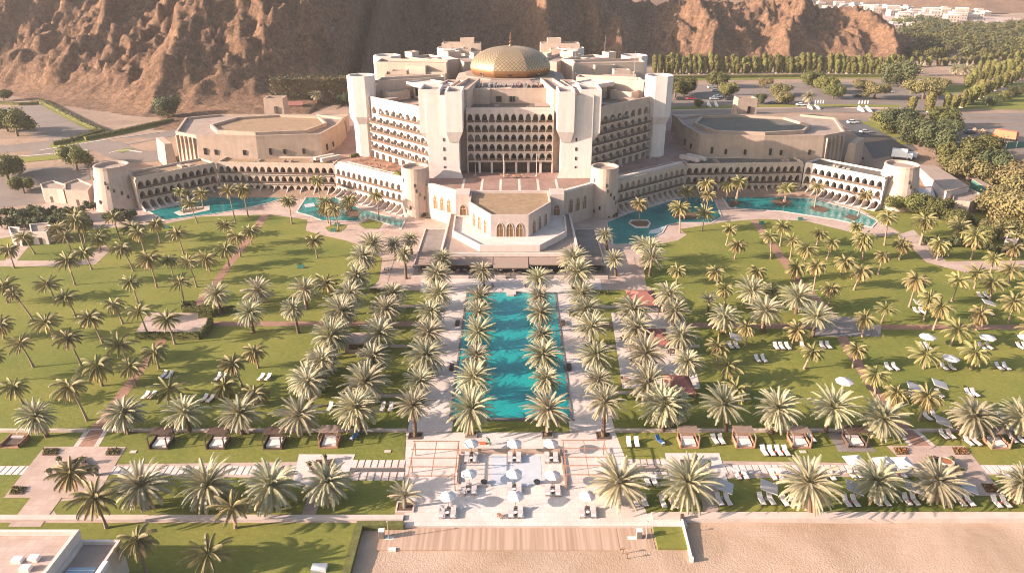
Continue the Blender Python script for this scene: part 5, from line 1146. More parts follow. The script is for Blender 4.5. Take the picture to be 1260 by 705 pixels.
for u, v, s, kind, lab in [
  (22, 168, 1.5, 'b', "broad dark tree at the edge of the empty car park far left"), (10, 162, 1.1, 'b', "smaller tree crowding the broad one at the far left car park"), (207, 146, 1.35, 'b', "round yellow-green tree below the rocky slope, above the left hall"), (95, 210, 1.25, 'b', "round tree beside the far left round tower's road"),
  (10, 222, 1.3, 'b', "tree at the left frame edge above the hedge bank"), (5, 124, 0.8, 'b', "small tree at the mountain's foot, far left"), (30, 238, 0.8, 'b', "low tree beside the left forecourt's green strip"),
  (345, 128, 1.0, 'b', "dark tree against the cliff's green wall, near the left turret"), (372, 125, 1.15, 'b', "dark tree in the middle of the cliff's green wall"), (408, 124, 1.2, 'b', "dark tree at the cliff wall next to the hotel's left pier"), (425, 130, 0.8, 'b', "small tree at the cliff wall touching the hotel"),
  (830, 122, 1.5, 'b', "large tree right behind the hotel's right corner pier"), (842, 116, 1.2, 'b', "tree behind the large one at the hotel's right corner"), (882, 108, 1.3, 'b', "tree on the car park's far side, above parked white cars"), (897, 120, 1.1, 'b', "round tree among the parked cars, left of the square turret"),
  (958, 118, 1.2, 'a', "pale acacia left of the car park's middle aisle"), (965, 128, 1.1, 'a', "pale acacia behind the right hall's square turret"), (940, 108, 1.0, 'a', "pale acacia farther back in the car park"), (1000, 108, 1.35, 'b', "tree at the top of the car park's middle aisle"), (1015, 115, 1.3, 'b', "rounded tree right of the car park's middle aisle"), (1025, 122, 1.1, 'b', "lower rounded tree near the slim white rail"),
  (1075, 122, 1.5, 'a', "wide grey acacia beside the white ramp walls"), (1062, 112, 1.1, 'a', "smaller grey acacia behind the wide one"), (1108, 108, 2.0, 'b', "big bright tree at the clipped rows' near end"), (1135, 122, 1.8, 'a', "wide pale acacia below the big bright tree"), (1150, 112, 1.3, 'a', "pale acacia by the small far lawn"),
  (1090, 162, 1.4, 'b', "dark tree on the verge beside the shaded yard"), (1105, 166, 1.5, 'b', "second dark tree on the shaded yard's verge"), (1118, 158, 1.1, 'b', "tree at the yard verge's upper end"), (1158, 158, 1.3, 'b', "bright tree left of the orange covered trailer"), (1165, 168, 1.0, 'b', "bright small tree just below its larger neighbour, near the orange trailer"),
  (1130, 180, 1.5, 'b', "dark spreading tree above the white truck"), (1150, 190, 1.6, 'b', "dark spreading tree right of the white truck"), (1175, 208, 1.5, 'b', "dark tree in front of the parked white saloon"), (1200, 205, 1.6, 'b', "tree below the orange trailer's kerb"), (1190, 222, 1.5, 'a', "golden tree above the pale loading roof"), (1218, 218, 1.4, 'b', "tree beside the teal netting"),
  (1245, 232, 1.9, 'a', "large golden tree at the right frame edge, uppermost"), (1258, 248, 1.7, 'a', "golden tree at the right frame edge, below the uppermost"), (1230, 262, 1.7, 'a', "golden tree overhanging the brown yard"), (1255, 280, 1.9, 'a', "large golden tree above the right garden hut"), (1240, 292, 1.0, 'a', "small golden tree next to the right garden hut"),
  (1132, 265, 1.0, 'b', "round tree before the right wing's service court"), (1150, 268, 1.0, 'b', "round tree in front of the low stone store"), (1100, 258, 0.75, 'b', "small bushy tree at the foot of the far right tower"), (1178, 280, 0.8, 'b', "low tree right of the small white pool furniture"), (1205, 300, 0.7, 'b', "low round tree on the upper right lawn's edge"), (1222, 292, 0.9, 'a', "small golden tree behind the right footpath")]:
    tree(BROAD if kind == 'b' else ACAC, "tree", att(u, v), s * 1.18, lab, G_T, s * 1.15)
for u, v, s in [(935, 128, 0.8), (1235, 125, 0.9), (1215, 130, 0.8), (1250, 120, 1.0), (1190, 128, 0.7), (860, 132, 0.6)]: tree(BROAD, "tree", att(u, v), s, "young tree on the far right lawn's verge, " + ("first", "second", "third", "fourth")[sorted([1190, 1215, 1235, 1250]).index(u)] + " from the left" if u > 1180 else ("small tree beside the far road at the square turret" if u > 900 else "small tree beside the far road behind the hotel pier"), G_T)
# bank of shrubs left, and by the right wing
G_S = "shrubs of the planted banks"
r_ = random.Random(11)
def shrubs(pts, what):
    for i, (u, v, s) in enumerate(pts): tree(SHRUB, "shrub", at(u, v), s, f"dark leafy shrub {what}, {nth(i)} from left", G_S, cat="shrub")
shrubs([(8, 268, 1.5), (24, 272, 1.7), (38, 266, 1.5), (50, 271, 1.7), (62, 268, 1.6), (74, 272, 1.5), (84, 268, 1.5), (96, 266, 1.4), (104, 272, 1.2)], "in the bank's back row below the forecourt")
shrubs([(2, 280, 1.4), (18, 281, 1.6), (34, 281, 1.5), (52, 281, 1.6), (66, 281, 1.5), (80, 280, 1.3), (95, 282, 1.2), (108, 280, 1.0)], "in the bank's front row behind the garden huts")
shrubs([(115, 258, 1.3), (128, 256, 1.2), (140, 256, 1.1)], "at the foot of the far left tower")
shrubs([(137, 272, 1.3), (147, 270, 1.5), (156, 272, 1.4), (162, 268, 1.2)], "by the left pool's turquoise corner")
shrubs([(1140, 300, 1.0), (1150, 302, 1.2), (1162, 303, 1.0), (1175, 303, 1.2), (1188, 303, 1.1), (1200, 306, 1.0)], "in the low bed beside the right footpath")
shrubs([(1165, 272, 1.2), (1178, 270, 1.2), (1190, 275, 1.1), (1205, 282, 1.2), (1214, 286, 1.1)], "around the right service store")
shrubs([(518, 268, 0.9), (524, 267, 1.0), (531, 267, 0.9)], "at the left pavilion tower's foot"); shrubs([(748, 268, 0.8), (755, 267, 0.8)], "at the right pavilion tower's foot")
shrubs([(1215, 308, 1.0), (1228, 313, 0.9), (1245, 316, 0.8)], "just in front of the right garden hut")
# far clipped columns
def column_mesh(seed, R_=1.5, Ht=6.2):
    r = np.random.default_rng(seed); n = 620; t = r.random(n); a = r.uniform(0, 6.28, n); prof = R_ * np.clip(np.minimum(0.62 + 0.9 * t, 2.6 * (1.02 - t) ** 0.6), 0.2, 1.0) * (0.86 + 0.2 * r.random(n))
    p = np.stack([prof * np.cos(a), prof * np.sin(a), 0.5 + t * (Ht - 0.5)], 1); nr = np.stack([np.cos(a), np.sin(a), t - 0.3], 1) + r.normal(size=(n, 3)) * 0.4; nr /= np.linalg.norm(nr, axis=1)[:, None]
    b_ = np.cross(nr, r.normal(size=(n, 3))); b_ /= np.linalg.norm(b_, axis=1)[:, None]; c = np.cross(nr, b_); s = 0.36 * r.uniform(0.7, 1.3, n)[:, None]
    V = np.stack([p - b_ * s, p - c * s, p + b_ * s, p + c * s], 1).reshape(-1, 3); return np_mesh("crown", V, np.arange(len(V)).reshape(-1, 4), [M_cyp], link=False)
COL = [column_mesh(700 + i) for i in range(4)]
tb = MB(); tb.cyl(0, 0, 0.2, 0.16, -0.3, 1.6, 7); col_tr = bpy.data.meshes.new("trunk"); col_tr.from_pydata(tb.v, [], tb.f); col_tr.materials.append(M_bark); col_tr.update()
tb = MB(); tb.cyl(0, 0, 0.9, 0.9, -0.3, 0.5, 8); col_b = bpy.data.meshes.new("planter_ring"); col_b.from_pydata(tb.v, [], tb.f); col_b.materials.append(M_kerb); col_b.update()
def columns(pts, n, what, s=1.0, ring=False):
    P = [att(*p) for p in pts]; L = [0]
    for a, b_ in zip(P[:-1], P[1:]): L.append(L[-1] + (b_ - a).length)
    for i in range(n):
        d_ = L[-1] * i / (n - 1); k = min(int(np.searchsorted(L, d_, side='right')) - 1, len(P) - 2); p = P[k].lerp(P[k + 1], (d_ - L[k]) / (L[k + 1] - L[k]))
        r = random.Random(i * 3 + len(pts)); p += Vector((r.uniform(-0.5, 0.5), r.uniform(-0.5, 0.5), 0)); p.z = zt(p.x, p.y)
        o = empty("clipped_tree", p, f"clipped column-shaped tree {what}, {nth(i)} from left", "tree", "clipped column trees in rows", r.uniform(0, 6))
        c = child("crown", r.choice(COL), o); c.scale = (s * r.uniform(0.7, 1.15), s * r.uniform(0.7, 1.15), s * r.uniform(0.72, 1.12)); c.rotation_euler = (r.uniform(-.06, .06), r.uniform(-.06, .06), 0); child("trunk", col_tr, o)
        if ring: child("planter_ring", col_b, o)
columns([(806, 91.5), (900, 91), (1000, 90), (1100, 92)], 44, "in the near row below the rocky hill", 1.25, True)
columns([(806, 83), (900, 83), (1000, 83), (1110, 84)], 46, "in the far row at the rocky hill's foot", 1.35)
columns([(1110, 83), (1180, 81), (1280, 74)], 20, "in the far row running on past the hill's end", 1.1)
columns([(1120, 138), (1128, 138.5), (1140, 139), (1152, 138), (1164, 138), (1178, 134), (1195, 127), (1215, 116), (1235, 106), (1256, 98)], 20, "in the curving row beside the far drive", 1.3, True)
columns([(1190, 108), (1203, 104), (1220, 98), (1240, 93), (1262, 88)], 11, "in the double row above the far drive", 1.3)
columns([(1195, 92), (1225, 87), (1270, 81)], 9, "in the short row behind the double one", 1.2)
# hedges
def hedge(name, pts, w_, h, label, lift=0.0, dens=26, m=M_hedge, ground=att):
    P = [ground(*p) for p in pts]; b = MB(); r = np.random.default_rng(int(abs(P[0].x) * 7 + P[0].y)); V = []
    for a, c in zip(P[:-1], P[1:]):
        d_ = (c - a); L = Vector((d_.x, d_.y, 0)).length; t = d_ / L; nn = Vector((-t.y, t.x, 0)).normalized() * w_ / 2
        b.add([a - nn, c - nn, c + nn, a + nn] + [q + Vector((0, 0, h * 0.93)) for q in (a - nn, c - nn, c + nn, a + nn)], [(0, 1, 5, 4), (1, 2, 6, 5), (2, 3, 7, 6), (3, 0, 4, 7), (4, 5, 6, 7)])
        n = int(L * dens); s_ = r.random(n); q = r.uniform(-1, 1, n); z = r.uniform(0.25, 1.0, n) * h; ed = r.random(n) < 0.55; z = np.where(ed, h * r.uniform(0.9, 1.05, n), z); q = np.where(ed, q, np.sign(q) * 1.03)
        p = np.array(a)[None, :] + np.outer(s_, np.array(d_)) + np.outer(q, np.array(nn)) + np.stack([0 * z, 0 * z, z], 1)
        u = r.normal(size=(n, 3)); u /= np.linalg.norm(u, axis=1)[:, None]; v = np.cross(u, r.normal(size=(n, 3))); v /= np.linalg.norm(v, axis=1)[:, None]; sz = 0.17 * r.uniform(0.6, 1.4, n)[:, None]
        V.append(np.stack([p - u * sz, p - v * sz, p + u * sz, p + v * sz], 1).reshape(-1, 3))
    V = np.concatenate(V) if V else np.zeros((0, 3)); o = len(b.v); b.v += [tuple(x) for x in V]; b.f += [tuple(range(o + 4 * i, o + 4 * i + 4)) for i in range(len(V) // 4)]; b.mi += [0] * (len(V) // 4)
    return tag(b.build(name, m), label, "hedge")
hedge("hedge", [(50, 125), (80, 141), (105, 154), (126, 162)], 1.8, 1.4, "clipped hedge slanting along the empty far left car park")
hedge("hedge", [(66, 179), (90, 174), (115, 166), (128, 163)], 1.8, 1.4, "lumpy hedge along the car park's lower edge, far left")
hedge("hedge", [(105, 173), (140, 166), (175, 158), (213, 150)], 1.6, 1.5, "long straight hedge between grass verge and rocky slope, left")
hedge("hedge", [(-10, 128), (25, 130), (48, 129)], 1.5, 1.3, "short hedge at the empty car park's top edge")
hedge("hedge", [(1070, 147), (1100, 162), (1122, 178)], 1.3, 1.1, "dark hedge on the verge by the shaded right yard")
hedge("hedge", [(825, 97), (900, 96), (1000, 95), (1090, 95)], 3.0, 1.6, "long low hedge below the clipped columns, beyond the car park")
hedge("hedge", [(245, 390.5), (262, 390), (266, 386)], 0.9, 1.5, "dark hedge at the left garden court's upper corner", ground=at); hedge("hedge", [(260, 398), (258, 406), (246, 417), (168, 417)], 1.0, 1.5, "L-shaped clipped hedge round the left garden court", ground=at)
hedge("hedge", [(226, 384), (255, 384), (290, 384)], 1.0, 1.4, "hedge along the left garden court's far side", ground=at); hedge("hedge", [(226, 383), (226, 378), (240, 378), (240, 383)], 0.7, 1.5, "small horseshoe hedge at the end of the brick path", ground=at)
o = tag(HB.build("hedge", M_hedge), "trimmed hedge turning the corner between villa lawn and beach", "hedge")
for pts, lab in (([(455, 360), (470, 360), (485, 360)], "low hedge strip left of the pool walk, near the pavilion"), ([(700, 388), (716, 388)], "clump hedge right of the pool walk by the cross path"), ([(714, 362), (750, 362)], "low hedge strip right of the pool walk, near the pavilion"), ([(455, 380), (480, 380)], "dark hedge left of the pool walk, by the second cross strip"),
  ([(436, 184), (448, 181)], None)):
    if lab: hedge("hedge", pts, 1.0, 0.9, lab, ground=at)
at10 = lambda u, v: at(u, v, 10.02)
hedge("hedge", [(431, 194.5), (445, 191), (457, 188.5)], 0.8, 1.0, "little hedge at the podium cafe's left end", ground=at10); hedge("hedge", [(470, 189), (482, 193), (489, 195)], 1.0, 1.2, "shrubby hedge under the left slanting facade", ground=at10)
hedge("hedge", [(503, 199), (512, 202)], 1.3, 1.3, "dark clump of hedge beside the left front pier", ground=at10); hedge("hedge", [(486, 214), (493, 216)], 0.9, 1.0, "small hedge on the podium edge beside the left round tower", ground=at10)
sheet("podium_cafe_floor", [(p.x, p.y) for p in (at10(431, 197), at10(460, 187.5), at10(520, 205), at10(495, 218))], 10.015, M_brick)
# flower beds in the pink courts
for i, (q, lab) in enumerate([([(54, 552), (73, 552), (70, 560.5), (52, 560.5)], "green planted bed, far left corner of the left pink court"), ([(133, 552), (149, 552), (146, 560.5), (130, 560.5)], "green planted bed, far right corner of the left pink court"), ([(16, 599), (33, 599), (28, 608.5), (11, 608.5)], "green planted bed, near corner of the left pink court"),
  ([(1099, 551), (1115, 551), (1118, 559.5), (1103, 559.5)], "red-flowered bed, far left corner of the right pink court"), ([(1171, 551), (1187, 551), (1192, 559.5), (1175, 559.5)], "red-flowered bed, far right corner of the right pink court"), ([(1207, 596), (1223, 596), (1230, 606), (1214, 606)], "red-flowered bed, near corner of the right pink court")]):
    P = px(q); b = MB(); b.prism([(p.x, p.y) for p in P], 0, 0.16); r = np.random.default_rng(i)
    cx, cy = sum(p.x for p in P) / 4, sum(p.y for p in P) / 4
    V, F_ = leaf_cloud(r, [((P[0].lerp(P[1], s) * (1 - t) + P[3].lerp(P[2], s) * t)[:2] + (0.2,)) if False else ((P[0].lerp(P[1], s) * (1 - t) + P[3].lerp(P[2], s) * t).x, (P[0].lerp(P[1], s) * (1 - t) + P[3].lerp(P[2], s) * t).y, 0.2) for s in (0.15, 0.38, 0.62, 0.85) for t in (0.2, 0.5, 0.8)], [0.34] * 12, [26] * 12, 0.13)
    t_ = empty("flower_bed", (cx, cy, 0), lab, "flower bed", "flower beds in the pink courts"); b.build("soil", M_soil, t_); np_mesh("plants", V, F_, [M_hedge, M_terra], (r.random(len(F_)) < (0.55 if i > 2 else 0.06)).astype(int), t_)
# wood of the far plain and the ivy wall: masses nobody would count
def wood(name, pts, n, s0, s1, seed, mats):
    r = np.random.default_rng(seed); P = [att(*p) for p in pts]; Vs = []; 
    xs, ys = [p.x for p in P], [p.y for p in P]; k = 0; cnt = 0
    def inside(x, y):
        c = False
        for i in range(len(P)):
            a, b_ = P[i], P[i - 1]
            if (a.y > y) != (b_.y > y) and x < (b_.x - a.x) * (y - a.y) / (b_.y - a.y) + a.x: c = not c
        return c
    MI = []
    while cnt < n and k < n * 30:
        k += 1; x, y = r.uniform(min(xs), max(xs)), r.uniform(min(ys), max(ys))
        if not inside(x, y): continue
        s = r.uniform(s0, s1); z = zt(x, y); m = 150
        V, F_ = leaf_cloud(r, [(x + r.uniform(-1, 1) * s * 0.5, y + r.uniform(-1, 1) * s * 0.5, z + s * r.uniform(0.5, 0.9)) for _ in range(3)], [s * 0.62] * 3, [m // 3 + 20] * 3, 0.13 * s, 0.75); Vs.append(V); MI += [int(r.random() < 0.35)] * len(F_); cnt += 1
    V = np.concatenate(Vs); o = stuff(np_mesh(name, V, np.arange(len(V)).reshape(-1, 4), mats, MI)); return o
wood("far_wood", [(1105, 72), (1115, 50), (1100, 38), (1130, 28), (1175, 34), (1215, 36), (1290, 30), (1290, 76), (1140, 76)], 300, 4.5, 8.5, 5, [M_leaf, M_leafd])
wood("far_wood", [(1080, 42), (1110, 30), (1150, 26), (1140, 36)], 30, 5, 9, 6, [M_leafd, M_leaf]); wood("far_wood", [(930, 5), (960, 0), (1010, 3), (990, 8)], 24, 6, 11, 7, [M_leafd, M_leaf])

# ================================================================== FURNITURE, HUTS, VEHICLES, TOWN
def proto(name): o = bpy.data.objects.new(name, None); o.empty_display_size = 0.4; C.objects.link(o); return o
class Kit:
    """one thing of a kind built with its parts at the origin; every call places a copy (the first call places the thing itself)"""
    def __init__(s, make): s.o = make(); s.used = False
    def __call__(s, x, y, z, rz, label, cat, group=None, sc=1.0):
        o = s.o if not s.used else copy_tree(s.o); s.used = True
        o.location = (x, y, z); o.rotation_euler = (0, 0, rz); o.scale = (sc, sc, sc); tag(o, label, cat, group); return o
# ---- loungers: slatted frame, four legs, cushion with raised back; head end at +y
def mk_lounger(cush, back=0.6, frame=M_frame, table=None):
    def f():
        o = proto("sun_lounger"); b = MB(); b.box(-0.36, 0.36, -1.0, 0.4, 0.26, 0.32); b.build("frame", frame, o)
        for x in (-0.30, 0.30):
            for y in (-0.9, 0.75): b = MB(); b.box(x - 0.035, x + 0.035, y - 0.035, y + 0.035, 0, 0.26); b.build("leg", frame, o)
        b = MB(); b.box(-0.36, 0.36, 0.4, 1.0, 0.2, 0.26); b.build("back_frame", frame, o)
        b = MB(); b.box(-0.35, 0.35, -1.0, 0.38, 0.321, 0.42); c = b.build("cushion", cush, o)
        b = MB(); h = back; b.add([(-0.35, 0.38, 0.32), (0.35, 0.38, 0.32), (0.35, 1.0, 0.32 + h), (-0.35, 1.0, 0.32 + h), (-0.35, 0.30, 0.43), (0.35, 0.30, 0.43), (0.35, 0.93, 0.43 + h), (-0.35, 0.93, 0.43 + h)], [(3, 2, 1, 0), (4, 5, 6, 7), (7, 6, 2, 3), (0, 4, 7, 3), (1, 2, 6, 5), (0, 1, 5, 4)]); b.build("backrest", cush, o)
        b = MB(); b.box(-0.24, 0.24, 0.62, 0.86, 0.43 + 0.5 * h, 0.52 + 0.62 * h) if False else b.box(-0.24, 0.24, -0.95, -0.6, 0.421, 0.46); b.build("towel", M_cloth, o)
        return o
    return f
L_white = Kit(mk_lounger(M_cloth)); L_grey = Kit(mk_lounger(M_cushion, 0.32)); L_red = Kit(mk_lounger(M_cloth, 0.35, M_red)); L_blue = Kit(mk_lounger(M_blue))
def mk_table(m=M_red):
    def f():
        o = proto("side_table"); b = MB(); b.cyl(0, 0, 0.26, 0.26, 0.40, 0.44, 12); b.build("table_top", m, o); b = MB(); b.cyl(0, 0, 0.2, 0.2, 0, 0.03, 10); b.cyl(0, 0, 0.04, 0.04, 0.03, 0.4, 8); b.build("leg", M_frame, o); return o
    return f
T_red = Kit(mk_table()); T_wh = Kit(mk_table(M_cloth))
# ---- parasols
def mk_round(R_=1.55, hh=2.45):
    def f():
        o = proto("parasol"); b = MB(); n = 8; top = (0, 0, hh + 0.42); rim = [(R_ * cos(2 * pi * i / n), R_ * sin(2 * pi * i / n), hh - 0.15) for i in range(n)]
        mid = [(R_ * 0.5 * cos(2 * pi * i / n), R_ * 0.5 * sin(2 * pi * i / n), hh + 0.17) for i in range(n)]
        low = [(x, y, z - 0.16) for x, y, z in rim]
        b.add([top] + mid + rim + low, [(0, 1 + i, 1 + (i + 1) % n) for i in range(n)] + [(1 + i, 9 + i, 9 + (i + 1) % n, 1 + (i + 1) % n) for i in range(n)] + [(9 + i, 17 + i, 17 + (i + 1) % n, 9 + (i + 1) % n) for i in range(n)]); b.build("canopy", M_cloth, o)
        b = MB(); b.cyl(0, 0, 0.03, 0.03, 0.06, hh + 0.55, 8); b.build("pole", M_woodd, o); b = MB(); b.cyl(0, 0, 0.3, 0.26, 0, 0.08, 12); b.build("base", M_frame, o)
        b = MB()
        for i in range(n): b.tube([(0, 0, hh - 0.15), (R_ * 0.5 * cos(2 * pi * i / n), R_ * 0.5 * sin(2 * pi * i / n), hh + 0.12)], 0.012, 4)
        b.build("stay", M_woodd, o); return o
    return f
def mk_square(s=1.45, hh=2.35, tilt=0.28, peak=0.45, cl=None):
    def f():
        o = proto("parasol"); b = MB(); ca, sa = cos(tilt), sin(tilt)
        tr = lambda x, y, z: (x, y * ca - z * sa, hh + y * sa + z * ca)
        P = [tr(-s, -s, 0), tr(s, -s, 0), tr(s, s, 0), tr(-s, s, 0)]; lo = [tr(-s, -s, -0.14), tr(s, -s, -0.14), tr(s, s, -0.14), tr(-s, s, -0.14)]
        b.add([tr(0, 0, peak)] + P + lo, [(0, 1 + i, 1 + (i + 1) % 4) for i in range(4)] + [(1 + i, 5 + i, 5 + (i + 1) % 4, 1 + (i + 1) % 4) for i in range(4)]); b.build("canopy", cl or M_cloth, o)
        b = MB(); b.cyl(0, 0, 0.035, 0.035, 0.08, hh + peak * 0.9, 8); b.build("pole", M_metal, o); b = MB(); b.box(-0.35, 0.35, -0.35, 0.35, 0, 0.09); b.build("base", M_kerb, o); return o
    return f
P_round = Kit(mk_round()); P_terr = Kit(mk_round(1.2, 2.2)); P_sq = Kit(mk_square(1.32, peak=0.6, tilt=0.05)); P_flat = Kit(mk_square(1.2, 2.2, 0.24, 0.03, M_cloth_shade))
# ---- nine parasols with grey loungers on the big terrace
TN = [("front", "left"), ("front", "middle"), ("front", "right")]
terr = [("far row, left", 512, 264, 500, 530, 302), ("far row, middle", 665, 266, 652, 682, 302), ("far row, right", 797, 266, 782, 812, 302), ("middle row, left", 508, 376, 488, 525, 413), ("middle row, middle", 662, 374, 650, 683, 412), ("middle row, right", 800, 384, 785, 820, 418),
        ("front row, left", 430, 456, 412, 452, 495), ("front row, middle", 665, 456, 655, 688, 494), ("front row, right", 915, 456, 905, 945, 493)]
for where, pu, pv_, a, c, v in terr:
    q = at(400 + (a + c) / 2 / S2, 460 + v / S2)
    for side, u in (("left", a), ("right", c)):
        p = at(400 + u / S2, 460 + v / S2); L_grey(p.x, p.y, 0.06, 0, f"grey cushioned lounger, {side} one of the pair in the big terrace's {where}", "lounger", "grey loungers on the big terrace", 1.05)
    T_wh(q.x, q.y - 0.1, 0.06, 0, f"small white table between the terrace loungers, {where}", "side table", "tables between the terrace loungers")
    P_terr(q.x, q.y + 1.35, 0.06, 0.39, f"white round parasol over the grey lounger pair, {where} of the big terrace", "parasol", "white parasols on the big terrace")
# ---- loungers on the lawns: (tile, list), in pairs and fours
def lawn_set(off, s, pts, kit, desc, group, rz=0.0, cat="lounger"):
    for i, (u, v) in enumerate(pts):
        p = at(off[0] + u / s, off[1] + v / s); r = random.Random(i * 7 + int(u)); kit(p.x, p.y, 0.035, rz + r.uniform(-0.05, 0.05), desc + (f", {nth(i)} from the left" if len(pts) > 1 else ""), cat, group)
T8, T9 = (820, 460), (820, 240); GW = "white loungers on the right lawns"
lawn_set(T8, S2, [(185, 452), (215, 452), (333, 450), (367, 450), (415, 455), (445, 455), (633, 457), (663, 457), (740, 455), (770, 455), (845, 452), (873, 452), (1035, 455), (1065, 455), (1160, 460), (1192, 460)], L_white, "white lounger in the row along the right sea wall", GW, 0.12)
lawn_set(T8, S2, [(248, 362), (275, 362), (375, 365), (400, 365), (545, 365), (580, 365), (650, 358), (675, 358), (800, 358), (828, 358), (1195, 360), (1215, 360)], L_white, "white lounger in the row just seaward of the slab walk", GW, 0.12)
lawn_set(T8, S2, [(343, 280), (368, 280), (395, 280), (420, 280)], L_white, "white lounger in the group of four alone on open grass", GW, 0.15)
lawn_set(T8, S2, [(170, 240), (193, 240), (510, 232), (975, 222), (1000, 222), (1062, 245), (1090, 245), (1218, 235), (1245, 235)], L_white, "white lounger among the day-beds behind the slab walk", GW, 0.2)
lawn_set(T8, S2, [(918, 158), (945, 155), (1065, 75), (1085, 75), (862, 84), (882, 90), (960, 78), (1180, 158)], L_white, "white lounger on the lawn behind the right white kerb", GW, 0.25)
lawn_set(T9, S2, [(225, 537), (247, 537), (385, 540), (405, 540), (427, 540), (480, 537), (548, 537), (570, 537)], L_white, "white lounger in the row below the right cross path", GW, 0.12)
lawn_set(T9, S2, [(320, 585), (343, 585), (780, 613), (805, 613), (977, 612), (1003, 612), (1170, 612), (1195, 612)], L_white, "white lounger in the mid right lawn's lower row", GW, 0.18)
lawn_set(T9, S2, [(900, 540), (920, 540), (1110, 540), (1135, 540), (1245, 540), (1266, 540)], L_white, "white lounger in the row by the round parasols", GW, 0.2)
lawn_set(T9, S2, [(880, 415), (900, 415), (1105, 360), (1127, 360), (1140, 422)], L_white, "white lounger above the right cross path", GW, 0.2)
lawn_set((0, 240), 2.938, [(592, 658), (615, 658), (790, 665)], L_white, "white lounger alone on the left lawn near the brick path", "loungers on the left lawn", -0.2)
lawn_set((0, 240), 2.938, [(813, 665), (945, 665), (970, 665)], L_red, "red-framed lounger on the left lawn's upper row", "loungers on the left lawn", -0.2)
lawn_set((0, 460), 2.879, [(518, 82), (542, 82), (725, 92), (747, 95), (885, 95)], L_red, "red-framed lounger behind the left row of big date palms", "loungers on the left lawn", -0.2)
lawn_set((400, 460), S2, [(18, 125), (203, 125), (232, 125)], L_white, "white lounger under the palms just left of the pool walk", "loungers on the left lawn", -0.1)
lawn_set((400, 460), S2, [(1070, 250), (1098, 250)], L_white, "white lounger on the small lawn right of the big terrace", GW, 0.0)
lawn_set((400, 460), S2, [(105, 225)], L_blue, "blue covered lounger on the small lawn left of the big terrace", "blue loungers", -0.5); lawn_set((400, 460), S2, [(1180, 242)], L_blue, "blue covered lounger on the small lawn right of the big terrace", "blue loungers", 0.5)
lawn_set((400, 460), S2, [(1135, 385), (1160, 385), (1095, 455), (1125, 455), (1190, 460), (1225, 462)], L_white, "white lounger under the first big palm right of the terrace", GW, 0.1)
lawn_set(T8, S2, [(261, 363), (388, 366), (662, 360), (814, 360), (381, 282), (408, 282), (648, 459), (755, 457), (859, 455), (1050, 457), (1176, 462)], T_red, "little red side table between white loungers on the right lawns", "red side tables", 0, "side table")
GP = "square white parasols on the right lawns"
lawn_set(T8, S2, [(655, 352), (757, 358), (822, 358)], P_sq, "square white pyramid parasol beside the right slab walk", GP, 0.1, "parasol")
lawn_set(T8, S2, [(200, 437), (355, 440), (655, 442), (860, 440), (1050, 438)], P_flat, "flat tilted shade-greyed parasol in the row along the right sea wall", GP, 1.25, "parasol")
lawn_set(T8, S2, [(965, 205), (866, 82), (955, 72)], P_flat, "flat tilted parasol behind the white kerb, right lawn", GP, 1.3, "parasol")
lawn_set(T9, S2, [(240, 533), (887, 412), (1128, 410)], P_flat, "flat tilted parasol near the right cross path", GP, 1.35, "parasol")
lawn_set(T9, S2, [(912, 535), (992, 612), (1122, 537), (1258, 537), (620, 695)], P_round, "round white parasol in the middle of the right lawn", "round parasols on the right lawn", 0.2, "parasol")
# ---- day-bed cabanas
def mk_cabana(roof=True, dark=False):
    def f():
        o = proto("cabana"); m = M_woodd if dark else M_wood; b = MB(); b.box(-1.5, 1.5, -1.4, 1.4, 0.0, 0.16); b.build("deck", m, o)
        for x in (-1.42, 1.42):
            for y in (-1.32, 1.32): b = MB(); b.box(x - 0.08, x + 0.08, y - 0.08, y + 0.08, 0.16, 2.2 if roof else 0.9); b.build("post", m, o)
        b = MB(); b.box(-1.1, 1.1, -1.0, 1.15, 0.161, 0.5); c = b.build("daybed", M_woodd if not roof and not dark else M_cloth, o); b = MB(); b.box(-1.0, 1.0, 0.6, 1.1, 0.501, 0.72); b.build("bolster", M_cushion, c)
        b = MB(); b.box(-1.5, -1.38, -1.4, 1.4, 0.161, 0.75); b.box(1.38, 1.5, -1.4, 1.4, 0.161, 0.75); b.box(-1.37, 1.37, 1.28, 1.4, 0.161, 0.9); b.build("side_panel", m, o)
        if roof:
            b = MB()
            for i in range(11): y = -1.1 + i * 0.27 if True else 0; b.box(-1.55, 1.55, y - 0.3 + 0.2, y + 0.06, 2.21, 2.29) if i > 2 else None
            for x in (-1.42, 1.42): b.box(x - 0.07, x + 0.07, -1.5, 1.75, 2.08, 2.2)
            b.build("roof", M_woodd if dark else M_taupe, o)
        return o
    return f
CB, CBD, CBO = Kit(mk_cabana()), Kit(mk_cabana(True, True)), Kit(mk_cabana(False))
for i, (u, v) in enumerate([(75, 245), (270, 245), (465, 245), (1160, 248)]): p = at(820 + u / S2, 460 + v / S2); CB(p.x, p.y, 0.03, 0, f"wooden day-bed cabana with white cushions, right side, {nth(i)} from the terrace", "cabana", "day-bed cabanas")
p = at(820 + 660 / S2, 460 + 243 / S2); CBD(p.x, p.y, 0.03, 0, "dark day-bed cabana standing on a brown paved square", "cabana", "day-bed cabanas")
for i, (u, v) in enumerate([(1170, 245), (975, 250), (775, 250), (575, 250)]): p = at(u / 2.879, 460 + v / 2.879); (CB if i == 0 else CBD)(p.x, p.y, 0.03, 0, f"wooden cabana with a slatted roof, left side, {nth(i)} from the terrace", "cabana", "day-bed cabanas")
p = at(55 / 2.879, 460 + 245 / 2.879); CBO(p.x, p.y, 0.03, 0, "roofless wooden bench platform left of the left pink court", "cabana", "day-bed cabanas")
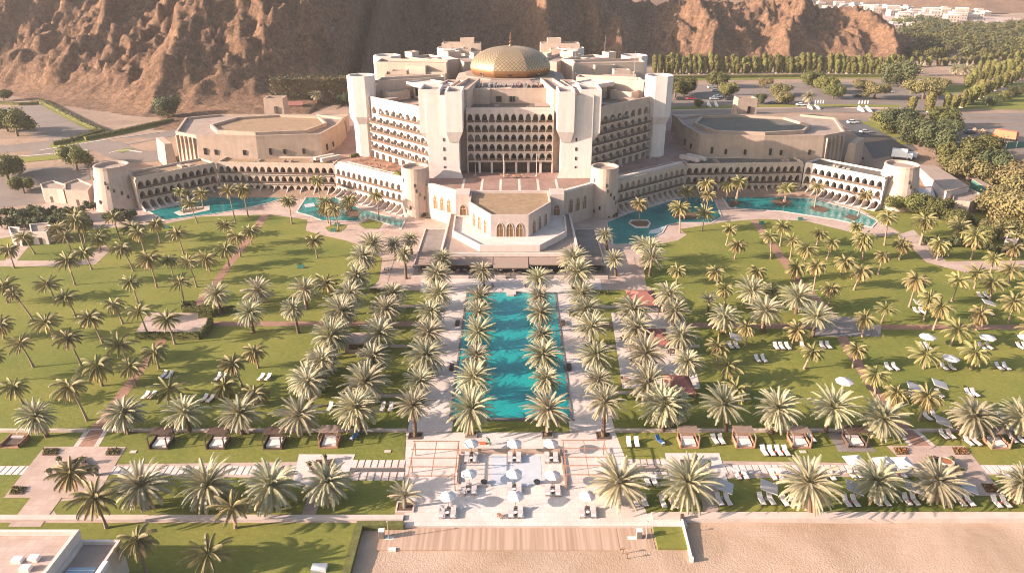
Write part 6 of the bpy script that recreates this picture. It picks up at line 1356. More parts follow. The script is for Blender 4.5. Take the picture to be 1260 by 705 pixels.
sheet("cabana_square", px([(1016, 529.5), (1050, 529.5), (1080, 556), (1032, 556)]), 0.05, M_greyp)
# ---- pergolas of the terrace
def pergola(q, label):
    h = 2.7; P = px(q, h); t = empty("pergola", (P[0].x, P[2].y, 0), label, "pergola", "timber pergolas of the big terrace")
    x0, x1, y0, y1 = (P[0].x + P[3].x) / 2, (P[1].x + P[2].x) / 2, (P[2].y + P[3].y) / 2, (P[0].y + P[1].y) / 2
    for x in (x0, (x0 + x1) / 2, x1):
        b = MB(); b.box(x - 0.06, x + 0.06, y0, y1, h - 0.14, h); b.build("rail", M_wood, t)
    for i in range(5): y = y0 + (y1 - y0) * i / 4; b = MB(); b.box(x0 - 0.3, x1 + 0.3, y - 0.055, y + 0.055, h + 0.003, h + 0.11); b.build("beam", M_wood, t)
    for x in (x0, x1):
        for y in (y0, (y0 + y1) / 2, y1): b = MB(); b.box(x - 0.07, x + 0.07, y - 0.07, y + 0.07, 0.05, h - 0.14); b.build("post", M_wood, t)
pergola([(508.5, 543), (563.5, 543), (560, 585.5), (504, 585.5)], "open timber pergola on the left side of the big terrace"); pergola([(692.6, 542), (743, 542), (752, 584), (698, 584)], "open timber pergola on the right side of the big terrace")
# low walls of the terrace
def lowwall(u0, v0, u1, v1, h, w_, label, m=M_tan):
    a, c = at(u0, v0), at(u1, v1); F = Face((a.x, a.y), (c.x, c.y)); b = MB(); b.prism(F.rect(0, F.L, -w_ / 2, w_ / 2), 0.0, h); tag(b.build("low_wall", m), label, "low wall")
lowwall(567, 556.5, 689, 556.5, 0.45, 0.8, "long low brown bench wall behind the shallow blue basin"); lowwall(566, 561, 563, 597, 0.35, 0.3, "thin brown edging beside the left middle parasol court"); lowwall(690, 561, 696, 597, 0.35, 0.3, "thin brown edging beside the right middle parasol court")
lowwall(563, 598, 604, 598, 0.3, 0.25, "short step edge left of the shallow basin", M_kerb); lowwall(665, 598, 697, 598, 0.3, 0.25, "short step edge right of the shallow basin", M_kerb)
# ---- fire tables, pots and bowls
def mk_pot(m=M_hedge):
    def f():
        o = proto("plant_pot"); b = MB(); b.cyl(0, 0, 0.26, 0.36, 0, 0.62, 14); b.build("pot", M_kerb, o)
        r = np.random.default_rng(2); V, F_ = leaf_cloud(r, [(0, 0, 0.85)], [0.42], [160], 0.10, 0.8); np_mesh("shrub", V, F_, [m], parent=o); return o
    return f
POT = Kit(mk_pot())
for off, s, pts, lab in (((0, 480), 5.876, [(435, 530), (600, 535), (365, 620), (700, 615)], "potted round bush at the left pink court's dark sofa square"), ((1050, 480), 5.876, [(545, 530), (700, 530), (770, 620), (598, 590)], "potted bush round the right pink court's dark planter square"),
                       ((360, 560), 8.293, [(330, 62), (178, 140)], "potted bush on the small left court"), ((820, 560), 5.876, [(200, 48), (300, 92)], "potted bush on the small right court")):
    for i, (u, v) in enumerate(pts): p = at(off[0] + u / s, off[1] + v / s); POT(p.x, p.y, 0.06, i, f"{lab}, {nth(i)} of its set", "plant pot", "potted bushes on the courts", 1.15)
def square_set(u, v, label, s=2.0, a=pi / 4, bowl=True):
    p = at(u, v); o = empty("planter_square", (p.x, p.y, 0.06), label, "planter", "dark square settings on the courts", a); b = MB(); b.ring([(-s, -s), (s, -s), (s, s), (-s, s)], 0.5, 0, 0.42); x = b.build("bench", M_woodd, None); x.parent = o
    b = MB(); b.box(-s + 0.55, s - 0.55, -s + 0.55, s - 0.55, 0, 0.2); x = b.build("soil", M_soil, None); x.parent = o
square_set(90, 578, "dark square bench round a palm in the left pink court"); square_set(1160, 577, "dark square planter round a palm in the right pink court"); square_set(398, 575, "dark square seat on the small left court", 1.4, 0); square_set(850, 575, "dark square seat on the small right court", 1.4, 0)
p = at(1163, 572.5); o = empty("stone_bowl", (p.x, p.y, 0.06), "large round stone bowl on the right pink court's dark planter", "bowl"); b = MB(); b.cyl(0, 0, 0.55, 1.1, 0.0, 0.75, 18, 0, False); b.ring([(1.1 * cos(i * pi / 9), 1.1 * sin(i * pi / 9)) for i in range(18)], 0.22, 0.75, 0.85); x = b.build("bowl", M_kerb, None); x.parent = o; b = MB(); b.cyl(0, 0, 0.9, 0.9, 0.6, 0.72, 16); x = b.build("soil", M_terra, None); x.parent = o
for i, (u, v, lab) in enumerate(((563, 594.5, "black bowl left of the shallow blue basin"), (659, 594.5, "black bowl right of the shallow blue basin"))):
    p = at(595.5 if i == 0 else 660.5, 595); b = MB(); b.cyl(p.x, p.y, 0.3, 0.5, 0.06, 0.5, 14, 0, False); b.cyl(p.x, p.y, 0.45, 0.45, 0.40, 0.44, 14, 0); tag(b.build("fire_bowl", M_black), lab, "bowl")
for i, (u, v) in enumerate(((477, 555.5), (1008 - 20, 556.0), (56 + 400, 555))): p = at(u if i != 2 else 164, v if i != 2 else 556); b = MB(); b.box(p.x - 0.5, p.x + 0.5, p.y - 0.3, p.y + 0.3, 0.0, 0.12); tag(b.build("drain_cover", M_kerb), ["small pale cover plate in the lawn left of the terrace", "small pale cover plate in the lawn right, before the dark cabana", "small pale cover plate in the lawn beside the left pink court"][i], "cover plate")
# ---- red-roofed tents of the cafe and the pale kiosk
def tent(u0, v0, u1, v1, h, label, m=M_redroof):
    z = 2.5; a, c = at(u0, v0, z), at(u1, v1, z); x0, x1, y0, y1 = a.x, c.x, c.y, a.y; cx, cy = (x0 + x1) / 2, (y0 + y1) / 2
    t = empty("tent", (cx, cy, 0), label, "tent", "red-roofed tents by the pool cafe"); b = MB(); rl = (x1 - x0) * 0.14
    b.add([(x0, y0, z), (x1, y0, z), (x1, y1, z), (x0, y1, z), (cx - rl, cy, z + h), (cx + rl, cy, z + h), (x0, y0, z - 0.25), (x1, y0, z - 0.25), (x1, y1, z - 0.25), (x0, y1, z - 0.25)], [(0, 1, 5, 4), (1, 2, 5), (2, 3, 4, 5), (3, 0, 4), (6, 7, 1, 0), (7, 8, 2, 1), (8, 9, 3, 2), (9, 6, 0, 3)]); b.build("roof", m, t)
    for x in (x0 + 0.12, x1 - 0.12):
        for y in (y0 + 0.12, y1 - 0.12): b = MB(); b.box(x - 0.06, x + 0.06, y - 0.06, y + 0.06, 0, z - 0.25); b.build("post", M_woodd, t)
    b = MB(); b.box(cx - 1.2, cx + 1.2, cy - 0.6, cy + 0.6, 0.05, 0.9); b.build("counter", M_cloth, t)
tent(770, 357, 812, 375, 1.4, "red hip-roofed tent by the pool cafe, the one nearest the hotel"); tent(792, 404, 827, 424, 1.4, "red hip-roofed tent half hidden by palms, middle of three"); tent(815, 461, 857, 484, 1.5, "red hip-roofed tent by the pool cafe, the one nearest the sea")
p = at(442, 431); b = MB(); b.box(p.x - 2.6, p.x + 2.6, p.y - 1.2, p.y + 2.4, 0, 2.3, 0); tt = empty("kiosk", (p.x, p.y, 0), "small flat-roofed pale kiosk under the palms left of the pool", "kiosk"); b.build("wall", M_wall, tt); b = MB(); b.box(p.x - 3.0, p.x + 3.0, p.y - 1.7, p.y + 2.7, 2.3, 2.55); b.build("roof", M_pav, tt)
b = MB(); b.box(p.x - 1.6, p.x + 1.6, p.y - 1.25, p.y - 1.19, 0.9, 2.0); b.build("hatch", M_glass, tt)
# cafe chairs and tables on the white paving, restaurant tables, podium cafe
def mk_set(mt, mc):
    def f():
        o = proto("table_set"); b = MB(); b.cyl(0, 0, 0.5, 0.5, 0.7, 0.75, 14); b.build("table_top", mt, o); b = MB(); b.cyl(0, 0, 0.05, 0.05, 0.03, 0.7, 8); b.cyl(0, 0, 0.25, 0.25, 0, 0.03, 10); b.build("leg", M_frame, o); return o
    return f
def mk_chair(m):
    def f():
        o = proto("chair"); b = MB(); b.box(-0.24, 0.24, -0.24, 0.24, 0.40, 0.47); b.build("seat", m, o); b = MB(); b.box(-0.24, 0.24, 0.19, 0.25, 0.471, 0.88); b.build("backrest", m, o)
        for x in (-0.2, 0.2):
            for y in (-0.2, 0.2): b = MB(); b.box(x - 0.025, x + 0.025, y - 0.025, y + 0.025, 0, 0.4); b.build("leg", M_frame, o)
        return o
    return f
TW, TR, CH, CHR = Kit(mk_set(M_cloth, 0)), Kit(mk_set(M_wood, 0)), Kit(mk_chair(M_frame)), Kit(mk_chair(M_wood))
def sets(pts, z, kt, kc, where, gr, nch=2, fn=None):
    for i, (u, v) in enumerate(pts):
        p = at(u, v, z); kt(p.x, p.y, z, 0, f"round table {where}, {nth(i)} from the left", "table", "tables " + gr)
        for k in range(nch):
            a = 0.5 + k * 2 * pi / nch + i; kc(p.x + 0.75 * cos(a), p.y + 0.75 * sin(a), z, a - pi / 2, f"{['far', 'near'][k]} chair at the {nth(i)} table {where}", "chair", "chairs " + gr)
sets([(478, 333), (564, 335), (572, 335), (617, 335), (633, 335), (668, 335), (678, 335)], 0.17, TW, CH, "under the restaurant's awnings", "under the awnings", 2)
sets([(768, 417), (776, 432), (782, 448), (826, 434), (833, 428), (770, 470)], 0.06, TR, CH, "on the cafe paving right of the pool", "of the pool cafe", 2)
sets([(437, 199), (444, 197), (449, 202), (455, 195), (462, 198), (466, 205), (472, 200), (478, 206), (484, 203), (490, 210), (470, 211), (458, 207)], 10.03, TR, CHR, "on the podium cafe terrace", "of the podium cafe", 2)
for i, u in enumerate((617, 622, 626, 632, 636, 641)): p = at(u, 219.5, 10.02); (TR if i in (1, 4) else CHR)(p.x, p.y, 10.02, i, f"orange wooden {'table' if i in (1, 4) else 'seat'} in the middle of the podium terrace, {nth(i)} from the left", "table" if i in (1, 4) else "chair", "seats mid podium", 1.5)
# ---- beach end: shower cabinets, lamp posts, small posts, rail, gardener, stools
def cabinet(u, v, label, z=-0.3):
    p = at(u, v, z); t = empty("beach_cabinet", p, label, "cabinet"); b = MB(); b.box(p.x - 0.36, p.x + 0.36, p.y - 0.3, p.y + 0.3, z, z + 1.25); b.build("body", M_metal, t); b = MB(); b.box(p.x - 0.4, p.x + 0.4, p.y - 0.34, p.y + 0.34, z + 1.25, z + 1.33); b.build("lid", M_cloth, t)
    b = MB(); b.box(p.x - 0.3, p.x + 0.3, p.y - 0.33, p.y - 0.301, z + 0.1, z + 1.1); b.build("door", M_roof_d, t)
    t = empty("lamp_post", p + Vector((0.95, -0.25, 0)), "slim post beside the cabinet at the boardwalk's " + label.split("'s ")[-1], "post", "slim posts at the boardwalk"); b = MB(); b.cyl(p.x + 0.95, p.y - 0.25, 0.07, 0.05, z, z + 2.9, 8); b.build("pole", M_pav, t); b = MB(); b.cyl(p.x + 0.95, p.y - 0.25, 0.12, 0.12, z + 2.9, z + 3.05, 10); b.build("head", M_pav, t)
    b = MB(); x = p.x + (1.0 if u < 600 else -0.9); b.box(x - 0.6, x + 0.6, p.y - 0.4, p.y + 0.2, z - 0.1, z + 0.035); tag(b.build("shower_tray", M_cloth), "flat white shower tray next to the cabinet at the boardwalk's " + label.split("'s ")[-1], "shower tray")
cabinet(470, 661, "grey cabinet with white lid at the boardwalk's left end"); cabinet(786, 661, "grey cabinet with white lid at the boardwalk's right end")
p = at(483, 676.5, -0.4); b = MB(); b.box(p.x - 0.5, p.x + 0.45, p.y - 0.2, p.y + 0.2, -0.6, -0.1); tag(b.build("white_box", M_cloth), "low white box on the sand in front of the boardwalk's left end", "box")
for i, (u, v, lab) in enumerate(((766.5, 681, "short dark post with a slanted head, nearer the boardwalk"), (771.5, 687, "short dark post with a slanted head, farther out on the sand"))):
    p = at(u, v, -0.4); t = empty("marker_post", p, lab, "post", "dark posts on the sand"); b = MB(); b.cyl(p.x, p.y, 0.05, 0.05, -0.6, 0.3, 8); b.build("post", M_woodd, t); b = MB(); b.loft([(p.x - 0.06, p.y - 0.06), (p.x + 0.06, p.y - 0.06), (p.x + 0.06, p.y + 0.06), (p.x - 0.06, p.y + 0.06)], 0.3, [(p.x - 0.26, p.y - 0.12), (p.x + 0.26, p.y - 0.12), (p.x + 0.26, p.y + 0.12), (p.x - 0.26, p.y + 0.12)], 0.58); b.build("head", M_wood, t)
a, c = at(839, 638, 0.3), at(851, 690, -0.4); t = empty("beach_rail", (a.x, a.y, 0), "white rail wall running from the sea wall down onto the sand", "rail"); F = Face((a.x, a.y), (c.x, c.y)); b = MB(); b.add([F.at(0, -0.12, -1.4), F.at(F.L, -0.12, -1.4), F.at(F.L, -0.12, 0.05), F.at(0, -0.12, 0.45), F.at(0, 0.12, -1.4), F.at(F.L, 0.12, -1.4), F.at(F.L, 0.12, 0.05), F.at(0, 0.12, 0.45)], [(3, 2, 1, 0), (4, 5, 6, 7), (3, 7, 6, 2), (2, 6, 5, 1), (0, 4, 7, 3)]); b.build("wall", M_cloth, t)
b = MB(); b.box(a.x - 0.2, a.x + 0.25, a.y - 0.2, a.y + 0.25, 0.0, 1.0); b.build("post", M_woodd, t); b = MB(); b.box(c.x - 0.2, c.x + 0.2, c.y - 0.2, c.y + 0.2, -1.4, 0.2); b.build("post", M_cloth, t)
for i, (u, lab) in enumerate(((618.2, "brown wicker stool beside the front middle loungers, left one"), (621.5, "brown wicker stool beside the front middle loungers, right one"))):
    p = at(u - 4.5, 637.5 if i else 635.5); t = empty("stool", (p.x, p.y, 0.06), lab, "stool", "wicker stools at the front loungers"); b = MB(); b.cyl(p.x, p.y, 0.26, 0.3, 0.36, 0.5, 12); b.build("seat", M_wood, t)
    for k in range(4): x, y = p.x + 0.2 * cos(k * pi / 2 + 0.7), p.y + 0.2 * sin(k * pi / 2 + 0.7); b = MB(); b.box(x - 0.035, x + 0.035, y - 0.035, y + 0.035, 0.06, 0.36); b.build("leg", M_woodd, t)
def person(x, y, z, rz, label):
    """a figure bending forward, one continuous body"""
    J = [((0, 0, 0.92), .15), ((0, 0.16, 1.15), .17), ((0, 0.30, 1.32), .17), ((0, 0.38, 1.42), .06), ((0, 0.46, 1.50), .10), ((0, 0.50, 1.58), .085),
         ((0.10, 0, 0.86), .11), ((0.13, 0.05, 0.48), .075), ((0.14, -0.04, 0.08), .05), ((0.14, 0.08, 0.03), .04), ((-0.10, 0, 0.86), .11), ((-0.13, 0.0, 0.48), .075), ((-0.14, -0.10, 0.08), .05), ((-0.14, 0.02, 0.03), .04),
         ((0.22, 0.30, 1.30), .065), ((0.27, 0.42, 1.04), .05), ((0.22, 0.58, 0.86), .035), ((0.21, 0.66, 0.82), .03), ((-0.22, 0.30, 1.30), .065), ((-0.27, 0.42, 1.04), .05), ((-0.22, 0.58, 0.86), .035), ((-0.21, 0.66, 0.82), .03)]
    E = [(0, 1), (1, 2), (2, 3), (3, 4), (4, 5), (0, 6), (6, 7), (7, 8), (8, 9), (0, 10), (10, 11), (11, 12), (12, 13), (2, 14), (14, 15), (15, 16), (16, 17), (2, 18), (18, 19), (19, 20), (20, 21)]
    me = bpy.data.meshes.new("person"); me.from_pydata([j[0] for j in J], E, []); tmp = bpy.data.objects.new("person_skin", me); C.objects.link(tmp)
    md = tmp.modifiers.new("skin", 'SKIN'); sk = me.skin_vertices[0].data
    for i, j in enumerate(J): sk[i].radius = (j[1], j[1]); sk[i].use_root = i == 0
    tmp.modifiers.new("sub", 'SUBSURF').levels = 2
    dg = bpy.context.evaluated_depsgraph_get(); m2 = bpy.data.meshes.new_from_object(tmp.evaluated_get(dg)); bpy.data.objects.remove(tmp)
    m2.materials.clear(); m2.materials.append(M_green); m2.materials.append(M_skin); m2.materials.append(M_black)
    for p in m2.polygons:
        c = p.center; p.use_smooth = True
        p.material_index = 1 if (c.z > 1.42 and c.y > 0.36) or (c.y > 0.5 and c.z < 1.1) else 2 if c.z < 0.10 else 0
    o = bpy.data.objects.new("person", m2); C.objects.link(o); o.location = (x, y, z); o.rotation_euler = (0, 0, rz); tag(o, label, "person")
    b = MB(); b.cyl(0, 0.47, 0.115, 0.05, 1.545, 1.66, 10); h = b.build("hair", M_black, None); h.parent = o
p = at(602.5, 547.5); person(p.x, p.y, 0.05, 1.9, "person in green work clothes bending over orange gear at the pool's end")
p = at(593, 546); b = MB(); b.loft([(p.x - 1.0, p.y), (p.x - 0.3, p.y - 0.3), (p.x + 0.7, p.y - 0.25), (p.x + 1.0, p.y), (p.x + 0.7, p.y + 0.25), (p.x - 0.3, p.y + 0.3)], 0.06, [(p.x - 0.9, p.y), (p.x - 0.3, p.y - 0.2), (p.x + 0.6, p.y - 0.18), (p.x + 0.85, p.y), (p.x + 0.6, p.y + 0.18), (p.x - 0.3, p.y + 0.2)], 0.32); tag(b.build("cleaning_float", M_tarp), "orange boat-shaped float lying on paving beside the person in green", "float")
# ---- the villa roofs at the near left
vl = empty("villa", (-60, 64, 0), "white flat-roofed villa in the bottom corner, its roof cut off by the frame", "villa")
X1, Y1, ZU = at(97.5, 651, 6.6).x, at(97.5, 651, 6.6).y, 6.6
b = MB(); b.box(-95, X1, 30, Y1, 0, ZU - 0.7, 0); b.ring([(-95, 30), (X1, 30), (X1, Y1), (-95, Y1)], 0.45, ZU - 0.7, ZU); b.build("wall", M_white, vl)
b = MB(); b.box(-94.6, X1 - 0.44, 30.4, Y1 - 0.44, ZU - 0.7, ZU - 0.6); b.build("roof", M_pav, vl)
X2 = at(155, 654, 5.2).x; b = MB(); b.box(X1 + 0.01, X2, 60.6, Y1 - 0.2, 0, 4.6, 0); b.ring([(X1 + 0.02, 60.6), (X2, 60.6), (X2, Y1 - 0.2), (X1 + 0.02, Y1 - 0.2)], 0.35, 4.6, 5.2); b.build("side_wall", M_white, vl)
b = MB(); b.box(X1 + 0.4, X2 - 0.36, 61, Y1 - 0.6, 4.6, 4.66); b.build("side_roof", M_roof_l, vl)
sk_ = at(100, 700, 4.7); b = MB(); b.box(X1 + 0.9, X1 + 4.2, 61.2, 65.8, 4.66, 5.0); b.build("skylight", mat('skylight_glass', (0.18, 0.26, 0.32), 0.15, spec=0.6), vl)
b = MB()
for i in range(7): b.box(X1 + 0.9, X1 + 4.2, 61.3 + i * 0.66, 61.36 + i * 0.66, 5.0, 5.05)
b.box(X1 + 4.6, X1 + 5.2, 61, 66.5, 4.67, 5.3); b.build("skylight_bar", M_cloth, vl)
for u, v in ((22, 690), (42, 688), (32, 700)): p = at(u, v, 6.1); b = MB(); b.box(p.x - 0.55, p.x + 0.55, p.y - 0.4, p.y + 0.4, ZU - 0.6, ZU - 0.05); b.build("roof_unit", M_cloth, vl)
p = at(393, 702); b = MB(); b.box(p.x - 1.0, p.x + 0.9, p.y - 0.3, p.y + 0.8, 0, 0.5); tag(b.build("water_tank", M_cloth), "small white box half cut off at the villa lawn's lower edge", "box")
# ---- garden huts, low stores at the wing ends
def hut(pts, h, label, m=M_white, parapet=0.5):
    P = [(p.x, p.y) for p in px(pts)]; c = (sum(p[0] for p in P) / len(P), sum(p[1] for p in P) / len(P), 0); t = empty("garden_hut", c, label, "hut", "pale huts and stores"); b = MB(); b.prism(P, -0.2, h - 0.4, 0, top=False); b.ring(P, 0.3, h - 0.4, h + parapet); b.build("wall", m, t)
    b = MB(); b.poly(inset(P, 0.2), h); b.build("roof", M_roof_l, t); a, d_ = P[0], P[1]; F = Face(a, d_); b = MB(); b.prism(F.rect(F.L * 0.4, F.L * 0.4 + 0.9, 0.0, 0.05), 0.05, 2.0); b.build("door", M_woodd, t)
hut([(17, 302), (28, 303), (28, 294), (14, 293)], 3.0, "smaller pale garden hut left of the palm at the left lawn's edge"); hut([(42, 301), (61, 301), (68, 294), (63, 289), (40, 291)], 3.2, "larger pale garden hut right of the palm at the left lawn's edge"); hut([(1232, 311), (1248, 312), (1250, 305), (1236, 303)], 3.4, "white garden hut near the right frame edge")
hut([(56, 249), (74, 250), (82, 251), (86, 244), (70, 239), (54, 243)], 4.2, "low many-sided stone store left of the far left tower", M_tower); hut([(84, 253), (112, 254), (118, 246), (100, 238), (84, 244)], 4.6, "low stone store with curved parapet touching the far left tower", M_tower)
hut([(1168, 262), (1190, 264), (1208, 256), (1190, 247), (1170, 252)], 3.6, "low stone store with open roof right of the service court", M_tower)
def slabhouse(pts, z, h, label, m, roofm, over=0.0):
    P = [(p.x, p.y) for p in px(pts, z + h)]; c = (sum(p[0] for p in P) / len(P), sum(p[1] for p in P) / len(P), z); t = empty("service_building", c, label, "building", "service buildings on the right"); b = MB(); b.prism(inset(P, over) if over else P, z - 3, z + h - 0.3, 0, top=False); b.build("wall", m, t); b = MB(); b.prism(P, z + h - 0.3, z + h); b.build("roof", roofm, t)
slabhouse([(1128, 203), (1150, 203), (1193, 229), (1165, 236)], 1.5, 4.2, "pale flat-roofed loading shed behind the far right tower", M_white, M_roof_l); slabhouse([(1126, 232), (1148, 231), (1151, 243), (1122, 246)], 0, 3.4, "pale blue-grey walled service court beside the far right tower", M_roof_l, M_shallow); slabhouse([(1196, 220), (1202, 219), (1226, 232), (1218, 234)], 1.0, 3.0, "narrow grey-roofed shed beside the brown yard", M_teal, M_roof_l)
p, q = att(1198, 188), att(1300, 178); t = empty("netting_fence", p, "teal netting fence along the far yard at the right frame edge", "fence"); F = Face((p.x, p.y), (q.x, q.y)); b = MB(); z = zt(p.x, p.y); b.prism(F.rect(0, F.L, -0.06, 0.06), z - 1, z + 3.2); b.build("net", M_teal, t)
b = MB()
for i in range(9): d_ = F.L * i / 8; b.prism(F.rect(d_ - 0.08, d_ + 0.08, 0.07, 0.2), z - 1, z + 3.5)
b.build("post", M_metal, t)
p, q = at(1165, 237), at(1222, 240); t = empty("netting_fence", p, "dark teal screen fence below the loading shed", "fence"); F = Face((p.x, p.y), (q.x, q.y)); b = MB(); b.prism(F.rect(0, F.L, -0.06, 0.06), 0, 2.4); b.build("net", M_teal, t)
# white ramp walls on the far verge
for u, v, lab in ((877, 131, "pair of white slanted ramp walls on the verge behind the right hall"), (1001, 134, "pair of white slanted ramp walls on the verge in mid car park"), (1064, 137, "pair of white slanted ramp walls on the verge by the grey acacias")):
    p = att(u, v); t = empty("ramp_walls", p, lab, "ramp", "white ramp walls on the verge")
    for x in (-1.7, 1.7): b = MB(); z = p.z; b.add([(p.x + x + e, p.y + y, z + h) for e in (-0.35, 0.35) for y, h in ((-3, -0.5), (-3, 0.5), (3, 2.0), (3, -0.5))], [(0, 1, 2, 3), (7, 6, 5, 4), (1, 5, 6, 2), (0, 4, 5, 1), (2, 6, 7, 3)]); b.build("side_wall", M_cloth, t)
for i in range(5): p = att(1000 + i * 3.2, 127.5) if i else att(996, 127.5); b = MB(); b.cyl(p.x, p.y, 0.35, 0.25, p.z, p.z + 1.5, 8); tag(b.build("bollard", M_cloth), f"white post by the car park's middle ramp, {nth(i)} from the left", "bollard", "white bollards in the car park")
for i in range(4): p = att(1057 + i * 3.6, 128); b = MB(); b.cyl(p.x, p.y, 0.35, 0.25, p.z, p.z + 1.5, 8); tag(b.build("bollard", M_cloth), f"white post below the wide grey acacia, {nth(i)} from the left", "bollard", "white bollards in the car park")
# ---- cars
def mk_car(m, long=4.5, van=False):
    def f():
        o = proto("parked_car"); L, W = long / 2, 0.9; b = MB(); prof = [(-L, 0.35), (L, 0.35), (L, 0.75), (L * 0.55, 0.95), (-L * 0.92, 0.98), (-L, 0.8)]
        b.add([(x, -W, z) for x, z in prof] + [(x, W, z) for x, z in prof], [(0, 1, 2, 3, 4, 5), (11, 10, 9, 8, 7, 6)] + [(i, i + 6, (i + 1) % 6 + 6, (i + 1) % 6) for i in range(6)]); b.build("body", m, o)
        b = MB(); b.loft([(-L * 0.8, -W * 0.95), (L * 0.5, -W * 0.95), (L * 0.5, W * 0.95), (-L * 0.8, W * 0.95)], 0.94, [(-L * 0.5, -W * 0.78), (L * 0.12, -W * 0.78), (L * 0.12, W * 0.78), (-L * 0.5, W * 0.78)], 1.42); b.build("window", M_glass, o)
        b = MB(); b.box(-L * 0.5, L * 0.12, -W * 0.78, W * 0.78, 1.421, 1.47); b.build("roof", m, o)
        for x in (-L * 0.62, L * 0.62):
            for y in (-W, W): b = MB(); b.tube([(x, y - 0.1, 0.32), (x, y + 0.1, 0.32)], 0.32, 12); b.build("wheel", M_black, o)
        return o
    return f
paint = lambda n, c: mat(n, c, 0.3, spec=0.5)
CW, CS, CD, CR = Kit(mk_car(paint('car_white', (0.75, 0.75, 0.74)))), Kit(mk_car(paint('car_silver', (0.42, 0.43, 0.44)))), Kit(mk_car(paint('car_dark', (0.05, 0.055, 0.06)))), Kit(mk_car(paint('car_red', (0.35, 0.04, 0.03))))
K5 = lambda u, v: (800 + u / 5.035, 60 + v / 5.035); K6 = lambda u, v: (1030 + u / 5.035, 60 + v / 5.035)
for q, k, rz, lab in [(K5(255, 318), CR, 0, "red car under the large tree behind the hotel's corner"), (K5(185, 318), CD, 0, "dark car next to the red one, behind the hotel's corner"), (K5(380, 246), CW, 0.2, "white car in the car park's far row"), (K5(405, 268), CS, 0.2, "silver car behind the round tree in the car park"), (K5(420, 305), CW, 0, "white car in the front row left of the round tree"), (K5(395, 318), CS, 0, "silver car in front of the white one, front row"), (K5(550, 316), CS, 0, "silver car just left of the square turret"), (K5(490, 320), CD, 0, "dark car under the round tree beside the turret"),
    (K5(885, 348), CD, 0, "dark car under the pale acacias"), (K5(935, 356), CW, 0, "white car right of the pale acacias"), (K5(760, 345), CD, 0, "dark car in shade right of the turret"), (K6(125, 303), CD, 0.1, "dark car left of the wide grey acacia"), (K6(325, 273), CW, 0.1, "white car behind the big bright tree's foot"), (K6(95, 465), CW, 0.1, "white car at the shaded yard's upper edge"), (K6(175, 525), CS, 0.1, "pale car with a dark roof lower in the shaded yard"), (K6(540, 480), CD, 0.4, "dark car beside the bright tree near the far drive"),
    (K6(740, 590), CW, 0.1, "white saloon alone on the open right lot"), (K6(945, 584), CD, 0.1, "dark car parked behind the orange trailer"), (K6(820, 528), CD, 0.1, "small dark car at the lot's rubble heap"), (K6(130, 690), CD, 0.6, "dark car in the yard corner by the right wing's end")]:
    p = att(*q); k(p.x, p.y, p.z + 0.07, rz, lab, "car", "parked cars", 1.0)
p = att(1108, 196); t = empty("truck", p, "white box truck parked in the shaded service yard", "truck", None, -0.45); b = MB(); b.box(-3.2, 1.8, -1.25, 1.25, 0.9, 3.6); x = b.build("cargo_box", paint('car_white', 0), None); x.parent = t; b = MB(); b.box(1.85, 3.6, -1.15, 1.15, 0.5, 2.5); x = b.build("cab", paint('car_white', 0), None); x.parent = t
b = MB(); b.box(2.6, 3.63, -1.0, 1.0, 1.5, 2.3); x = b.build("windscreen", M_glass, None); x.parent = t
for xx in (-2.2, 2.6):
    for y in (-1.1, 1.1): b = MB(); b.tube([(xx, y - 0.15, 0.5), (xx, y + 0.15, 0.5)], 0.5, 12); x = b.build("wheel", M_black, None); x.parent = t
p = att(1122, 195); t = empty("trailer", p, "small white trailer right of the box truck", "trailer"); b = MB(); b.box(p.x - 1.2, p.x + 1.2, p.y - 1, p.y + 1, p.z + 0.5, p.z + 2.2); b.build("box", paint('car_white', 0), t); b = MB(); b.tube([(p.x, p.y - 1.1, p.z + 0.4), (p.x, p.y + 1.1, p.z + 0.4)], 0.4, 10); b.build("wheel", M_black, t)
p, q = att(1222, 170), att(1250, 177); t = empty("covered_trailer", p, "long trailer under an orange-red tarpaulin on the right lot", "trailer"); F = Face((p.x, p.y), (q.x, q.y)); z = p.z; b = MB(); P4 = F.rect(0, F.L, -1.5, 1.5); b.loft(P4, z + 0.9, inset(P4, 0.35), z + 3.6, 0, True, True); b.build("tarpaulin", M_tarp, t); b = MB(); b.prism(inset(P4, 0.3), z + 0.55, z + 0.9); b.build("chassis", M_black, t)
for d_ in (0.15, 0.8, 0.92):
    for n_ in (-1.2, 1.2): c = F.at(F.L * d_, n_, z + 0.45); b = MB(); b.tube([(c[0], c[1] - 0.2, c[2]), (c[0], c[1] + 0.2, c[2])], 0.45, 10); b.build("wheel", M_black, t)
p = att(1205, 163); b = MB(); r = np.random.default_rng(9); n_ = 18
for i in range(n_): x, y, s = p.x + r.normal() * 3.2, p.y + r.normal() * 1.2, r.uniform(0.4, 1.3); b.loft([(x + s * cos(k), y + s * sin(k)) for k in (0, 1.2, 2.4, 3.6, 4.9)], p.z - 0.2, [(x + s * 0.35 * cos(k), y + s * 0.35 * sin(k)) for k in (0.2, 1.3, 2.6, 3.7, 5.0)], p.z + s * 0.9)
stuff(b.build("rubble", M_dirt))
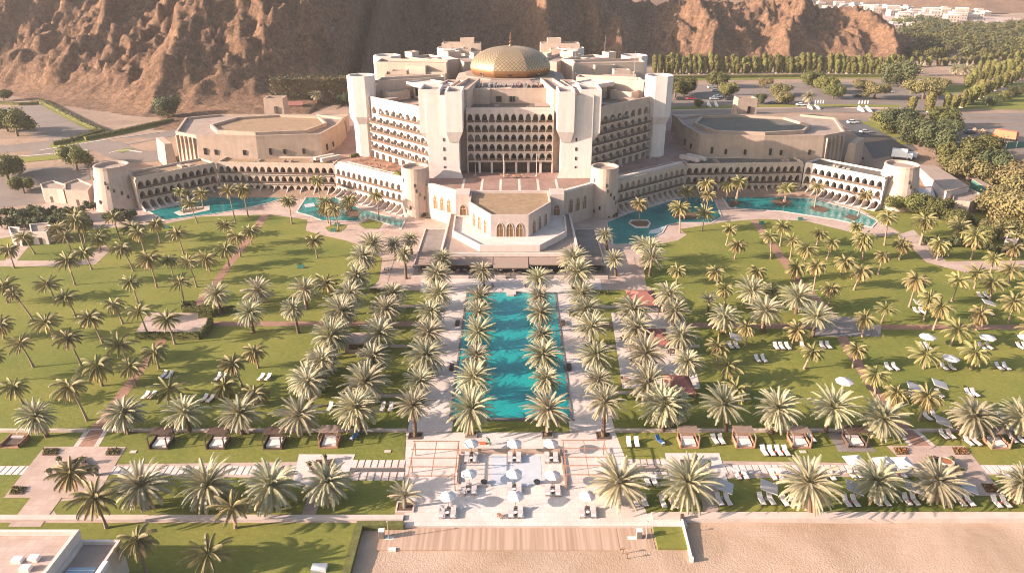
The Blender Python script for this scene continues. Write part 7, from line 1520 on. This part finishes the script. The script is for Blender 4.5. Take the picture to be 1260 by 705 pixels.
# ---- the retaining wall with ivy at the cliff and the red shed roof
a, c = att(335, 131), att(436, 128); t = empty("retaining_wall", a, "low cliff wall hung with dark green creeper behind the left hall", "wall"); F = Face((a.x, a.y), (c.x, c.y)); b = MB(); b.prism(F.rect(0, F.L, -2, 0), a.z - 1, a.z + 12); b.build("wall", M_rock, t)
r = np.random.default_rng(5); V, F_ = leaf_cloud(r, [F.at(d_, 0.4, a.z + zz) for d_ in np.arange(1, F.L, 2.2) for zz in (2, 5.5, 9, 12)], [2.2] * 400, [44] * 400, 0.42, 0.9); n_ = len(V) // 4
x = np_mesh("creeper", V, np.arange(len(V)).reshape(-1, 4), [M_leafd, M_leaf], (r.random(n_) < 0.25).astype(int), t); x['kind'] = 'stuff'
a, c = att(341, 137), att(372, 136); F = Face((a.x, a.y), (c.x, c.y)); t = empty("shed", a, "long low shed with an orange-red roof below the creeper wall", "shed"); z = a.z; b = MB(); b.prism(F.rect(0, F.L, -3, 0), z - 1, z + 2.4); b.build("wall", M_wall, t); b = MB(); b.add([F.at(-0.4, 0.5, z + 2.4), F.at(F.L + 0.4, 0.5, z + 2.4), F.at(F.L + 0.4, -3.4, z + 3.6), F.at(-0.4, -3.4, z + 3.6), F.at(-0.4, 0.5, z + 2.2), F.at(F.L + 0.4, 0.5, z + 2.2)], [(0, 1, 2, 3), (4, 5, 1, 0)]); b.build("roof", M_redroof, t)
# ---- the town behind the rocky hill
r = np.random.default_rng(21)
TOWN = [(990 + i * 6.6 + r.uniform(-2, 2), 9 + i * 0.35 + r.uniform(-3, 7)) for i in range(20)] + [(1100 + i * 7 + r.uniform(-2, 2), 22 + r.uniform(-4, 6)) for i in range(17)] + [(1098 + i * 8 + r.uniform(-2, 2), 36 + r.uniform(-2, 3)) for i in range(7)] + [(1225 + i * 7, 8 + r.uniform(-5, 6)) for i in range(5)]
TOWN_W = []
for i, (u, v) in enumerate(TOWN):
    p = att(u, v); w_, dp, h = r.uniform(9, 18), r.uniform(8, 14), r.uniform(5, 9.5); a = r.uniform(-0.25, 0.25)
    where = "strung along the rocky hill's skyline" if i < 20 else "beyond the wood, toward the far brown hills" if i < 37 else "in the nearer cluster beside the wood" if i < 44 else "at the far top corner of the town"
    n0 = i if i < 20 else i - 20 if i < 37 else i - 37 if i < 44 else i - 44
    t = empty("town_house", (p.x, p.y, p.z), f"small white flat-roofed house {where}, {nth(n0)} from the left", "house", "white houses of the far town", a)
    b = MB(); b.box(-w_ / 2, w_ / 2, -dp / 2, dp / 2, -2, h); 
    if i % 2: b.box(-w_ * 0.3, w_ * 0.2, -dp * 0.2, dp / 2 - 0.2, h, h + 2.6)
    x = b.build("wall", M_town, None); x.parent = t
    b = MB(); b.ring([(-w_ / 2 - .05, -dp / 2 - .05), (w_ / 2 + .05, -dp / 2 - .05), (w_ / 2 + .05, dp / 2 + .05), (-w_ / 2 - .05, dp / 2 + .05)], 0.4, h - 0.1, h + 0.7); x = b.build("parapet", M_cloth, None); x.parent = t
    k = int(w_ // 3.2)
    for row in range(2 if h > 6 else 1):
        for j in range(k): xx = -w_ / 2 + w_ * (j + 0.5) / k; b = MB(); b.box(xx - 0.55, xx + 0.55, -dp / 2 - 0.06, -dp / 2 - 0.001, 1.2 + 3 * row, 2.7 + 3 * row); x = b.build("window", M_glass, None); x.parent = t
strip("town_ground", [(1000, 16), (1060, 19), (1110, 25), (1170, 28), (1240, 22)], 60, M_pav, 0.1)
strip("town_ground", [(1095, 38), (1130, 40), (1165, 39)], 40, M_pav, 0.12); strip("town_ground", [(1200, 12), (1240, 14), (1300, 10)], 60, M_sand, 0.14)
p = att(974, 1); t = empty("tower_block", p, "lone brownish block among trees behind the rocky hill's top", "building"); b = MB(); b.box(p.x - 11, p.x + 11, p.y - 6, p.y + 6, p.z - 2, p.z + 14); b.build("wall", M_wall, t)
for j in range(4):
    for k in range(5): b = MB(); x = p.x - 9 + k * 4.5; b.box(x - 1, x + 1, p.y - 6.1, p.y - 6.001, p.z + 1.5 + j * 3.2, p.z + 3.2 + j * 3.2); b.build("window", M_glass, t)
b = MB(); z = zt(0, 560) ; q = at(893, 12, 34); b.cyl(q.x, q.y, 1.0, 0.8, 20, 36, 10); b.cyl(q.x, q.y, 1.5, 1.2, 36, 37.5, 10); tag(b.build("hill_marker", M_cloth), "slim white marker tower on top of the rocky hill", "tower")
# ---- poolside details: jars at the pool head, benches
for i, (u, v, lab) in enumerate(((606, 354, "grey urn at the pool's head, left of the spout"), (646, 354, "grey urn at the pool's head, right of the spout"))):
    p = at(u, v); b = MB(); b.cyl(p.x, p.y, 0.22, 0.36, 0.05, 0.6, 12, 0, False); b.cyl(p.x, p.y, 0.36, 0.2, 0.6, 1.25, 12); tag(b.build("urn", M_greyp), lab, "urn", "urns at the pool's head")
for sgn, side in ((-1, "left"), (1, "right")):
    for i, v in enumerate((399, 453)):
        p = at(628 + sgn * (63 + (v - 399) * 0.13 + 2), v); t = empty("timber_bench", (p.x, p.y, 0.05), f"dark timber bench at the pool's {side} edge, {'farther' if i == 0 else 'nearer'} of two", "bench", "timber benches along the pool edge"); b = MB(); b.box(p.x - 0.45, p.x + 0.45, p.y - 1.1, p.y + 1.1, 0.40, 0.5); b.build("seat", M_woodd, t)
        for y in (-0.9, 0.9): b = MB(); b.box(p.x - 0.4, p.x + 0.4, p.y + y - 0.06, p.y + y + 0.06, 0.05, 0.4); b.build("leg", M_woodd, t)
for i, (u, v) in enumerate(((205, 281), (128, 292), (410, 285), (415, 278), (370, 330), (937, 276), (985, 271))):
    p = at(u, v); b = MB(); b.box(p.x - 0.8, p.x + 0.8, p.y - 0.35, p.y + 0.35, 0.03, 0.42); b.box(p.x - 0.8, p.x + 0.8, p.y + 0.25, p.y + 0.35, 0.42, 0.85)
    tag(b.build("garden_bench", M_teal), ["dark green bench at the left lawn's top edge", "dark green bench by the left footpath", "dark green bench beside the small lagoon court", "dark green bench at the lagoon court's upper corner", "dark green bench in the upper left lawn's shade", "dark green bench where the right brick path meets the lagoon walk", "dark green bench on the right lagoon walk"][i], "bench")

# ================================================================== THE AIR
def haze():
    m = bpy.data.materials.new("haze"); m.use_nodes = True; n = m.node_tree.nodes; l = m.node_tree.links; n.remove(n["Principled BSDF"])
    v = n.new("ShaderNodeVolumePrincipled"); v.inputs["Color"].default_value = (0.92, 0.88, 0.84, 1); v.inputs["Density"].default_value = 0.00012; v.inputs["Anisotropy"].default_value = 0.2
    l.new(v.outputs[0], n["Material Output"].inputs["Volume"])
    b = MB(); b.box(-7000, 7000, -600, 8000, -1.7, 158.0); o = b.build("haze", m); o['kind'] = 'stuff'
haze()
